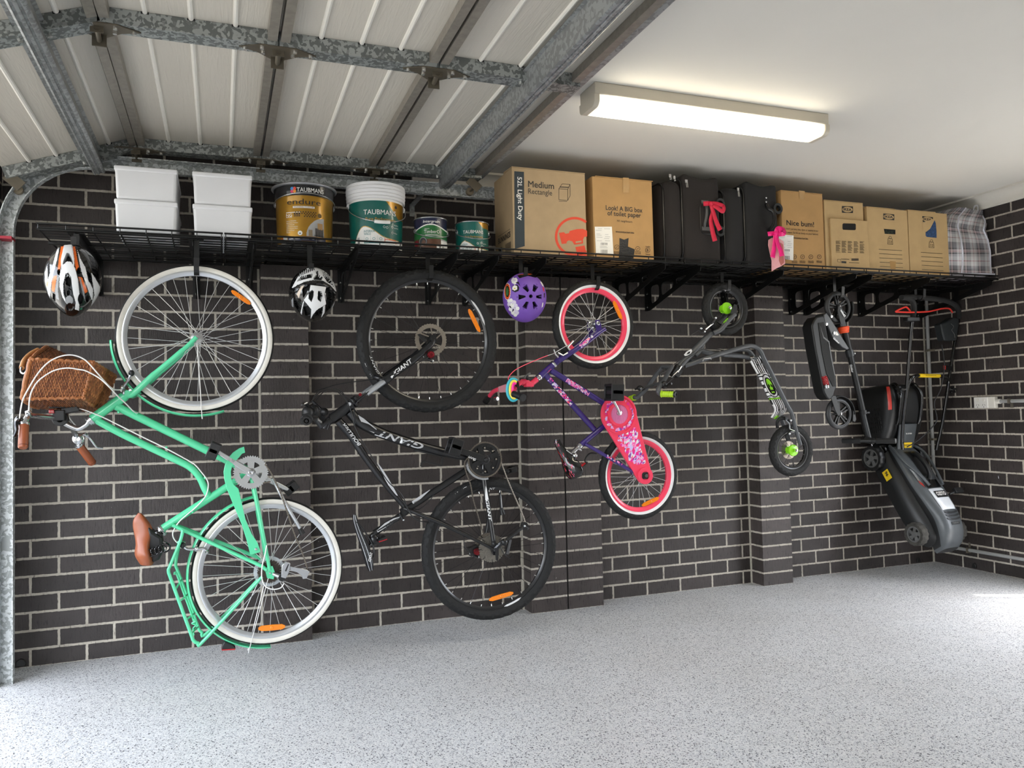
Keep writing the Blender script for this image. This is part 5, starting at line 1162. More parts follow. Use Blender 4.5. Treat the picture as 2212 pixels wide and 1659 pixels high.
m.tube(smoothpts([a4(440, 830, YB-.04), a4(480, 850, YB-.05), a4(486, 885, YB-.04), a4(450, 905, YB-.03), a4(440, 880, YB-.03)], 5), .004, gblack, 6); m.tube([a4(375, 770, YB-.03), a4(420, 820, YB-.03), a4(430, 900, YB-.03)], .004, gblack, 6); obj('saddle_spring', m, sa)
m = MB(); m.lathe([(.019, 0), (.021, .003), (.021, .016), (.019, .02)], a4(440, 735), a4(410, 755)-a4(440, 735), polal, 20); m.cyl(a4(440, 765, YB-.02), a4(452, 775, YB-.03), .008, polal, 10); obj('seat_clamp', m, B1)
obj('seat_post', MB().tube([a4(440, 735), a4(395, 775), a4(370, 800)], [.013, .015, .012], bplas, 12), B1)
m = MB(); c = a4(402, 780, YB-.03); m.lathe([(.016, -.02), (.016, .008), (.008, .010), (.008, .004), (.001, .004)], c, NY, gblack, 16); obj('saddle_clamp', m, B1)
# stem, handlebar, grips, levers
st0 = hB+(hB-hA).normalized()*.02; hc = at(131, 905, YB)
m = MB(); m.tube(smoothpts([st0, a3(640, 685), a3(585, 712), a3(530, 695), a3(480, 670)], 5), .0115, polal, 14); obj('stem', m, B1)
Gn = [at(52, 917, YB-.27), at(49.5, 968, YB-.31)]; Gf = [at(171, 962, YB+.22), at(201, 1002, YB+.27)]
bar_ = smoothpts([Gn[0], at(57, 905, YB-.25), at(63, 898, YB-.21), at(80, 899, YB-.12), hc, at(150, 918, YB+.10), at(163, 938, YB+.18), Gf[0]], 6)
m = MB(); m.tube(bar_, .0112, polal, 12); obj('handlebar', m, B1)
for g in (Gn, Gf):
    d = (g[1]-g[0]); m = MB(); m.tube([g[0], g[0]+d*.05, g[0]+d*.95, g[1]], [.016, .0175, .0175, .014], brown, 16); gg = obj('hand_grip', m, B1)
    d_ = d.normalized(); m = MB(); m.lathe([(.0185, 0), (.0195, .004), (.018, .010)], g[0]-d_*.006, d_, polal, 20); m.lathe([(.0178, 0), (.0178, .004)], g[1]-d_*.012, d_, mat('brown_stitch', '6d341a', .6), 16); obj('grip_ring', m, gg)
m = MB(); m.tube(smoothpts([at(62, 900, YB-.23), at(60, 890, YB-.24), at(64, 893, YB-.24)], 4), .010, polal, 10); m.tube(smoothpts([at(40, 908, YB-.27), at(35, 917, YB-.29), at(36, 930, YB-.30), at(31, 944, YB-.31)], 5), [.010]*5+[.007]*5+[.006]*6, gblack, 8); m.ball(at(41, 909, YB-.26), (.016, .014, .02), gblack, 12, 8); obj('brake_lever', m, B1)
m = MB(); c = at(170, 948, YB+.20); m.lathe([(.022, -.02), (.024, -.012), (.024, .012), (.016, .02), (.009, .021), (.009, .016), (.001, .016)], c, NY, polal, 24); m.tube(smoothpts([c, at(183, 938, YB+.2), at(196, 950, YB+.22), at(208, 965, YB+.24), at(222, 968, YB+.25)], 5), [.009]*8+[.005]*13, polal, 8); obj('brake_lever', m, B1)
m = MB(); m.box(at(105, 872, YB-.05), at(152, 882, YB+.07), bplas); m.obox(hc+V((.0, 0, .015)), V((.022, 0, 0)), V((0, .05, 0)), V((0, 0, .022)), bplas); m.ring(hc, NY, [(.030, -.018), (.030, .018), (.012, .018), (.012, -.018)], bplas, 24); m.obox(at(155, 885, YB), V((.03, 0, .006)), V((0, .04, 0)), V((-.004, 0, .012)), bplas); mk = obj('basket_mount', m, B1, bevel=.003)
obj('release_tab', MB().box(at(105, 885, YB-.06), at(119, 893, YB-.04), rrefl), mk, bevel=.003)
# wicker basket
def wick_mat():
    m = bpy.data.materials.new('wicker'); m.use_nodes = True; t = m.node_tree; b = t.nodes['Principled BSDF']; b.inputs['Roughness'].default_value = .5
    u = N(t, 'UVMap', uv_map='map'); br = N(t, 'TexBrick', offset=.5, offset_frequency=2); br.inputs['Scale'].default_value = 1; br.inputs['Brick Width'].default_value = .10; br.inputs['Row Height'].default_value = .034; br.inputs['Mortar Size'].default_value = .008; br.inputs['Mortar Smooth'].default_value = 1
    br.inputs['Color1'].default_value = (*lin('7c4520'), 1); br.inputs['Color2'].default_value = (*lin('b87846'), 1); br.inputs['Mortar'].default_value = (*lin('3a1c0c'), 1)
    nz = N(t, 'TexNoise'); nz.inputs['Scale'].default_value = 14; t.links.new(u.outputs[0], nz.inputs['Vector']); va = N(t, 'VectorMath', operation='MULTIPLY_ADD'); va.inputs[1].default_value = (.02, .02, .02); t.links.new(nz.outputs['Color'], va.inputs[0]); t.links.new(u.outputs[0], va.inputs[2]); t.links.new(va.outputs[0], br.inputs['Vector'])
    n2 = N(t, 'TexNoise'); n2.inputs['Scale'].default_value = 25; t.links.new(u.outputs[0], n2.inputs['Vector']); r = ramp(t, n2.outputs[0], [(.3, (.65, .6, .55)), (.7, (1.25, 1.2, 1.15))]); t.links.new(mixc(t, br.outputs['Color'], r.outputs[0], 1.0, 'MULTIPLY'), b.inputs['Base Color']); return m
wick = wick_mat(); wrim = mat('wicker_cane', '9a5f33', .5, noise=.2, scale=80)
near = [at(47, 862, -.80), at(66, 776, -.80), at(201, 783, -.78), at(180, 859, -.78)]; far = [at(84, 882, -.44), at(103, 748, -.42), at(249, 812, -.45), at(219, 890, -.45)]
ctr = sum(near+far, V())/8
def wv(p, u, v, n_, off): return p+n_*(.0038*(1 if (int(u*off[0]+.5)+int(v*off[1])) % 2 else -1)) 
def quadface(m, A, B, C, D, nu, nv, rep):
    n_ = (B-A).cross(D-A).normalized(); n_ = n_ if n_.dot((A+C)/2-ctr) > 0 else -n_
    s = m.uv is None
    if s: m.uv = {}
    o = len(m.v); vs = []; fs = []
    for j in range(nv+1):
        for i in range(nu+1):
            u, v = i/nu, j/nv; p = A.lerp(B, u).lerp(D.lerp(C, u), v); e = min(u, 1-u, v, 1-v)
            cell = v*rep[1]; ph = (1 if int(cell) % 2 else -1); p = p+n_*(.004*abs(sin(pi*cell))+.0022*sin(pi*u*rep[0])*ph*sin(pi*(cell % 1))+.012*sin(pi*u)*sin(pi*v)); m.uv[o+len(vs)] = (u*rep[0]*.05, v*rep[1]*.034); vs.append(p)
    for j in range(nv):
        for i in range(nu): fs.append((j*(nu+1)+i, j*(nu+1)+i+1, (j+1)*(nu+1)+i+1, (j+1)*(nu+1)+i))
    m.add(vs, fs, wick)
m = MB(); A, B_, C_, D_ = near; a_, b__, c_, d_ = far
quadface(m, A, B_, C_, D_, 48, 144, (12, 36)); quadface(m, D_, C_, c_, d_, 48, 96, (12, 24)); quadface(m, B_, b__, c_, C_, 48, 128, (12, 32)); quadface(m, A, a_, d_, D_, 48, 128, (12, 32)); quadface(m, a_, b__, c_, d_, 30, 30, (12, 30))
bk_ = obj('wicker_basket', m, B1, ang=180); bk_['label'] = 'brown woven wicker basket with steel handle hook'
rp = [A, B_, b__, a_]; m = MB(); rim_ = smoothpts([rp[0].lerp(rp[1], .15), rp[0].lerp(rp[1], .85), rp[1].lerp(rp[2], .12), rp[1].lerp(rp[2], .88), rp[2].lerp(rp[3], .12), rp[2].lerp(rp[3], .88), rp[3].lerp(rp[0], .15), rp[3].lerp(rp[0], .85)], 5, True)
m.tube([q+V((.0015*sin(i*2.1), 0, .0015*cos(i*2.1))) for i, q in enumerate(rim_)], .009, wrim, 8, closed=True)
for e in ((D_, C_), (C_, c_), (c_, d_), (d_, D_), (A, D_), (B_, C_)): m.tube([e[0].lerp(e[1], i/24)+V((.003*sin(i*2.2), .002*cos(i*3), .003*cos(i*2.2))) for i in range(25)], .007, wrim, 8)
obj('basket_border', m, bk_)
m = MB(); m.tube(smoothpts([at(47, 795, -.74), at(53, 778, -.68), at(66, 765, -.62), at(82, 756, -.56)], 5), .010, mat('cane_handle', 'b07a48', .5, noise=.15, scale=90), 10); obj('carry_handle', m, bk_)
m = MB(); m.tube(smoothpts([at(46, 793, -.74), at(45, 803, -.75), at(52, 807, -.76), at(58, 801, -.76)], 4), .004, polal, 8); m.tube([at(58, 803, -.79), at(92, 800, -.80)], .003, polal, 6); obj('handle_hook', m, bk_)
# cables
def cable(parent, L, Y, r, m_, nm='brake_cable'):
    Ys = Y if isinstance(Y, (list, tuple)) else [Y]*len(L); return obj(nm, MB().tube(smoothpts([at(px, py, y) for (px, py), y in zip(L, Ys)], 6), r, m_, 8), parent)
def ys(a, b, n): return [a+(b-a)*i/(n-1) for i in range(n)]
L = [(42, 905), (49, 865), (66, 832), (84, 804), (103, 784), (124, 772), (145, 767), (162, 768), (178, 774), (191, 784), (214, 810), (232, 830), (246, 841), (262, 842)]; cable(B1, L, ys(YB-.27, YB-.25, len(L)-3)+[YB-.20, YB-.12, YB-.05], .0026, wcab)
L = [(62, 888), (64, 862), (69, 844), (80, 826), (95, 813), (118, 800), (145, 795), (170, 798), (185, 801), (205, 811), (220, 821), (236, 836), (252, 853), (272, 872), (289, 889), (297, 892)]; cable(B1, L, ys(YB-.27, YB-.25, len(L)-4)+[YB-.20, YB-.13, YB-.07, YB-.03], .0026, wcab)
L = [(168, 925), (152, 905), (144, 884), (152, 880), (174, 883), (217, 899), (260, 920), (310, 945), (359, 969), (398, 990), (420, 1003), (436, 1021), (447, 1036), (450, 1050), (444, 1072), (425, 1094), (405, 1111), (388, 1126), (377, 1142), (373, 1154), (377, 1166), (388, 1175), (400, 1172)]; cable(B1, L, ys(YB+.12, YB-.022, 5)+[YB-.024]*(len(L)-5), .0026, wcab)
L = [(576, 1178), (573, 1195), (566, 1225), (566, 1250), (574, 1267), (590, 1273), (606, 1270), (613, 1261)]; cable(B1, L, YB-.08, .0026, wcab, 'gear_cable')
m = MB()
for px, py in ((256, 890), (359, 967), (295, 893), (443, 1032), (416, 1106)): c = at(px, py, YB-.02); m.ball(c, (.006, .005, .006), mint, 8, 6)
obj('cable_stop', m, B1)
for pts_ in (((284, 806), (276, 822), (264, 838), (262, 843), (268, 848)), ((395, 1178), (405, 1186), (424, 1186), (440, 1185), (447, 1192))):
    m = MB(); q = [at(px, py, YB-.035) for px, py in pts_]; m.tube(smoothpts(q, 4), .006, polal, 8); m.ball(q[0], (.012, .01, .014), bplas, 10, 8); m.ball(q[2], (.010, .012, .012), polal, 10, 8); m.ball(q[4], (.010, .02, .012), polal, 10, 8); obj('brake_caliper', m, B1)
# rack
RK = MB(); rkN = [(582, 745), (560, 830), (490, 1000), (478, 1040), (500, 1110), (635, 1480), (655, 1535), (690, 1556), (735, 1535), (1150, 1080)]; rkF = [(570, 800), (545, 900), (530, 990), (545, 1040), (620, 1240), (690, 1440), (715, 1475), (760, 1478), (1120, 1100)]
RK.tube(smoothpts([a4(*g, YB-.055) for g in rkN], 5), .0072, mint, 10); RK.tube(smoothpts([a4(*g, YB+.07) for g in rkF], 5), .0068, mint, 10)
RK.tube([a4(548, 835, YB-.05), a4(590, 835, YB+.05)], .006, mint, 8)
for n0, f0 in (((527, 1175), (575, 1092)), ((566, 1250), (612, 1210)), ((605, 1390), (660, 1345)), ((640, 1490), (690, 1440))): RK.tube([a4(*n0, YB-.055), a4(*f0, YB+.06)], .004, mint, 8)
RK.tube(smoothpts([a4(520, 1065, YB-.02), a4(535, 1058, YB-.01), a4(600, 1230, YB), a4(668, 1420, YB)], 4), .005, mint, 8)
rk = obj('rear_rack', RK, B1); m = MB(); m.tube(smoothpts([a4(650, 1380, YB), a4(672, 1400, YB-.01), a4(645, 1415, YB), a4(675, 1430, YB-.01), a4(655, 1450, YB), a4(660, 1500, YB)], 5), .003, mint, 6); obj('spring_clip', m, rk)
m = MB(); m.prism([a4(x, y, YB-.02) for x, y in ((862, 1575), (880, 1545), (930, 1565), (958, 1600), (860, 1605))], (0, .05, 0), bplas); tl = obj('tail_reflector', m, B1, bevel=.004); m = MB().prism([a4(x, y, YB-.022) for x, y in ((858, 1603), (958, 1597), (955, 1606), (860, 1611))], (0, .054, 0), rrefl); obj('red_lens', m, tl)
# ------------------------------------------------------------------ black mountain bike
mblk = mat('satin_black_frame', '141416', .32, coat=.35, noise=.03); msil = mat('decal_silver', 'c9cacd', .3, .35, noise=.02); mwht = mat('decal_white', 'e4e4e4', .4, noise=0); anod = mat('red_anodised', '7d1a22', .3, .5, noise=0); rotm = mat('rotor_steel', '9d9488', .3, .7, noise=.1, scale=200)
YM = -.50
B2 = thing('mountain_bike', 'matte black mountain bike with knobbly tyres hanging by its front wheel', 'bicycle', at(1059, 1183, YM))
z6 = zz(640, 700, 3.771); z7 = zz(740, 980, 4.424); z5 = zz(540, 530, 3.687)
def b6(x, y, Y=YM): return at(*z6(x, y), Y)
def b7(x, y, Y=YM): return at(*z7(x, y), Y)
def b5(x, y, Y=YM): return at(*z5(x, y), Y)
cF, cR = at(926, 736, YM), at(1059.5, 1183.5, YM); RW = .362
nipm = mat('nipple_brass', 'd6d6d2', .3, .6, noise=0)
kw = dict(nseg=90, knob=.0022, sidew=(.15, .9), sp_r=.0011, nip=nipm, hubw=.055)
w1 = wheel(B2, 'front_wheel', cF, RW, .027, (RW-.044, RW-.064, .026), 32, rub, rub, mblk, spkb, mblk, refl=[(b5(1742, 508, YM-.01), b5(1830, 690, YM-.01), .022)], **kw)
w2 = wheel(B2, 'rear_wheel', cR, RW, .027, (RW-.044, RW-.064, .026), 32, rub, rub, mblk, spkb, mblk, refl=[(b7(1400, 1398, YM-.01), b7(1630, 1328, YM-.01), .023)], **kw)
def arc_text(mb, s, c, R, a0, h, mt, Y, cw=True, fit=None, bold=.01):
    s_ = -1 if cw else 1
    f = lambda x, y: V((c.x, Y, c.z))+V((cos(a0+s_*x/R), 0, sin(a0+s_*x/R)))*(R-s_*y*1.0 if not cw else R+y)
    text(mb, s, f, h, mt, 'l', bold, .2, fit=fit)
def adeg(c, q): return atan2(q.z-c.z, q.x-c.x)
m = MB(); yt = YM-.0275
arc_text(m, 'GIANT', cR, .335, adeg(cR, b7(1040, 440)), .014, mwht, YM-.0235, True, .10)
arc_text(m, 'NT', cR, .300, adeg(cR, b7(1395, 335)), .010, mwht, YM-.0145, True, .03)
obj('tyre_lettering', m, w2)
m = MB(); arc_text(m, 'GIANT', cF, .338, adeg(cF, b6(660, 420)), .012, mwht, YM-.0235, True, .09); arc_text(m, 'GIANT', cF, .304, adeg(cF, b6(690, 395)), .010, mwht, YM-.0145, True, .10); obj('tyre_lettering', m, w1)
def rim_arc(w, c, R, q0, q1, wd, mt, Y):
    a0, a1 = adeg(c, q0), adeg(c, q1); vs = []; fs = []
    for i in range(25): a = a0+(a1-a0)*i/24; d = V((cos(a), 0, sin(a))); e = wd*min(1, i/4, (24-i)/4)/2; vs += [V((c.x, Y, c.z))+d*(R+e), V((c.x, Y, c.z))+d*(R-e)]
    for i in range(24): fs.append((2*i, 2*i+2, 2*i+3, 2*i+1))
    obj('rim_decal', MB().add(vs, fs, mt), w)
rim_arc(w1, cF, .309, b5(1745, 440), b5(1870, 640), .010, mwht, YM-.0142); rim_arc(w2, cR, .309, b7(1700, 1370), b7(1530, 1440), .010, mwht, YM-.0142)
m = MB()
for c, Y in ((cF, YM-.042), (cR, YM+.045)):
    m = MB(); cc = V((c.x, Y, c.z)); disc(m, cc, NY, .080 if c is cF else .07, .060 if c is cF else .052, .002, rotm, teeth=36, tooth=.0025)
    for i in range(6): a = i*pi/3; d = V((cos(a), 0, sin(a))); e = V((cos(a+.5), 0, sin(a+.5))); m.bar(cc+d*.02, cc+e*.062, .006, .002, rotm)
    obj('brake_rotor', m, w1 if c is cF else w2)
# frame
F2 = MB(); hT, hB = b6(440, 665), b6(300, 765); bbp = at(1040, 992, YM)
F2.tube([hB+(hB-hT)*.1, hB, hT, hT+(hT-hB)*.08], [.026, .026, .025, .027], mblk, 18)
F2.tube(smoothpts([b6(435, 715), b6(520, 800), b6(700, 890), b6(1000, 990), b6(1250, 1055), bbp], 6), [.027]*6+[.028]*6+[.026]*6+[.024]*6+[.022]*6+[.021], mblk, 16)
F2.tube(smoothpts([b6(345, 790), b6(440, 900), b6(560, 1080), b6(740, 1320), b6(870, 1470), b6(905, 1510)], 5), [.021]*5+[.019]*5+[.017]*5+[.015]*11, mblk, 14)
F2.tube([bbp, b6(1350, 1215), b6(930, 1490), b6(860, 1555)], .0175, mblk, 14); F2.cyl(bbp+NY*.04, bbp-NY*.04, .024, mblk, 20)
dN, dF = cR+NY*.068, cR-NY*.066
for s, yy in ((1, YM-.04), (-1, YM+.04)):
    sh = 0 if s > 0 else 1
    F2.tube(smoothpts([b7(585, 520, YM-.012*s), b7(760, 590, yy), b7(950, 670, yy-.012*s), b7(1200, 790, yy-.02*s), (dN if s > 0 else dF)+V((-.02, 0, .012)), dN if s > 0 else dF], 5), [.0105]*16+[.008]*10, mblk, 10)
    F2.tube(smoothpts([bbp+NY*.03*s, b7(1350, 260, yy), b7(1400, 560, yy-.015*s), (dN if s > 0 else dF)+V((-.004, 0, .03))], 6), [.014]*6+[.012]*13, mblk, 12)
F2.prism([dN+V((x, .003, z)) for x, z in ((-.03, .02), (0, .04), (.02, .02), (.02, -.03), (-.01, -.025))], (0, -.006, 0), mblk)
fr2 = obj('frame', F2, B2)
# decals
m = MB()
dn0, dn1 = b6(520, 800), b6(1250, 1055)
def tp(a, b, r, pts, mt): tube_patch(m, a, b, r, pts, mt)
a_, b_ = b6(470, 745), b6(700, 890)
tp(b6(480, 765), b6(640, 866), .0285, [(0, .75), (.3, .75), (.6, .55), (1.0, .35), (1.0, -.5), (.75, -.6), (.45, -.35), (.15, .25)], msil)
tube_text(m, 'GIANT', b6(1020, 1000), b6(640, 880), .0275, .030, msil, .03, .35)
obj('frame_decal', m, fr2); m = MB(); tube_text(m, 'BOULDER', b6(515, 985), b6(382, 812), .0205, .016, mwht, .012, .2)
obj('frame_decal', m, fr2); m = MB(); tp(b6(640, 1135), b6(830, 1390), .0185, [(0, .75), (.2, .75), (.5, .5), (1, -.2), (.95, -.75), (.7, -.7), (.45, -.35), (.25, .1)], msil)
obj('frame_decal', m, fr2); m = MB(); tp(b7(940, 660, YM-.046), b7(1250, 815, YM-.052), .0115, [(0, .5), (.3, .6), (1, .1), (1, -.1), (.5, -.35), (.2, .1)], mwht)
obj('frame_decal', m, fr2); m = MB(); tube_text(m, 'BOULDER', b7(680, 470), b7(740, 440), .0182, .006, ink, .01); tp(b7(670, 480), b7(840, 360), .0178, [(0, .7), (.35, .7), (1, .5), (1, .35), (.35, -.2), (.0, -.1)], msil)
obj('frame_decal', m, fr2); m = MB(); ca, cb = b7(1350, 300, YM-.052), b7(1415, 700, YM-.058)
tube_text(m, 'GIANT', b7(1380, 440, YM-.055), b7(1412, 640, YM-.057), .0135, .014, mwht, .02, .2); tp(b7(1350, 310, YM-.052), b7(1378, 440, YM-.055), .0138, [(0, .7), (.2, .85), (1, .7), (1, -.6), (.6, -.2)], mwht)
tube_text(m, 'tough road', b7(1348, 420, YM-.03), b7(1362, 510, YM-.03), .02, .006, mwht, .0) if False else None
obj('frame_decal', m, fr2); m = MB(); m.lathe([(.0001, 0), (.009, .001), (.009, .0)], b6(432, 652, YM-.026), NY, msil, 16, cap=False); obj('frame_decal', m, fr2)
# fork
m = MB(); fc = b6(700, 470)
for s in (1, -1):
    q = [fc+NY*.052*s, b6(780, 405)+NY*.054*s, b6(940, 290)+NY*.056*s, b6(1080, 165)+NY*.06*s, cF+NY*.058*s]
    m.tube(smoothpts(q, 5), [.021]*6+[.020]*5+[.017]*5+[.013]*5, mblk, 14)
m.tube(smoothpts([fc+NY*.055, b6(650, 440)+NY*.04, b6(630, 430), b6(650, 440)-NY*.04, fc-NY*.055], 5), .012, mblk, 10)
m.prism([cF+NY*.066+V((x, 0, z)) for x, z in ((-.03, -.02), (.0, .024), (.022, .02), (.026, -.012), (.0, -.03))], NY*-.012, mblk); fk = obj('fork', m, B2)
m = MB(); a_, b_ = b6(790, 415, YM-.054), b6(950, 288, YM-.057); tube_text(m, 'GIANT', b6(800, 402, YM-.056), b6(935, 296, YM-.058), .0205, .022, mwht, .02, .2)
tube_patch(m, b6(770, 440, YM-.054), b6(805, 400, YM-.055), .021, [(0, -.3), (0, .2), (1, .5), (1, .1)], mwht); obj('fork_decal', m, fk)
m = MB()
for s in (1, -1): m.tube([fc+NY*.052*s, b6(560, 570)+NY*.05*s], .0145, alur, 16)
obj('stanchion', m, B2)
m = MB(); m.obox(b6(520, 600), (b6(560, 570)-b6(480, 630))*.5, NY*.07, V((.012, 0, .016)), mblk); m.tube([b6(480, 630), b6(500, 600)], .022, mblk, 14); m.ring(b6(470, 640), (hT-hB), [(.028, -.008), (.028, .008), (.018, .008), (.018, -.008)], mblk, 24); cw_ = obj('fork_crown', m, B2, bevel=.006)
m = MB(); m.lathe([(.008, 0), (.008, .001), (.0, .001)], b6(520, 575, YM-.072), NY, anod, 12); obj('crown_badge', m, cw_)
# stem, bar, controls
m = MB(); s0 = hB+(hB-hT).normalized()*.03; m.tube([hB, s0], .019, mblk, 16); 
for i in range(3): m.ring(hB+(s0-hB)*(.3+.25*i), (hT-hB), [(.021, -.003), (.021, .003), (.01, .003), (.01, -.003)], mblk, 20)
m.tube([s0, b6(205, 830), b6(160, 765)], [.020, .019, .017], mblk, 14); m.cyl(s0, b6(232, 855), .018, mblk, 16); st_ = obj('stem', m, B2)
m = MB(); tube_text(m, 'GIANT', b6(205, 800, YM-.016), b6(160, 765, YM-.016), .019, .008, mwht, .01); obj('stem_decal', m, st_)
hc = b6(160, 768); m = MB(); gN, gF = b6(82, 790, YM-.34), at(690, 905, YM+.30)
m.tube(smoothpts([gN, b6(95, 770, YM-.2), b6(140, 768, YM-.08), hc, b6(165, 770, YM+.08), at(684, 905, YM+.2), gF], 5), .0125, mblk, 12); obj('handlebar', m, B2)
m = MB(); d = V((-.0, 1, 0)); m.tube([gN, gN+d*.005, gN+d*.12, gN+d*.125], [.0165, .0185, .0175, .016], rub, 16); gp_ = obj('hand_grip', m, B2); m = MB(); m.ring(gN+d*.002, NY, [(.020, -.004), (.020, .006), (.011, .006), (.011, -.004)], mblk, 24); m.lathe([(.011, .004), (.007, .004), (.006, .002), (.001, .002)], gN, NY, bplas, 16); obj('bar_plug', m, gp_)
m = MB(); m.tube([gF, gF-d*.12], .0175, rub, 14); obj('hand_grip', m, B2)
m = MB(); c = b6(95, 720, YM-.2); m.ball(c, (.028, .03, .03), bplas, 14, 10); m.ball(b6(150, 700, YM-.16), (.022, .03, .024), bplas, 14, 10); m.tube(smoothpts([b6(100, 690, YM-.2), b6(85, 655, YM-.22), b6(60, 650, YM-.27), b6(50, 660, YM-.33)], 5), [.010]*5+[.008]*5+[.007]*6, mblk, 8); m.ring(b6(85, 775, YM-.21), NY, [(.026, -.02), (.026, .02), (.012, .02), (.012, -.02)], bplas, 24); m.box(b6(120, 745, YM-.18), b6(175, 690, YM-.13), bplas); obj('brake_lever', m, B2, bevel=.003)
m = MB(); m.tube([b6(48, 660, YM-.30), b6(88, 640, YM-.28)], .004, alur, 8); m.ball(b6(168, 715, YM-.17), .006, alur, 8, 6); obj('shift_lever', m, B2)
m = MB(); c = at(700, 890, YM+.16); m.ball(c, (.022, .03, .022), bplas, 12, 8); m.tube([c, at(676, 868, YM+.22), at(668, 872, YM+.3)], .007, mblk, 8); obj('brake_lever', m, B2)
# seatpost and saddle
m = MB(); a_, b_ = b6(860, 1555), b7(300, 760); m.tube([a_, b_], .0152, mblk, 16); sp2 = obj('seat_post', m, B2)
m = MB(); tube_patch(m, b7(540, 590), b7(330, 745), .0158, [(0, .55), (.3, .75), (1, .35), (1, -.35), (.6, -.75), (.25, -.3)], msil); tube_text(m, 'GIANT', b7(385, 738), b7(492, 630), .0164, .017, ink, .03, .25, fit=.062); obj('post_decal', m, sp2)
m = MB(); m.ring(b7(585, 555), a_-b_, [(.023, -.012), (.023, .012), (.015, .012), (.015, -.012)], mblk, 20); m.tube([b7(545, 570, YM-.024), b7(580, 630, YM-.03)], .006, mblk, 8); m.ball(b7(582, 632, YM-.03), .006, alur, 8, 6); obj('seat_clamp', m, B2)
m = MB(); m.ball(b7(300, 820), (.026, .022, .028), mblk, 14, 10); m.tube(smoothpts([b7(320, 760), b7(280, 790), b7(285, 850), b7(270, 880)], 4), .013, mblk, 10); obj('saddle_clamp', m, B2)
m = MB(); m.tube(smoothpts([b7(135, 650, YM-.022), b7(210, 740, YM-.022), b7(290, 880, YM-.022), b7(300, 960, YM-.025), b7(285, 1000, YM-.03)], 5), .0035, mblk, 8); m.tube(smoothpts([b7(135, 650, YM+.022), b7(210, 740, YM+.022), b7(290, 880, YM+.022), b7(300, 960, YM+.025)], 5), .0035, mblk, 8); rl_ = obj('saddle_rail', m, B2)
base = [(128, 590), (150, 660), (190, 760), (235, 860), (262, 950), (272, 1030), (278, 1085)]; top = [(98, 580), (96, 640), (122, 740), (158, 850), (195, 970), (220, 1060), (245, 1118)]; hw = [.016, .021, .025, .035, .055, .07, .055]
base = [(v.x, v.y) for v in smoothpts([V((*g, 0)) for g in base], 4)]; top = [(v.x, v.y) for v in smoothpts([V((*g, 0)) for g in top], 4)]; hw = [v.x for v in smoothpts([V((g, 0, 0)) for g in hw], 4)]
secs = []
for b_, t_, h_ in zip(base, top, hw): A = b7(*b_); T_ = b7(*t_); o_ = T_-A; secs.append((A+o_*.1, V((0, 1, 0)), o_.normalized(), h_, o_.length*.9))
sv = obj('saddle', loft(None, secs, mat('saddle_black', '18181a', .5, noise=.04), 24), B2, ang=60); sv['label'] = 'slim black saddle with silver side stripe'
m = MB(); vs = []; fs = []
for i, (A, sd, o_, h_, d_) in enumerate(secs):
    for t in (-.62, -.30): a = t*pi/2*1.0+pi*1.5 if False else None
    for th in (pi*1.0+.9, pi*1.0+.35): pass
    vs += [A-V((0, 1, 0))*h_*1.015*cos(tt)+o_*d_*1.03*sin(tt) for tt in (.30, .95)]
for i in range(len(secs)-1): fs.append((2*i, 2*i+1, 2*i+3, 2*i+2))
m.add(vs, fs, msil); obj('saddle_stripe', m, sv)
m = MB(); f = plane_fn(b7(268, 1035, YM-.075), b7(285, 955, YM-.05)-b7(268, 1035, YM-.075), V((-1, 0, .2)), .002); text(m, 'GIANT', f, .013, mwht, 'l', .02, .2, fit=.05); obj('saddle_lettering', m, sv)
m = MB().prism([b7(x, y, YM-.03) for x, y in ((345, 838), (425, 812), (428, 822), (350, 848))], (0, .06, 0), rrefl); rr2 = obj('rear_reflector', m, B2); m = MB(); m.prism([b7(x, y, YM-.033) for x, y in ((342, 825), (400, 800), (415, 792), (420, 815), (345, 838))], (0, .066, 0), bplas); m.tube([b7(350, 790), b7(375, 815)], .007, bplas, 8); obj('reflector_bracket', m, rr2)
# drivetrain
m = MB(); cc = bbp+NY*.055; disc(m, cc, NY, .086, .070, .003, mblk, teeth=42, tooth=.004); disc(m, cc-NY*.008, NY, .068, .05, .003, mblk, teeth=32, tooth=.004)
for i in range(4): a = i*pi/2+.4; d = V((cos(a), 0, sin(a))); e = V((-d.z, 0, d.x)); m.prism([cc+e*.014, cc+d*.076+e*.012, cc+d*.076-e*.012, cc-e*.014], NY*.004, mblk)
for i in range(8): a = i*pi/4; m.ball(cc+V((cos(a), 0, sin(a)))*.06+NY*.003, .005, rotm, 8, 5)
m.lathe([(.024, 0), (.024, .008), (.014, .012), (.001, .010)], cc, NY, mblk, 20); obj('chainring', m, B2)
q = MB(); P1 = at(982, 968, YM-.075); crank.__globals__['B1'] = B2; ca_ = crank(bbp+NY*.075, P1, mblk, w=(.034, .024)); m = MB(); f = plane_fn(b6(1465, 1098, YM-.0825), b6(1390, 1065, YM-.0825)-b6(1465, 1098, YM-.0825), V((-.3, 0, -1))); text(m, 'SRAM', f, .011, mwht, 'l', .02, 0, fit=.040); obj('crank_lettering', m, ca_)
crank(bbp-NY*.06, at(1096, 1018, YM+.06), mblk)
pedal(B2, at(981, 965, YM-.13), .085, .06, up=(.35, 0, 1)); pedal(B2, at(1096, 1016, YM+.11), .08, .03, up=(1, 0, .2))
m = MB(); 
for i, r_ in enumerate((.068, .060, .052, .045, .038, .031, .026)): disc(m, cR+NY*(.022+i*.0045), NY, r_, .012, .002, mat('cassette_steel', '8a857c', .35, .7, noise=.2, scale=200), teeth=int(r_*520), tooth=.003)
obj('cassette', m, B2)
jp = b7(1735, 690, YM-.07); j2 = b7(1560, 880, YM-.07)
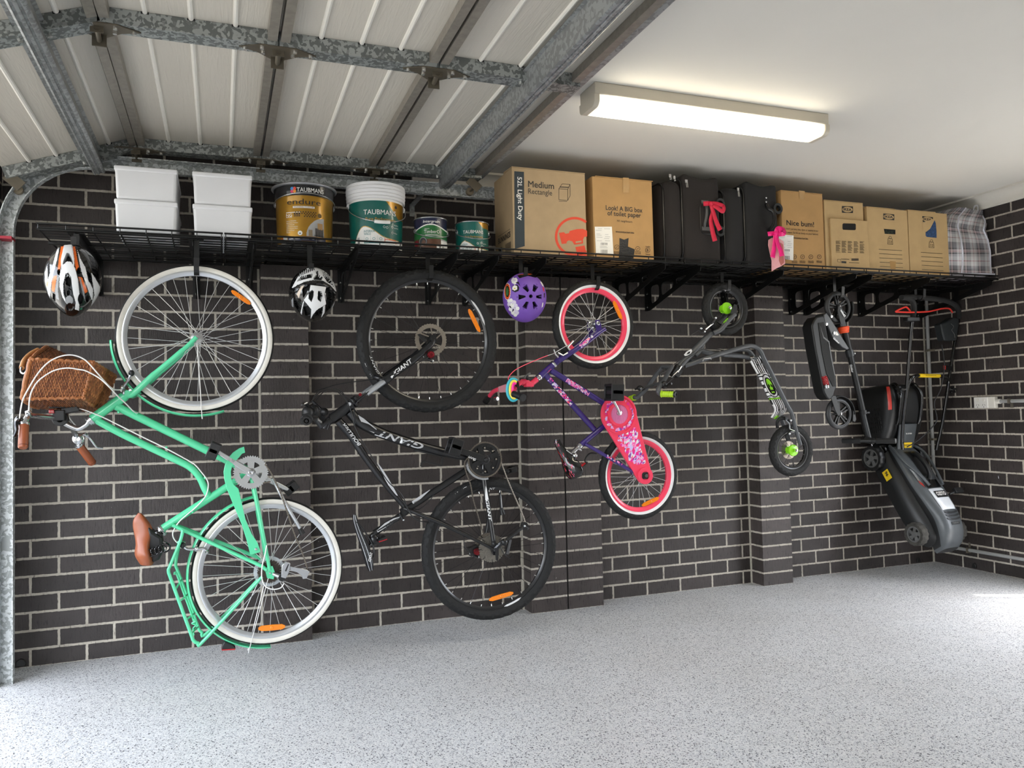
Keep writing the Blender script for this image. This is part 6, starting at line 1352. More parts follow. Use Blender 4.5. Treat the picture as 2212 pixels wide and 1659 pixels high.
m = MB(); m.tube(smoothpts([dN, b7(1520, 850, YM-.085), b7(1560, 830, YM-.085), jp], 4), [.012]*5+[.010]*5+[.009]*3, mblk, 8); m.ball(b7(1545, 845, YM-.085), (.02, .015, .018), mblk, 12, 8); m.tube([b7(1570, 960, YM-.08), b7(1600, 820, YM-.08)], .010, mblk, 8); m.ring(jp, NY, [(.020, -.006), (.020, .006), (.006, .006), (.006, -.006)], mblk, 20); m.tube([jp, b7(1775, 720, YM-.07)], .008, mblk, 8); m.ball(jp+NY*.008, .006, alur, 8, 6); obj('rear_derailleur', m, B2)
chain(B2, [cc+V((.07, 0, .05)), b6(1670, 1130, YM-.052), b6(1730, 1290, YM-.055), b6(1790, 1430, YM-.06), b6(1850, 1570, YM-.065), jp+V((.006, 0, .016))])
chain(B2, [cc+V((-.082, 0, .02)), b6(1372, 1130, YM-.05), b6(1385, 1210, YM-.05), b6(1420, 1310, YM-.045), b6(1440, 1420, YM-.04), b6(1475, 1540, YM-.04), b6(1505, 1640, YM-.04), b7(1345, 760, YM-.04)])
m = MB(); disc(m, cc+NY*.002, NY, .0905, .0845, .005, chain_m, 120, teeth=46, tooth=.002); obj('chain_on_ring', m, B2)
m = MB(); R_ = .098; pts_ = [bbp+V((R_*cos(a), -.045, R_*sin(a))) for a in [radians(200+80*i/12) for i in range(13)]]; 
for a, b in zip(pts_, pts_[1:]): m.bar(a, b+(b-a)*.1, .010, .014, alur)
m.bar(pts_[0], pts_[0]+V((.012, 0, .03)), .014, .014, alur); obj('front_derailleur', m, B2)
# calipers
for (x, y, Y, q_) in ((1095, 250, YM-.03, b6), (1282, 935, YM+.03, b7)):
    c = q_(x, y, Y-.035); m = MB(); m.lathe([(.018, 0), (.018, .012), (.014, .018), (.006, .018), (.006, .015), (.001, .015)], c, NY, anod, 20); cl = obj('brake_caliper', m, B2); m = MB(); m.obox(c-NY*.02+V((-.012, 0, .004)), V((.024, 0, .008)), NY*.018, V((-.006, 0, .02)), mblk); m.ball(c+V((-.03, .01, -.008)), .008, alur, 8, 6); m.ball(c+V((.012, .01, -.03)), .007, alur, 8, 6); m.tube([c+V((-.03, .01, -.01)), c+V((.01, .01, -.032))], .007, mblk, 8); obj('caliper_body', m, cl)
m = MB(); m.prism([b6(x, y, YM-.07) for x, y in ((985, 85), (1005, 80), (1060, 130), (1050, 150), (1020, 130))], (0, -.008, 0), mblk); m.cyl(cF+NY*.05, cF+NY*.075, .009, mblk, 12); obj('quick_release', m, B2); m = MB(); m.prism([b7(x, y, YM-.085) for x, y in ((1455, 900), (1485, 900), (1485, 1010), (1475, 1022), (1462, 1015))], (0, -.008, 0), mblk); m.lathe([(.012, 0), (.010, .006), (.005, .008), (.001, .008)], dN+NY*.005, NY, mblk, 16); m.ball(dN+NY*.014, .005, alur, 8, 6); obj('quick_release', m, B2)
m = MB(); m.prism([b6(x, y, YM-.01) for x, y in ((1020, 1130), (1015, 1160), (1022, 1162), (1030, 1132), (1050, 1125), (1180, 1160), (1195, 1150), (1205, 1080), (1190, 1070), (970, 1020), (965, 1026), (1180, 1080), (1190, 1090), (1180, 1145), (1050, 1112))], (0, .02, 0), mblk); m.tube([b6(960, 1025), b6(1150, 1065)], .006, mblk, 8); obj('bottle_cage', m, B2)
k_ = obj('kickstand', MB().tube([b7(1460, 330, YM+.03), b7(1500, 340, YM+.02), b7(1520, 560, YM)], [.008, .007, .007], mblk, 8), B2); obj('stand_foot', MB().tube([b7(1516, 520, YM), b7(1530, 580, YM)], [.009, .016], bplas, 10), k_)
# cables
KC = mat('black_cable', '121213', .4, noise=0)
for L, Y in (([(676, 862), (688, 850), (705, 843), (726, 845), (745, 862), (757, 885), (764, 915), (772, 935), (790, 965), (812, 1000), (838, 1040), (862, 1062), (874, 1080), (880, 1098), (890, 1115), (905, 1125), (925, 1128)], ys(YM-.18, YM-.03, 17)), ([(682, 866), (700, 846), (722, 842), (745, 855), (762, 872), (766, 900), (767, 925)], ys(YM-.15, YM-.03, 7)), ([(672, 868), (686, 848), (712, 838), (738, 846), (752, 872), (757, 890)], ys(YM-.22, YM-.04, 6)), ([(680, 845), (720, 833), (755, 826), (790, 822), (830, 816), (870, 800), (900, 785), (925, 772)], ys(YM-.16, YM-.09, 8)), ([(872, 1082), (884, 1106), (900, 1120), (935, 1118), (960, 1128), (985, 1142), (1000, 1158), (1004, 1180), (1012, 1192)], YM-.045), ([(1063, 1170), (1078, 1178), (1088, 1195), (1100, 1205), (1106, 1200)], YM-.085), ([(936, 1070), (925, 1085), (905, 1100), (893, 1098)], YM-.02)):
    cable(B2, L, Y, .0024, KC)
crank.__globals__['B1'] = B1
# ------------------------------------------------------------------ purple and pink children's bicycle
vio = mat('violet_paint', '3a2a6e', .25, coat=.5, noise=.03); hot = mat('hot_pink', 'f0405f', .35, coat=.4, noise=.02); hot2 = mat('magenta', 'e5208e', .4, noise=0); lav = mat('lavender_decal', 'c9b8e4', .4, noise=0); roze = mat('rose_decal', 'f08cc4', .4, noise=0); pltm = mat('plum_decal', '8a3f9c', .4, noise=0)
YK = -.50; B3 = thing('kids_bicycle', "child's purple and pink bicycle with pink wheel rims hanging by its front wheel", 'bicycle', at(1379, 1027, YK))
k1 = zz(1030, 560, 4.88); k2 = zz(1160, 780, 4.609)
def c1(x, y, Y=YK): return at(*k1(x, y), Y)
def c2(x, y, Y=YK): return at(*k2(x, y), Y)
cF, cR = at(1281.5, 701, YK), at(1379, 1026.5, YK); RW = .243
kw = dict(nseg=64, knob=.0018, sidew=(-.22, .88), sp_r=.0012, hubw=.045, fl=.02, nip=None)
for nm, c, rf in (('front_wheel', cF, [(c1(1440, 440, YK-.01), c1(1525, 632, YK-.01), .022)]), ('rear_wheel', cR, [(c2(1045, 1440, YK-.01), c2(1212, 1360, YK-.01), .022)])): 
    w = wheel(B3, nm, c, RW, .0235, (RW-.042, RW-.066, .032), 28, rub, gwhite, hot, spk, polal, refl=rf, **kw)
F3 = MB(); hT, hB = c1(810, 1110), c1(660, 1240); bb3 = at(1338, 893, YK)
F3.tube([hB, hT], .0185, vio, 16); dt = [c1(780, 1170), c1(1340, 1520), bb3]; F3.tube(dt, .0165, vio, 14); tt = [c1(720, 1215), c2(570, 680)]; F3.tube(tt, .0160, vio, 14)
sA = c2(420, 850); F3.tube([bb3, sA], .0155, vio, 14); F3.cyl(bb3+NY*.04, bb3-NY*.04, .024, vio, 20)
for s in (1, -1):
    F3.tube(smoothpts([c2(480, 825, YK-.012*s), c2(620, 905, YK-.035*s), c2(900, 1070, YK-.05*s), cR+NY*.055*s], 5), .010, vio, 12)
    F3.tube(smoothpts([c2(870, 690, YK-.03*s), c2(920, 830, YK-.045*s), c2(1000, 1010, YK-.05*s), cR+NY*.055*s+V((0, 0, .01))], 5), .010, vio, 12)
F3.tube([c2(845, 660, YK), c2(870, 690, YK-.03)], .012, vio, 10); fr3 = obj('frame', F3, B3)
# shard decals scattered on tubes and guard
def shards(mb, fn, n, x0, x1, y0, y1, sz, cols, seed):
    R = random.Random(seed)
    for i in range(n):
        x, y = R.uniform(x0, x1), R.uniform(y0, y1); a = R.uniform(0, 6.3); k = R.choice((3, 3, 4)); s = sz*R.uniform(.5, 1.2)
        mb.add([fn(min(max(x+s*cos(a+6.283*j/k)*R.uniform(.5, 1.2), x0), x1), min(max(y+s*sin(a+6.283*j/k)*.7, y0), y1), i) for j in range(k)], [tuple(range(k))], R.choice(cols))
CL = [hot2, lav, roze, pltm, gwhite, hot]
m = MB()
for (a, b, r, x0, x1, n, sd) in ((dt[0], dt[1], .0165, .10, .235, 60, 3), (tt[0], tt[1], .0160, .03, .22, 60, 5)):
    f = tubefn(a, b, r, 0); L = (V(b)-V(a)).length
    m = MB()
    shards(m, lambda x, y, i, a=a, b=b, r=r: tubefn(a, b, r, .0006+.00003*i)(x, y), n, x0, min(x1, L*.86), -.013, .013, .012, CL, sd); obj('frame_decal', m, fr3)
m = MB(); f = tubefn(dt[0], dt[1], .0165, .004); tube_text(m, 'Krushed', c1(1170, 1420), c1(935, 1270), .0190, .020, roze, .01, .0); obj('frame_lettering', m, fr3)
for s in (1,):
    for a, b, n, sd in ((c2(690, 940, YK-.042), c2(840, 1030, YK-.048), 22, 9), (c2(905, 800, YK-.042), c2(985, 960, YK-.048), 24, 12)):
        m = MB(); shards(m, lambda x, y, i, a=a, b=b: tubefn(a, b, .0100, .0006+.00003*i)(x, y), n, 0, (V(b)-V(a)).length, -.008, .008, .009, CL, sd); obj('frame_decal', m, fr3)
m = MB()
for i in range(5): tube_patch(m, c1(700, 1205), c1(790, 1130), .0188, [(.25+.1*i, -.6+.05*i), (.32+.1*i, -.7), (.30+.1*i, .5), (.27+.1*i, .3)], hot)
obj('frame_decal', m, fr3)
# fork
m = MB(); cr = c1(850, 1075); ex = at(1293, 700, YK-.05)
for s in (1, -1):
    e = cF+NY*.048*s; m.tube(smoothpts([cr+NY*.014*s, c1(950, 1000)+NY*.034*s, c1(1100, 900)+NY*.046*s, c1(1240, 790)+NY*.048*s, c1(1310, 745)+NY*.048*s], 5), [.015]*6+[.014]*10+[.012]*5, vio, 14)
    m.prism([e+V((x, 0, z)) for x, z in ((-.012, .018), (.010, .020), (.020, .0), (.024, -.036), (-.004, -.046), (-.012, -.02))], NY*.006*s, vio)
m.tube([cr, c1(820, 1105)], .017, vio, 14); fk = obj('fork', m, B3)
m = MB(); a, b = c1(1080, 930, YK-.046), c1(1235, 800, YK-.048); shards(m, lambda x, y, i: tubefn(a, b, .0138, .0006+.00003*i)(x, y), 40, 0, .10, -.010, .010, .012, CL, 21); obj('fork_decal', m, fk)
m = MB()
for s in (1, -1): m.lathe([(.011, 0), (.011, .006), (.007, .008), (.007, .014), (.001, .014)], cF+NY*.055*s, NY*s, polal, 16)
obj('axle_nut', m, B3)
m = MB(); u = (hB-hT).normalized(); m.lathe([(.0195, -.012), (.022, -.008), (.022, .0), (.0195, .003)], hT-u*.004, -u, chrome, 20); m.lathe([(.0195, -.004), (.022, 0), (.022, .006), (.018, .008), (.018, .016), (.015, .019)], hB, u, chrome, 20); obj('headset', m, B3)
m = MB(); m.tube([c1(635, 1265), c1(555, 1330)], .0155, hot, 14); m.tube([c1(560, 1325), c1(520, 1290), c1(470, 1300)], [.018, .016, .018], hot, 12); m.box(c1(520, 1345, YK-.02), c1(575, 1300, YK+.02), hot); obj('stem', m, B3, bevel=.004)
m = MB(); m.tube([c1(500, 1250, YK-.03), c1(560, 1200, YK-.02)], .007, gplas, 8); m.tube([c1(520, 1230, YK-.03), c1(540, 1260, YK-.02)], .010, bplas, 10); obj('bell', m, B3)
gN0, gN1 = c1(390, 1420, YK-.22), c1(490, 1462, YK-.30); gF0, gF1 = c1(135, 1440, YK+.2), c1(95, 1500, YK+.26)
m = MB(); m.tube(smoothpts([gN0, c1(400, 1360, YK-.16), c1(455, 1305, YK-.05), c1(460, 1300, YK+.0), c1(380, 1320, YK+.05), c1(240, 1365, YK+.1), c1(175, 1395, YK+.15), gF0], 6), .0115, hot, 12); obj('handlebar', m, B3)
for a, b in ((gN0, gN1), (gF0, gF1)): m = MB(); m.tube([a, a+(b-a)*.06, a+(b-a)*.94, b], [.017, .0155, .0165, .014], bplas, 14); m.ring(b-(b-a)*.06, (b-a), [(.019, -.004), (.019, .004), (.010, .004), (.010, -.004)], bplas, 20); obj('hand_grip', m, B3)
# rainbow bar pad, bell, clear guard
for i, (mt_, R0) in enumerate(((mat('rainbow_teal', '3fb4c4', .45, noise=0), 1.0), (mat('rainbow_yellow', 'f2e05a', .45, noise=0), .87), (mat('rainbow_pink', 'ff2aa0', .45, noise=0), .74))):
    c = c1(385, 1375, YK-.17); pts_ = [c1(385+5*i-(64-23*i)*sin(a)*1.0-10*cos(a)*0, 1375-(114-24*i)*cos(a), YK-.19-.003*i) for a in [radians(-35+250*j/24) for j in range(25)]]
    m = MB(); m.tube(pts_, .0080, mt_, 10, sq=1.0); q_ = obj('rainbow_guard', m, B3)
m = MB(); c = c1(190, 1475, YK+.16); m.lathe([(.012, 0), (.012, .02), (.010, .022), (.001, .022)], c, (.5, -1, .1), chrome, 18); obj('bell', m, B3)
m = MB(); m.prism([c1(x, y, YK+.06) for x, y in ((228, 1345), (310, 1315), (318, 1400), (235, 1405))], (0, .01, 0), mat('clear_pink', 'd79aa6', .2, alpha=.6, noise=0)); obj('clear_sleeve', m, B3)
m = MB(); c = c1(415, 1330, YK-.15); m.ball(c, (.016, .02, .024), bplas, 12, 8); m.tube(smoothpts([c, c1(430, 1300, YK-.18), c1(440, 1390, YK-.24), c1(455, 1440, YK-.27)], 4), .006, bplas, 8); obj('brake_lever', m, B3)
# saddle
m = MB(); a, b = c2(425, 840), c2(345, 920); m.tube([a, b], .0125, chrome, 16); m.lathe([(.0175, -.012), (.020, -.01), (.020, .004), (.0175, .006)], a, a-b, chrome, 20); m.tube([c2(410, 875, YK-.02), c2(445, 890, YK-.025)], .005, chrome, 8); m.ball(c2(375, 940, YK-.02), (.016, .02, .016), chrome, 12, 8); m.tube([c2(290, 885, YK-.02), c2(345, 925, YK-.02)], .0035, chrome, 8); obj('seat_post', m, B3)
base = [(212, 780), (240, 840), (290, 900), (330, 960), (370, 1010), (400, 1090), (405, 1140)]; top = [(178, 782), (175, 830), (210, 910), (240, 985), (262, 1060), (285, 1130), (330, 1178)]; hw = [.012, .018, .022, .034, .06, .068, .045]
base = [(v.x, v.y) for v in smoothpts([V((*g, 0)) for g in base], 4)]; top = [(v.x, v.y) for v in smoothpts([V((*g, 0)) for g in top], 4)]; hw = [v.x for v in smoothpts([V((g, 0, 0)) for g in hw], 4)]
secs = [(c2(*b_), V((0, 1, 0)), (c2(*t_)-c2(*b_)).normalized(), h_, (c2(*t_)-c2(*b_)).length) for b_, t_, h_ in zip(base, top, hw)]
sv = obj('saddle', loft(None, secs, gblack, 24), B3, ang=60); sv['label'] = 'glossy black saddle with red and pink splinter pattern'
m = MB()
def sfn(x, y, i):
    k = min(int(x*(len(secs)-1)), len(secs)-2); t = x*(len(secs)-1)-k; A = secs[k][0].lerp(secs[k+1][0], t); h = secs[k][3]+(secs[k+1][3]-secs[k][3])*t; d = secs[k][4]+(secs[k+1][4]-secs[k][4])*t; o_ = secs[k][2]
    return A-V((0, 1, 0))*h*1.02*cos(y)+o_*d*1.02*sin(y)+V((0, -.0004-.00002*i, 0))
shards(m, sfn, 60, .05, .95, .5, 1.4, .05, [hot, sred, roze, hot, sred], 33); obj('saddle_pattern', m, sv)
m = MB(); m.tube(smoothpts([c2(590, 920, YK), c2(530, 920, YK-.01), c2(490, 960, YK-.01), c2(480, 1000, YK-.01), c2(500, 1010, YK-.01), c2(480, 1025, YK-.01), c2(440, 1055, YK-.01)], 4), .005, bplas, 8); rb = obj('reflector_bracket', m, B3); m = MB().prism([c2(x, y, YK-.03) for x, y in ((436, 1035), (478, 1010), (484, 1020), (440, 1062))], (0, .05, 0), rrefl); obj('rear_reflector', m, rb)
# chain guard with clear window
cc = at(1337.5, 895, YK-.065); Rg = .106; hub3 = at(1393, 1027.5, YK-.065)
def tang(c0, r0, c1_, r1):
    d = c1_-c0; L = sqrt(d.x**2+d.z**2); th = atan2(d.z, d.x); b = math.acos((r0-r1)/L); return th+b, th-b
t1, t2 = tang(cc, Rg, hub3, .046)
out = [cc+V((Rg*cos(a), 0, Rg*sin(a))) for a in [t1+(t2+2*pi-t1)*i/40 for i in range(41)]]+[hub3+V((.046*cos(a), 0, .046*sin(a))) for a in [t2+(t1-t2)*i/16 for i in range(17)]]
m = MB(); m.prism(out, (0, .018, 0), hot); gd = obj('chain_guard', m, B3, bevel=.004); gd['label'] = 'pink chain guard with splinter pattern and clear window'
m = MB(); Yg = cc.y
def gfn(x, y, i): return V((x, Yg-.0008-.00002*i, y))
R = random.Random(4); st = .0125; J = {}
def jp_(i, j):
    if (i, j) not in J: J[(i, j)] = (i*st+R.uniform(-.4, .4)*st, j*st+R.uniform(-.4, .4)*st)
    return J[(i, j)]
def ing(x, z):
    r_ = sqrt(x*x+z*z)
    if .068 < r_ < .096: return True
    d = hub3-cc; L_ = sqrt(d.x**2+d.z**2); t = (x*d.x+z*d.z)/L_/L_; w_ = (-x*d.z+z*d.x)/L_
    return r_ > .105 and .2 < t < .93 and abs(w_+.004) < (Rg+(.046-Rg)*t)*.80
for i in range(-10, 16):
    for j in range(-22, 10):
        for T in (((i, j), (i+1, j), (i+1, j+1)), ((i, j), (i+1, j+1), (i, j+1))):
            P3 = [jp_(*q_) for q_ in T]; c3 = R.choice(CL+[lav, roze, hot2])
            if all(ing(*p3) for p3 in P3): m.add([gfn(cc.x+p3[0], cc.z+p3[1], 0) for p3 in P3], [(0, 1, 2)], c3)
obj('guard_pattern', m, gd)
obj('guard_rim', MB().ring(cc, NY, [(.066, .0), (.066, .006), (.052, .006), (.052, .0)], hot, 48), gd); obj('guard_rim', MB().ring(cc, NY, [(.106, .0), (.106, .005), (.097, .005), (.097, .0)], hot, 64), gd); m = MB(); m.ring(hub3, NY, [(.046, 0), (.046, .008), (.024, .008), (.024, 0)], hot, 40); obj('guard_rim', m, gd)
m = MB(); m.lathe([(.052, .002), (.001, .002)], cc, NY, mat('window_plastic', 'd48aa8', .15, noise=.1, scale=30, coat=.5), 40, cap=False)
for i in range(22): x = -.048+i*.0046; h = sqrt(max(0, .052**2-x*x)); m.box(cc+V((x-.0005, -.004, -h)), cc+V((x+.0005, -.002, h)), roze)
obj('guard_window', m, gd)
m = MB(); m.lathe([(.010, .0), (.010, .02), (.001, .02)], hub3, NY, chrome, 16); m.box(hub3+V((-.018, -.003, -.018)), hub3+V((.018, -.001, .018)), bplas); obj('axle_nut', m, B3)
m = MB(); e = c2(760, 395, YK-.10); m.tube(smoothpts([c2(825, 525, YK-.085), c2(800, 470, YK-.095), e], 4), .008, chrome, 12); m.lathe([(.014, 0), (.014, .012), (.007, .015), (.001, .015)], c2(812, 515, YK-.07), NY, chrome, 16); obj('crank_arm', m, B3)
pedal(B3, c2(768, 312, YK-.15), .09, .075, up=(.05, 0, 1)); pedal(B3, at(1352, 940, YK+.08), .07, .05, up=(.3, 0, 1)) if False else None
chain(B3, [c2(965, 640, YK-.05), c2(1000, 760, YK-.05), c2(1040, 920, YK-.05), c2(1085, 1050, YK-.05)], w=.004)
k_ = obj('kickstand', MB().tube([c2(960, 620, YK+.03), c2(975, 700, YK+.02), c2(990, 830, YK+.02)], [.007, .007, .009], bplas, 8), B3)
cable(B3, [(1104, 830), (1098, 818), (1102, 810), (1112, 800), (1130, 790), (1153, 780), (1170, 773), (1183, 768)], ys(YK-.16, YK-.05, 8), .0022, hot); cable(B3, [(1180, 769), (1195, 764), (1208, 756), (1222, 748)], YK-.05, .0018, polal)
for L in (((1196, 755), (1200, 766), (1206, 772)), ((1226, 750), (1233, 742), (1238, 736)), ((1205, 762), (1216, 768), (1226, 762))): m = MB(); q = [at(px, py, YK-.05) for px, py in L]; m.tube(q, .005, chrome, 8); obj('brake_caliper', m, B3)
# ------------------------------------------------------------------ dark kick scooter with bicycle-style wheels
char = mat('charcoal_paint', '4a4c4f', .42, coat=.15, noise=.03); lime = mat('lime_green', '8fe01c', .35, coat=.3, noise=.02); limeg = mat('lime_grip', 'a9cf1e', .5, noise=.04)
YC = -.43; k4 = zz(1350, 590, 3.686)
def c4(x, y, Y=YC): return at(*k4(x, y), Y)
B4 = thing('kick_scooter', 'dark grey kick scooter with lime green hubs and grips hanging by its front wheel', 'scooter', at(1708, 972, YC))
cF, cR = c4(795, 283), c4(1321, 1410); RW = .158
kw = dict(nseg=54, knob=.0014, sidew=(.1, .95), sp_r=.0011, hubw=.035, fl=.026, nip=MATS['nipple_brass'], cross=1)
for nm, c in (('front_wheel', cF), ('rear_wheel', cR)):
    w = wheel(B4, nm, c, RW, .0235, (RW-.040, RW-.058, .03), 20, rub, rub, mblk, spkb, lime, hubr=.020, vlv=-1.4 if c is cR else None, **kw)
    m = MB(); m.lathe([(.012, .030), (.034, .026), (.036, .018), (.030, .010), (.016, .004)], c, NY, lime, 28, cap=False); obj('hub_shell', m, w)
    m = MB(); m.lathe([(.010, .042), (.010, .054), (.006, .056), (.001, .056)], c, NY, chrome, 14); obj('axle_nut', m, w)
    if c is cR: m = MB(); disc(m, c+NY*-.02, NY, .055, .02, .002, rotm, 40); obj('brake_rotor', m, w)
F4 = MB(); hT, hB = c4(650, 515), c4(430, 745); F4.tube([hB, hT], .0195, char, 16)
m = MB(); cr = c4(690, 480)
for s in (1, -1):
    m.tube(smoothpts([cr+NY*.02*s, c4(735, 455)+NY*.035*s, c4(780, 395)+NY*.042*s, c4(840, 335)+NY*.043*s], 5), .0145, char, 12)
    m.prism([c4(x, y, YC)+NY*.044*s for x, y in ((800, 330), (830, 255), (850, 262), (855, 290), (850, 345))], NY*.005*s, blk)
m.tube([hT, cr], .016, char, 12); fk = obj('fork', m, B4)
m = MB(); text(m, 'mongoose', tubefn(c4(775, 402, YC-.043), c4(850, 322, YC-.043), .0148), .012, lime, 'l', .02, 0, fit=.042, y0=-.006); obj('fork_lettering', m, fk)
nr = [(475, 738), (560, 710), (640, 682), (720, 655), (800, 632), (870, 610), (940, 590), (985, 580), (1020, 582), (1060, 600), (1085, 632), (1105, 680), (1150, 765), (1230, 930), (1290, 1050), (1325, 1110), (1340, 1160), (1365, 1260), (1398, 1368)]
F4.tube(smoothpts([c4(x, y, YC-.048 if i > 2 else YC-.016*i) for i, (x, y) in enumerate(nr)], 4), [.014]*60+[.012]*13, char, 12)
fr_ = [(520, 700), (600, 690), (760, 640), (900, 610), (970, 612), (1005, 640), (1040, 700), (1100, 830), (1200, 1060), (1250, 1170), (1300, 1330)]
F4.tube(smoothpts([c4(x, y, YC+.06 if i > 1 else YC+.03*i) for i, (x, y) in enumerate(fr_)], 4), .0135, char, 12)
F4.tube(smoothpts([c4(560, 590), c4(640, 628), c4(800, 650), c4(920, 660), c4(1035, 682)], 4), .015, char, 12); F4.tube([c4(620, 570), c4(600, 620), c4(560, 660)], .013, char, 10)
F4.tube([c4(1040, 680, YC-.04), c4(1035, 690, YC+.05)], .010, char, 10); F4.tube([c4(1290, 1160, YC-.045), c4(1260, 1140, YC+.055)], .008, char, 10); fr4 = obj('frame', F4, B4)
m = MB(); m.prism([c4(x, y, YC-.022) for x, y in ((470, 650), (490, 625), (530, 605), (535, 620), (520, 650), (480, 660))], (0, .002, 0), gwhite); m.prism([c4(x, y, YC-.024) for x, y in ((490, 648), (505, 628), (522, 622), (515, 640))], (0, .002, 0), blackp); obj('head_badge', m, fr4)
m = MB(); m.tube(smoothpts([c4(620, 702, YC-.06), c4(625, 685, YC-.062), c4(650, 680, YC-.063), c4(684, 676, YC-.062), c4(685, 690, YC-.06)], 4), .003, chrome, 6); obj('cable_hook', m, fr4)
m = MB(); m.tube([c4(990, 680, YC-.01), c4(1030, 680, YC-.015)], .014, chrome, 12); m.lathe([(.012, 0), (.012, .01), (.007, .012), (.001, .012)], c4(1022, 679, YC-.014), NY, chrome, 14); obj('deck_bolt', m, fr4)
# footboard: a curved board between the rails, its face turned to the room
Ld = [(1000, 700), (1030, 755), (1050, 790), (1085, 860), (1130, 960), (1160, 1020), (1192, 1075), (1190, 1110), (1165, 1150)]; Rd = [(1078, 655), (1110, 710), (1140, 775), (1180, 860), (1222, 950), (1250, 1010), (1277, 1065), (1268, 1105), (1208, 1165)]
Lp = smoothpts([c4(x, y, YC-.045) for x, y in Ld], 6); Rp = smoothpts([c4(x, y, YC+.055) for x, y in Rd], 6)
K4 = len(Lp)
def dfn(u, v): i = min(int(v*(K4-1)), K4-2); t = v*(K4-1)-i; return Lp[i].lerp(Lp[i+1], t).lerp(Rp[i].lerp(Rp[i+1], t), u)
def dm(u, v):
    e = ((u-.5)/.40)**2+((v-.43)/.125)**2
    if e < .62:
        if ((u-.5)/.20)**2+((v-.405)/.055)**2 < 1:
            if any(((u-x)/.065)**2+((v-y)/.016)**2 < 1 for x, y in ((.40, .425), (.60, .425))): return blackp
            return lime
        if abs(u-.5) < .12 and .44 < v < .50: return lime if abs(v-.475) > .008 and abs(u-.5) > .02 else blackp
        return blackp
    if e < 1.0: return gwhite
    if e < 1.25: return blackp
    if .575 < v < .605: return lime if (int(u*14)+int(v*200)) % 3 else blackp
    if .28 < v < .60: return gwhite if abs((v-.43))/.17+abs(u-.5)*.5 < 1.0 and int(abs(v-.43)*60) % 3 else blackp
    if v > .93 and .3 < u < .7: return lime
    w = (u*6.2+.35*sin(v*9)) % 1
    return gwhite if w < .52 else blackp
m = MB(); m.grid(dfn, 60, 240, dm); fb = obj('footboard', m, B4, solid=.010); fb['label'] = 'black and white footboard with green skull'
m = MB()
for v, u in ((.12, .3), (.12, .7), (.82, .3), (.82, .7)): c = dfn(u, v); m.ball(c+V((-.004, -.008, .004)), .007, blackp, 10, 6)
obj('deck_screw', m, fb)
# handlebar
m = MB(); st = hB+(hB-hT).normalized()*.012; m.tube([hB, st, c4(405, 775)], [.022, .024, .018], bplas, 14); m.obox(c4(400, 790), V((.016, 0, .02)), V((0, .03, 0)), V((-.02, 0, .014)), bplas); m.tube([c4(440, 760, YC-.03), c4(370, 830, YC-.03)], .004, chrome, 8); m.tube([c4(420, 790, YC-.03), c4(450, 740, YC-.025)], .006, chrome, 8); obj('stem', m, B4, bevel=.003)
G1a, G1b = c4(290, 962, YC-.24), c4(395, 966, YC-.30); G2a, G2b = c4(75, 990, YC+.20), c4(40, 1000, YC+.26)
HB = MB(); HB.tube(smoothpts([c4(372, 745, YC-.05), c4(340, 800, YC-.10), c4(305, 865, YC-.17), c4(272, 910, YC-.22), c4(265, 945, YC-.235), G1a, G1b], 5), .0125, char, 12)
HB.tube(smoothpts([c4(300, 745, YC+.05), c4(240, 820, YC+.10), c4(170, 920, YC+.16), c4(100, 985, YC+.19), G2a, G2b], 5), .0125, char, 12); HB.tube([c4(372, 748, YC-.05), c4(300, 748, YC+.05)], .0125, char, 12); HB.tube([c4(300, 868, YC-.17), c4(165, 912, YC+.15)], .009, char, 10); hb4 = obj('handlebar', HB, B4)
for a, b, n in ((G1a, G1b, 1), (G2a, G2b, 0)):
    d = b-a; m = MB(); P = [a+d*t for t in [i/24 for i in range(25)]]; m.tube(P, [.019 if i < 2 else .0155+(.0016 if i % 4 < 2 else 0) for i in range(25)], limeg, 16); g_ = obj('hand_grip', m, B4)
    m = MB(); m.lathe([(.016, -.004), (.017, 0), (.017, .008), (.012, .010), (.007, .010), (.006, .006), (.001, .006)], b, d, bplas, 18); obj('grip_end', m, g_)
m = MB(); c = c4(310, 890, YC-.2); m.ball(c, (.02, .02, .022), bplas, 12, 8); m.tube(smoothpts([c, c4(330, 900, YC-.24), c4(350, 885, YC-.27), c4(372, 880, YC-.29)], 4), .006, bplas, 8); obj('brake_lever', m, B4)
m = MB(); c = c4(120, 915, YC+.15); m.ball(c, (.02, .02, .016), bplas, 12, 8); m.tube([c, c4(80, 925, YC+.18)], .006, bplas, 8); m.ball(c4(130, 920, YC+.12), .007, alur, 8, 6); obj('brake_lever', m, B4)
for L, Y in (([(1385, 840), (1400, 836), (1420, 832), (1438, 830), (1452, 818), (1462, 804), (1476, 782), (1495, 768), (1515, 756), (1540, 754), (1563, 757)], ys(YC-.03, YC-.03, 11)), ([(1432, 826), (1425, 810), (1440, 800), (1452, 790), (1480, 772), (1500, 760)], YC-.05), ([(1632, 768), (1645, 778), (1665, 820), (1690, 865), (1700, 870), (1700, 880)], YC+.02), ([(1428, 812), (1436, 798), (1446, 806), (1430, 818), (1424, 806), (1440, 796)], YC)): cable(B4, L, Y, .0024, KC)
for pts_ in (((498, 725-0), (520, 700)), ): m = MB()
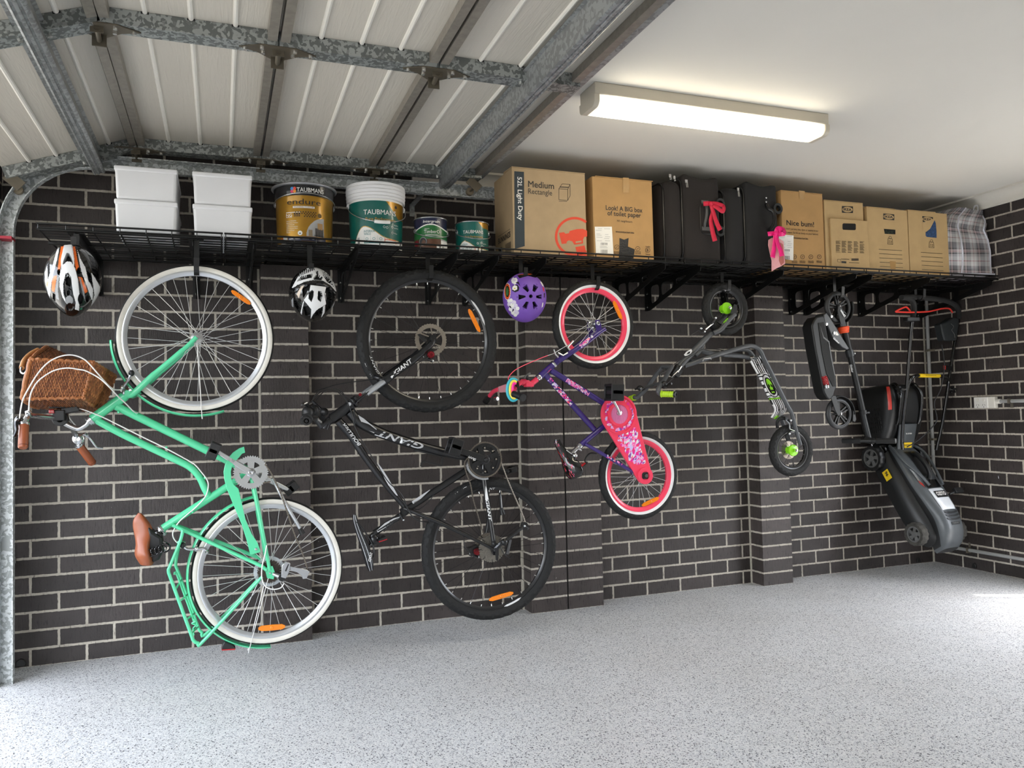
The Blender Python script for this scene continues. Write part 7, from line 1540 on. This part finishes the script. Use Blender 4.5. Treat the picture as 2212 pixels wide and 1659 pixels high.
m = MB(); m.tube([c4(515, 500, YC-.03), c4(580, 460, YC-.03), c4(610, 455, YC-.03)], [.0014, .0014, .004], polal, 6); m.tube(smoothpts([c4(600, 410, YC-.02), c4(612, 435, YC-.03), c4(600, 470, YC-.03), c4(640, 470, YC-.03)], 4), .006, bplas, 8); m.tube([c4(690, 400, YC-.04), c4(725, 355, YC-.04)], .008, bplas, 8); m.ball(c4(605, 440, YC-.035), .009, polal, 10, 6); m.ball(c4(635, 465, YC-.035), .008, polal, 10, 6); m.ball(c4(722, 356, YC-.045), .009, polal, 10, 6); m.tube([c4(640, 450, YC-.03), c4(700, 400, YC-.035)], .005, polal, 8); obj('brake_caliper', m, B4)
m = MB(); m.tube(smoothpts([c4(1215, 1230, YC+.01), c4(1212, 1190, YC), c4(1235, 1160, YC-.01), c4(1280, 1160, YC-.02), c4(1310, 1190, YC-.03)], 4), .010, bplas, 8); m.tube([c4(1280, 1165, YC-.03), c4(1310, 1200, YC-.035), c4(1312, 1240, YC-.035)], .006, polal, 8); m.ball(c4(1320, 1172, YC-.05), .009, polal, 10, 6); m.ball(c4(1310, 1278, YC-.04), .009, polal, 10, 6); m.tube([c4(1312, 1240, YC-.05), c4(1388, 1272, YC-.05)], .0022, polal, 6); obj('rear_brake', m, B4)
# ------------------------------------------------------------------ folded adult scooter
YE = -.50; ke = zz(1720, 600, 2.514)
def ce(x, y, Y=YE): return at(*ke(x, y), Y)
B5 = thing('folding_scooter', 'black folded kick scooter with orange collar hanging beside the lawn mower', 'scooter', ce(235, 735), None)
pu = mat('grey_tyre', '2b2c2e', .5, noise=.05); e_b = mat('scooter_black', '0f1011', .5, coat=0, noise=.04); e_g = mat('scooter_grey', '292b2d', .4, noise=.03); orng = mat('orange_collar', 'f0562a', .4, noise=.02)
def mag(c, R, nm):
    m = MB(); m.ring(c, NY, [(R-.016, -.014), (R-.016, .014), (R-.026, .012), (R-.026, -.012)], e_b, 48)
    for i in range(5):
        a = 2*pi*i/5+.5; d = V((cos(a), 0, sin(a))); e = V((-sin(a), 0, cos(a)))
        for s in (-1, 1): m.prism([c+d*.012+e*.010*s+NY*.008, c+d*(R-.020)+e*.016*s+NY*.008, c+d*(R-.020)+e*.008*s+NY*.008, c+d*.02+e*.002*s+NY*.008], NY*-.016, e_b)
    m.lathe([(.018, -.016), (.018, .016), (.012, .018), (.001, .018)], c, NY, e_b, 24); w = obj(nm, m, B5)
    m = MB(); m.ring(c, NY, [(R-.018+.018*cos(t)*(1 if cos(t) > 0 else .2), .016*sin(t)) for t in [2*pi*i/14 for i in range(14)]], pu, 64); obj('tyre', m, w)
    m = MB(); m.lathe([(.008, .018), (.008, .026), (.004, .028), (.001, .026)], c, NY, chrome, 12); obj('axle_bolt', m, w)
cT, cB_ = ce(224, 160, YE), ce(230, 738, YE); mag(cT, .100, 'front_wheel'); mag(cB_, .098, 'rear_wheel')
m = MB()
for s in (1, -1): m.prism([ce(x, y, YE-.03*s) for x, y in ((228, 150), (248, 158), (258, 185), (272, 258), (244, 262), (225, 180))], (0, .006, 0), e_b)
m.prism([ce(x, y, YE-.03) for x, y in ((238, 250), (273, 252), (275, 264), (242, 264))], (0, .06, 0), e_b); fk = obj('fork', m, B5, bevel=.003)
m = MB(); f = plane_fn(ce(262, 215, YE-.0365), ce(240, 178, YE-.0365)-ce(262, 215, YE-.0365), V((.9, 0, -.5))); m.add([f(.05+.05*cos(t)*.7, .002+.012*sin(t)) for t in [2*pi*i/20 for i in range(20)]], [tuple(range(20))], gwhite) if False else None
text(m, 'Globber', f, .014, gwhite, 'l', .01, .1, fit=.055); obj('fork_lettering', m, fk)
m = MB()
for i in range(4): a = ce(232+i*1.2, 272+i*8, YE); b = ce(280-i*.4, 270+i*8, YE); c = (a+b)/2; m.ring(c, (.12, 0, -1), [(.029-.001*i+.007*cos(t), .007*sin(t)) for t in [2*pi*k/8 for k in range(8)]], orng, 28)
obj('suspension_collar', m, B5)
s0, s1_, s2_, s3 = ce(262, 300), ce(290, 410), ce(362, 730), ce(398, 880)
m = MB(); m.tube([ce(256, 262), s1_], .020, e_b, 16); m.tube([s1_, s2_], .0185, e_b, 16); m.tube([s2_, s3], .0145, e_g, 14); stm = obj('steering_column', m, B5)
m = MB(); m.ring(s1_, s2_-s1_, [(.025, -.02), (.025, .02), (.012, .02), (.012, -.02)], e_g, 20); m.ring(s2_, s2_-s1_, [(.024, -.012), (.024, .012), (.012, .012), (.012, -.012)], e_b, 20); m.tube([s2_+V((.02, -.01, -.005)), s2_+V((.04, -.01, -.003))], .007, e_b, 8); m.ball(s1_+V((.03, -.01, 0)), .008, chrome, 8, 6); obj('clamp_ring', m, stm)
m = MB(); f = tubefn(ce(296, 470), ce(318, 560), .0190); text(m, 'Globber', f, .012, gwhite, 'l', .01, 0, fit=.05, y0=-.006); obj('column_lettering', m, stm)
h0, h1 = ce(250, 886, YE+.10), ce(540, 886, YE-.16); m = MB(); m.tube([h0, h1], .0115, e_b, 12); m.tube([ce(375, 880, YE), ce(420, 888, YE-.05)], .020, e_b, 14); m.tube([ce(405, 895, YE-.02), ce(412, 912, YE-.02)], .004, chrome, 6); obj('handlebar', m, B5)
for a, b in ((h0, h0.lerp(h1, .35)), (h1, h1.lerp(h0, .36))):
    m = MB(); P = [a.lerp(b, i/20) for i in range(21)]; m.tube(P, [.0165+(.0012 if i % 2 else 0) for i in range(21)], rub, 14); g_ = obj('hand_grip', m, B5); m = MB(); m.lathe([(.0165, 0), (.013, .003), (.001, .003)], a, a-b, gplas, 16); obj('grip_end', m, g_)
dk = [(85, 262), (95, 235), (112, 212), (148, 205), (158, 222), (168, 290), (190, 420), (215, 525), (220, 590), (205, 640), (185, 665), (165, 650), (150, 620), (130, 520), (105, 390)]
m = MB(); m.prism([ce(x, y, YE-.045) for x, y in dk], (0, .09, 0), e_b); dkk = obj('deck', m, B5, bevel=.008)
m = MB(); m.prism([ce(x, y, YE-.048) for x, y in ((120, 245), (150, 240), (185, 420), (208, 530), (212, 590), (200, 590), (165, 520), (140, 400))], (0, .003, 0), rub); m.prism([ce(x, y, YE-.0485) for x, y in ((130, 260), (150, 320), (180, 345), (195, 440), (212, 530), (209, 530), (190, 440), (176, 350), (148, 328))], (0, .001, 0), gplas); obj('grip_tape', m, dkk)
m = MB(); m.prism([ce(x, y, YE-.04) for x, y in ((148, 235), (150, 200), (165, 188), (185, 215), (255, 330), (290, 385), (278, 392), (250, 378), (200, 330), (170, 262))], (0, .08, 0), e_g); nk = obj('fold_bracket', m, B5, bevel=.005)
m = MB(); m.prism([ce(x, y, YE-.0415) for x, y in ((213, 312), (218, 290), (230, 308), (228, 314))], (0, .001, 0), paper); f = plane_fn(ce(200, 330, YE-.0415), ce(245, 372, YE-.0415)-ce(200, 330, YE-.0415), V((.6, 0, .7))); text(m, 'Globber', f, .011, gwhite, 'l', .01, .1, fit=.055); obj('warning_sticker', m, nk)
m = MB()
for x, y in ((163, 252), (190, 210), (205, 300)): m.lathe([(.010, 0), (.010, .003), (.005, .004), (.001, .004)], ce(x, y, YE-.041), NY, chrome, 12)
obj('hinge_bolt', m, nk)
m = MB(); a, b = ce(152, 535, YE-.06), ce(168, 600, YE-.06); u = (b-a).normalized(); v_ = u.cross(NY); n_ = 60; m.tube([a+(b-a)*.72*(i/n_)+(NY*cos(i*2*pi*6/n_)+v_*sin(i*2*pi*6/n_))*.015 for i in range(n_+1)], .0035, rrefl, 6); m.tube([a, b], .006, chrome, 10); m.tube([a+(b-a)*.74, a+(b-a)*.98], .014, chrome, 12); obj('rear_suspension', m, B5)
m = MB()
for s in (1, -1): m.prism([ce(x, y, YE-.03*s) for x, y in ((185, 640), (215, 640), (232, 690), (245, 742), (228, 752), (212, 720))], (0, .006, 0), e_b)
obj('rear_fork', m, B5, bevel=.002)
m = MB(); vs = []; fs = []; 
for i in range(21):
    a = radians(118-122*i/20); d = V((cos(a), 0, sin(a)))
    for t in (-1, -.5, 0, .5, 1): vs.append(cB_+d*(.112-.006*t*t+.0)+V((0, t*.026, 0)))
for i in range(20):
    for j in range(4): fs.append((i*5+j, i*5+j+1, (i+1)*5+j+1, (i+1)*5+j))
m.add(vs, fs, e_b); m.prism([ce(x, y, YE-.02) for x, y in ((316, 720), (324, 770), (318, 782), (308, 776), (310, 725))], (0, .04, 0), e_b); obj('rear_fender', m, B5, solid=.003)
m = MB(); vs = []; fs = []
for i in range(17):
    a = radians(20-100*i/16); d = V((cos(a), 0, sin(a)))
    for t in (-1, 0, 1): vs.append(cT+d*(.112-.006*t*t)+V((0, t*.026, 0)))
for i in range(16):
    for j in range(2): fs.append((i*3+j, i*3+j+1, (i+1)*3+j+1, (i+1)*3+j))
m.add(vs, fs, e_b); obj('front_fender', m, B5, solid=.003)
# ------------------------------------------------------------------ electric lawn mower hanging by its handle
mgrey = mat('mower_grey', '45494c', .42, coat=.15, noise=.04); mdark = mat('mower_black', '111213', .42, noise=.05); msv = mat('mower_silver', 'd3d6da', .3, .1, noise=.02); yel = mat('sticker_yellow_m', 'e8c21c', .5, noise=.03); mred = mat('mower_red', 'c5382e', .4, coat=.2, noise=.03); reda = mat('bail_red', 'd93a30', .4, noise=.02); foamg = mat('foam_grip', '1c1c1c', .9, noise=.1, scale=80, bump=.3); dirt = mat('dusty_rubber', '3b3935', .9, noise=.4, scale=40)
_t = radians(2); U0 = V((sin(_t), -cos(_t), 0)); tl_ = radians(33)
MF = V((0, 0, -1))*cos(tl_)+U0*sin(tl_); MU = U0*cos(tl_)+V((0, 0, 1))*sin(tl_); MR = -V((cos(_t), sin(_t), 0))
YW = -.16; MO = at(1886, 990, YW)-MR*.19      # rear axle centre
FS = 1.14
def M(f, r, u): return MO+MF*(f*FS)+MR*r+MU*u
_tc = radians(6); CF = V((0, 0, -1))*cos(_tc)+U0*sin(_tc); CU = U0*cos(_tc)+V((0, 0, 1))*sin(_tc); CO = MO+MF*-.06+MU*.05
def MC(f, r, u): return CO+CF*(f+.06)+MR*r+CU*(u-.05)
B6 = thing('lawn_mower', 'black and grey electric lawn mower hanging upright in the corner', 'lawn mower', M(.55, 0, 0))
def mwheel(f, r, R, wd, nm):
    s = 1 if r > 0 else -1; c = M(f, r, 0); ax = MR*s
    m = MB(); n = 60; u0 = MF; v0 = ax.cross(u0); vs = []; fs = []; ms = []; prof = [(R-.020, wd/2), (R-.004, wd/2), (R, wd/2-.006), (R, -wd/2+.006), (R-.004, -wd/2), (R-.020, -wd/2)]
    for i in range(n):
        a = 2*pi*i/n; d = u0*cos(a)+v0*sin(a)
        for j, (q, h) in enumerate(prof): vs.append(c+d*(q+(.004 if (i // 2) % 2 and j in (1, 2, 3, 4) else 0))+ax*h)
    for i in range(n):
        p, q = i*6, ((i+1) % n)*6
        for j in range(6): fs.append((p+j, p+(j+1) % 6, q+(j+1) % 6, q+j))
    m.add(vs, fs, mdark if f < .2 else dirt); w = obj(nm, m, B6)
    m = MB(); m.ring(c, ax, [(R-.020, wd*.45), (R-.030, wd*.45), (R-.032, -wd*.3), (R-.020, -wd*.4)], gplas, 40); m.lathe([(.022, wd*.36), (.018, wd*.44), (.001, wd*.44)], c, ax, gplas, 24); m.lathe([(R-.03, wd*.1), (.001, wd*.1)], c, ax, mdark, 30, cap=False)
    for i in range(5):
        a = 2*pi*i/5; d = u0*cos(a)+v0*sin(a); e = v0*cos(a)-u0*sin(a); m.prism([c+d*.016-e*.008+ax*wd*.40, c+d*(R-.028)-e*.020+ax*wd*.42, c+d*(R-.028)+e*.010+ax*wd*.30, c+d*.016+e*.010+ax*wd*.38], ax*-.01, gplas)
    obj('wheel_hub', m, w)
mwheel(0, .19, .083, .045, 'rear_wheel'); mwheel(0, -.19, .083, .045, 'rear_wheel'); mwheel(.50, .175, .072, .055, 'front_wheel'); mwheel(.50, -.175, .072, .055, 'front_wheel')
def loftm(stations, mfn, n=40, nl=60, ex=.55, M=M):
    """stations: (f, half width, base u, top u, roundness) lofted along the mower"""
    F_ = [s[0] for s in stations]
    sm = smoothpts([V(s[1:4]) for s in stations], 8); ff = [v.x for v in smoothpts([V((s[0], 0, 0)) for s in stations], 8)]
    def fn(u, v):
        i = min(int(v*(len(sm)-1)), len(sm)-2); t = v*(len(sm)-1)-i; w, b, tp = sm[i].lerp(sm[i+1], t); f = ff[i]+(ff[i+1]-ff[i])*t
        a = pi*u; c, s = cos(a), sin(a)
        return M(f, w*(abs(c)**ex)*(1 if c > 0 else -1), b+(tp-b)*abs(s)**ex)
    m = MB(); m.grid(fn, n, nl, mfn); k = n+1; 
    m.add([fn(i/n, 0) for i in range(k)], [tuple(range(k))], mdark); m.add([fn(i/n, 1) for i in range(k)], [tuple(range(k))], mdark); return m, fn
# deck skirt
m, fdk = loftm([(-.09, .15, -.03, .06), (-.02, .165, -.045, .085), (.10, .175, -.05, .10), (.25, .178, -.05, .105), (.42, .17, -.05, .10), (.53, .14, -.045, .085), (.575, .10, -.035, .06)], lambda u, v: mdark)
dkm = obj('deck', m, B6)
m = MB(); fr_ = lambda f, r: plane_fn(M(f, r, 0), MF, MU)
m.add([M(a, .182, b) for a, b in ((.10, .0), (.16, .0), (.16, .055), (.10, .055))], [(0, 1, 2, 3)], yel); f = plane_fn(M(.11, .1835, .02), MF, MU); text(m, '96', f, .022, ink, 'l', .03); obj('noise_sticker', m, dkm)
# upper shell: grey moulding rising to the motor cover
def hm(u, v):
    return mgrey if .10 < u < .90 or v > .9 else mdark
m, fh = loftm([(-.02, .11, .06, .11), (.06, .125, .06, .14), (.16, .13, .06, .15), (.26, .128, .06, .16), (.36, .118, .06, .172), (.46, .105, .05, .178), (.54, .10, .02, .155), (.595, .09, -.01, .11), (.62, .07, -.02, .06)], hm, 48, 70)
hd = obj('motor_hood', m, B6)
def hl(f, r, lift=.002):   # point on the hood above (f, r)
    best = None
    v = min(max(_vf(f), 0), 1); lo, hi = 0.0, 1.0
    for _ in range(30):
        md = (lo+hi)/2; q = (fh(md, v)-MO).dot(MR)
        if q > r: lo = md
        else: hi = md
    return fh((lo+hi)/2, v)+MU*lift
def _vf(f):
    lo, hi = 0., 1.
    for _ in range(30):
        md = (lo+hi)/2
        if (fh(.5, md)-MO).dot(MF) < f: lo = md
        else: hi = md
    return (lo+hi)/2
m = MB(); m.grid(lambda u, v: hl(.335+.160*v, (u-.5)*(.125+.02*v-.03*v*v)*1.0, .010-.008*(abs(u-.5)*2)**4-.006*(abs(v-.5)*2)**6), 24, 24, msv); cov = obj('motor_cover', m, hd, solid=.004); cov['label'] = 'silver motor cover with black name plate'
m = MB(); m.grid(lambda u, v: hl(.360+.050*v, (u-.5)*.098, .0135), 8, 8, mdark); f = lambda x, y: hl(.395-y*1.0, -x, .0150); text(m, 'OZITO', f, .026, whitep, 'c', .03, fit=.080); obj('name_plate', m, cov)
m = MB()
for i in range(3): m.grid(lambda u, v, i=i: hl(.503+.022*i+.012*v+.010*(1-(2*u-1)**2), (u-.5)*.11, .006), 16, 4, mdark)
m.grid(lambda u, v: hl(.268+.06*v, (u-.5)*.12, .005), 16, 8, gblack); obj('hood_vent', m, hd)
m = MB(); m.grid(lambda u, v: hl(.578+.018*v, (u-.5)*.07, .004), 8, 4, mdark); f = lambda x, y: hl(.591-y, -x, .0052); text(m, '360W', f, .010, gplas, 'c', .02, fit=.05); obj('model_plate', m, hd)
m = MB(); m.tube(smoothpts([hl(.06, .0, .0), hl(.08, .0, .03), hl(.16, .0, .045), hl(.23, .0, .035), hl(.26, .0, .004)], 5), .013, mdark, 10, sq=1.3); obj('carry_handle', m, hd)
m = MB(); m.grid(lambda u, v: hl(.035+.20*v, (u-.5)*(.10-.05*v), .003), 12, 20, mdark); obj('handle_recess', m, hd)
m = MB()
for s in (1, -1): m.tube(smoothpts([M(-.03, .105*s, .10), M(.02, .125*s, .13), M(.10, .12*s, .15), M(.20, .085*s, .175), M(.28, .06*s, .185)], 6), .010, mgrey, 10)
obj('hood_rib', m, hd)
m = MB(); P = [hl(.17, .098, .003), hl(.29, .092, .003), hl(.32, .078, .003), hl(.30, .076, .003), hl(.18, .082, .003)]; m.add(P, [tuple(range(5))], mat('motor_label', '8d8f90', .5, noise=0)); m.add([hl(.262, .0935, .0036), hl(.29, .092, .0036), hl(.32, .078, .0036), hl(.29, .077, .0036)], [(0, 1, 2, 3)], mred)
f = lambda x, y: hl(.19+x, .088+y, .0044); text(m, '1400W MOTOR', f, .006, whitep, 'l', .02, fit=.075); obj('motor_label', m, hd)
m = MB(); m.tube([M(.335, -.10, .16), M(.33, -.145, .175)], .008, mdark, 8); m.obox(M(.325, -.17, .18), MF*.018, MR*.035, MU*.012, mdark); obj('height_lever', m, B6, bevel=.005)
m = MB(); m.lathe([(.034, 0), (.034, .012), (.028, .016), (.001, .016)], M(-.03, .125, .06), MR, gblack, 24); m.obox(M(-.03, .142, .06), MF*.026, MR*.003, MU*.006, gplas); obj('pivot_knob', m, B6)
# grass catcher
cf = MB(); Lc = [(-.09, .165, -.03, .12), (-.18, .175, -.04, .17), (-.30, .18, -.05, .21), (-.40, .175, -.05, .215), (-.46, .15, -.03, .19), (-.48, .11, .0, .14)]
def cm(u, v):
    if u < .06 or u > .94: return mdark
    if (.255 < u < .33 or .67 < u < .745) and .40 < v < .80: return mred
    return mdark
m, fc_ = loftm(Lc, cm, 60, 50, .32, MC); ctc = obj('grass_catcher', m, B6); ctc['label'] = 'black grass catcher box with red corner flashes'
m = MB(); m.tube(smoothpts([fc_(.42, .86)+CU*-.004, fc_(.44, .80)+MU*.02, fc_(.46, .55)+MU*.024, fc_(.46, .30)+MU*.01, fc_(.46, .24)], 6), .011, gblack, 10); obj('catcher_handle', m, ctc); m = MB(); m.tube(smoothpts([fc_(.56, .86)+MU*-.004, fc_(.56, .80)+MU*.02, fc_(.56, .55)+MU*.024, fc_(.56, .30)+MU*.01, fc_(.56, .24)], 6), .011, gblack, 10); obj('catcher_handle', m, ctc)
m = MB()
for i in range(7):
    for j in range(9): c = MC(-.16-.03*i, .181-.004*(i > 5), -.02+.018*j); m.obox(c, CF*.009, MR*.0015, CU*.004, foam)
obj('air_slots', m, ctc); ctc.children[-1]['kind'] = 'stuff' if False else 'thing'
m = MB(); m.grid(lambda u, v: MC(-.20+.17*v, (u-.5)*.16*(1-.1*v), .185-.055*v+.012*(1-(2*u-1)**2)), 16, 16, mgrey); flp = obj('rear_flap', m, B6, solid=.012)
m = MB(); m.grid(lambda u, v: MC(-.075+.035*v, (u-.5)*.085+.0, .152-.012*v+.0125), 4, 4, yel); f = lambda x, y: MC(-.055-y, -x, .1598); text(m, 'WARNING', f, .008, ink, 'c', .02, fit=.06); f = lambda x, y: MC(-.13-y, -x, .178+.006); text(m, '30L CATCHER', f, .009, whitep, 'c', .02, fit=.055); obj('flap_sticker', m, flp)
# handle tubes
km = zz(1720, 600, 2.514)
def cm_(x, y, Y): return at(*km(x, y), Y)
YT = -.47
LW = [cm_(578, 930, -.30), cm_(575, 880, -.31), cm_(582, 760, -.335), cm_(600, 620, -.37), cm_(612, 570, -.385), cm_(640, 535, -.40), cm_(700, 531, -.36), cm_(780, 535, -.31), cm_(815, 545, -.29), cm_(826, 575, -.27), cm_(805, 720, -.24), cm_(785, 830, -.21), cm_(760, 935, -.18)]
m = MB(); m.tube(smoothpts(LW, 6), .0115, gblack, 12); lwh = obj('lower_handle', m, B6)
a, b = cm_(665, 531, -.388), cm_(776, 533, -.315); m = MB(); m.tube([a, b], .0128, yel, 12); f = tubefn(a, b, .0132); text(m, 'KEEP HANDS AND FEET CLEAR', f, .005, ink, 'c', .01, x0=(b-a).length/2, fit=.14); obj('warning_sleeve', m, lwh)
UP = [cm_(596, 650, -.375), cm_(610, 450, -.41), cm_(622, 300, -.44), cm_(634, 215, -.455)]; UR = [cm_(815, 640, -.255), cm_(840, 480, -.27), cm_(866, 320, -.29), cm_(880, 215, -.30)]
m = MB(); m.tube(UP, .0112, gblack, 12); m.tube(UR, .0112, gblack, 12); obj('upper_handle', m, B6)
GR = [UP[-1], cm_(638, 160, -.465), cm_(628, 128, -.47), cm_(600, 112, -.48), cm_(572, 108, -.49)]; m = MB()
top = [cm_(636, 190, -.458), cm_(640, 150, -.465), cm_(628, 122, -.47), cm_(604, 110, -.475), cm_(640, 106, -.455), cm_(720, 112, -.41), cm_(800, 122, -.36), cm_(850, 140, -.325), cm_(878, 165, -.31), cm_(882, 215, -.30)]
m.tube(smoothpts([cm_(570, 108, -.50), cm_(600, 108, -.485), cm_(640, 106, -.465), cm_(720, 112, -.42), cm_(800, 122, -.37), cm_(850, 140, -.33), cm_(878, 168, -.31), cm_(882, 222, -.30)], 6), .0175, foamg, 14); m.tube(smoothpts([cm_(575, 108, -.498), cm_(608, 112, -.48), cm_(632, 130, -.468), cm_(640, 165, -.462), cm_(634, 215, -.455)], 6), .0175, foamg, 14); obj('foam_grip', m, B6)
m = MB(); m.tube(smoothpts([cm_(622, 187, -.47), cm_(605, 165, -.50), cm_(590, 160, -.52), cm_(542, 182, -.56), cm_(560, 186, -.55), cm_(640, 187, -.47), cm_(720, 183, -.42), cm_(790, 168, -.37), cm_(830, 168, -.34), cm_(848, 188, -.32)], 8), .0055, reda, 8); obj('bail_lever', m, B6)
m = MB(); m.prism([cm_(x, y, -.33) for x, y in ((785, 250), (820, 238), (850, 215), (886, 222), (885, 260), (872, 340), (805, 340), (795, 300))], (0, .06, 0), mat('switch_box', '24282a', .5, noise=.04)); bxs = obj('switch_box', m, B6, bevel=.008)
m = MB(); m.tube(smoothpts([cm_(840, 250, -.335), cm_(855, 265, -.337), cm_(845, 285, -.337), cm_(858, 305, -.337), cm_(862, 325, -.336)], 5), .002, gplas, 6); obj('switch_seam', m, bxs)
m = MB(); m.box(cm_(605, 212, -.49), cm_(645, 240, -.45), mdark); obj('cable_clip', m, B6, bevel=.004)
for (x, y, Y, s) in ((565, 608, -.39, -1), (845, 608, -.25, 1)):
    c = cm_(x, y, Y); m = MB(); ax_ = MR*(-s); n_ = 5; u0 = V((0, 0, 1)); v0 = ax_.cross(u0); pr_ = [c+(u0*cos(2*pi*i/40)+v0*sin(2*pi*i/40))*(.020+.007*cos(5*2*pi*i/40)) for i in range(40)]; m.prism(pr_, ax_*.016, mdark); m.cyl(c, cm_(608 if s < 0 else 818, 605, Y+(.01 if s < 0 else -.01)), .006, chrome, 10); obj('handle_knob', m, B6)
cable(B6, [(2034, 745), (2040, 790), (2032, 840), (2018, 870), (2024, 905), (2012, 925), (1992, 944), (1975, 957), (1960, 965)], ys(-.34, -.36, 9), .0038, KC, 'power_cord')
m = MB(); a = at(2038, 797, -.29); m.prism([at(px, py, -.285) for px, py in ((2038, 789), (2056, 791), (2055, 800), (2037, 798))], (0, .001, 0), mdark); m.prism([at(px, py, -.2865) for px, py in ((2038, 789.5), (2043, 790), (2043, 798.5), (2038, 798))], (0, .001, 0), mred); obj('handle_sticker', m, lwh)
# ------------------------------------------------------------------ conduit, power point, vents in the brickwork
pvc = mat('grey_pvc', '9c9c9a', .45, noise=.03); gpo = mat('power_point_white', 'dedad0', .35, noise=.01); brass = mat('saddle_clip_steel', '8a8478', .35, .7, noise=.05)
cv = thing('conduit', 'grey vertical conduit behind the lawn mower, turning along the foot of the wall', 'conduit', (XR-.03, -.04, FZ+.14))
x0 = onx = XR-.016
def ry(px, py): p = atx(px, py, XR-.016); return p
zc = 2.28; pA = ry(1994, 700); pB = ry(2010, 960)
yv = -.045; zb = .135
pts_ = [V((XR-.016, yv, 1.98)), V((XR-.016, yv, .20)), V((XR-.016, yv-.01, .16)), V((XR-.016, yv-.04, zb)), V((XR-.016, yv-.08, zb)), V((XR-.016, -1.12, zb))]
obj('conduit_pipe', MB().tube(pts_, .0125, pvc, 14), cv)
m = MB(); m.tube([V((XR-.016, yv-.09, zb)), V((XR-.016, yv-.16, zb))], .0155, pvc, 14); m.tube([V((XR-.016, yv, .21)), V((XR-.016, yv, .27))], .0155, pvc, 14); obj('conduit_sleeve', m, cv)
for z, y in ((.90, yv), (1.55, yv)): m = MB(); m.box((XR-.032, y-.022, z-.008), (XR-.001, y+.020, z+.008), brass); m.box((XR-.004, y-.042, z-.008), (XR-.0008, y-.014, z+.008), brass); obj('saddle_clip', m, cv)
for y in (-.30, -.85): m = MB(); m.box((XR-.030, y-.008, zb-.02), (XR-.001, y+.008, zb+.016), brass); m.box((XR-.004, y-.008, zb+.01), (XR-.0008, y+.008, zb+.05), brass); obj('saddle_clip', m, cv)
pp = thing('power_point', 'cream double power point beside the lawn mower', 'power point', atx(2133, 872, XR), None)
a, b = atx(2112, 858, XR), atx(2157, 883, XR); zt_, zb_ = atx(2112, 858, XR).z, atx(2112, 882, XR).z
m = MB(); m.box((XR-.001, a.y, zb_), (XR-.034, b.y, zt_), gpo); obj('mounting_block', m, pp, bevel=.004)
pe = a.y+(b.y-a.y)*.70; m = MB(); m.box((XR-.034, a.y-.001, zb_+.001), (XR-.041, pe, zt_-.001), mat('plate_white', 'e2dfd8', .3, noise=0)); pl_ = obj('switch_plate', m, pp, bevel=.003)
for i in (.28, .72):
    yc = a.y+(pe-a.y)*i; zm = (zt_+zb_)/2
    m = MB(); m.lathe([(.011, 0), (.010, .003), (.001, .004)], (XR-.041, yc, zm+.018), (-1, 0, 0), gpo, 18); obj('rocker_switch', m, pl_)
    m = MB()
    for dy, dz, rt_ in ((-.008, .004, .5), (.008, .004, -.5), (0, -.010, 0)): c = V((XR-.0414, yc+dy, zm-.020+dz)); m.obox(c, V((.0005, 0, 0)), V((0, .0012*cos(rt_)+0, .0)), V((0, .005*sin(rt_), .005*cos(rt_))), ink); 
    for s in range(8): pass
    obj('socket_slot', m, pl_)
c2_ = thing('conduit', 'short grey horizontal conduit joined to the power point', 'conduit', atx(2190, 868, XR), None)
zp = (zt_+zb_)/2+.006; m = MB(); m.tube([V((XR-.016, b.y-.0005, zp)), V((XR-.016, -1.12, zp))], .0125, pvc, 14); obj('conduit_pipe', m, c2_)
m = MB(); m.tube([V((XR-.016, b.y-.001, zp)), V((XR-.016, b.y-.03, zp))], .0165, gpo, 14); obj('conduit_collar', m, c2_)
yc = atx(2186, 868, XR).y; m = MB(); m.box((XR-.031, yc-.010, zp-.016), (XR-.001, yc+.010, zp+.015), brass); m.box((XR-.004, yc-.010, zp-.045), (XR-.0008, yc+.010, zp-.01), brass); obj('saddle_clip', m, c2_)
for px, py, X_, lab in ((46, 1432, 0, 'dark weep vent at the foot of the wall beside the door track'), (1983, 1210, 0, 'dark weep vent at the foot of the back wall near the corner'), (2106, 1222, 1, 'dark weep vent under the low grey conduit')):
    p = atx(px, py, XR) if X_ else at(px, py, 0); d = V((-1, 0, 0)) if X_ else V((0, -1, 0)); s = V((0, 1, 0)) if X_ else V((1, 0, 0))
    m = MB(); w_ = .022 if px < 100 else .018; m.prism([p+d*.0015+s*x+V((0, 0, z)) for x, z in ((-w_, -.014), (-w_*.9, .010), (-w_*.2, .022), (w_*.6, .016), (w_, -.004), (w_*.8, -.016))], d*.010, mat('weep_black', '151413', .5, noise=.05)); single('weep_vent', lab, 'vent', m, 'weep vents at the foot of the walls', bevel=.003)
sk = atx(2160, 1030, XR); m = MB(); m.tube([sk+V((-.002, 0, .012)), sk+V((-.014, 0, .006)), sk+V((-.012, 0, -.01)), sk+V((-.004, 0, -.016))], .0022, polal, 6); single('wall_hook', 'tiny metal hook in a mortar joint of the right wall', 'hook', m)
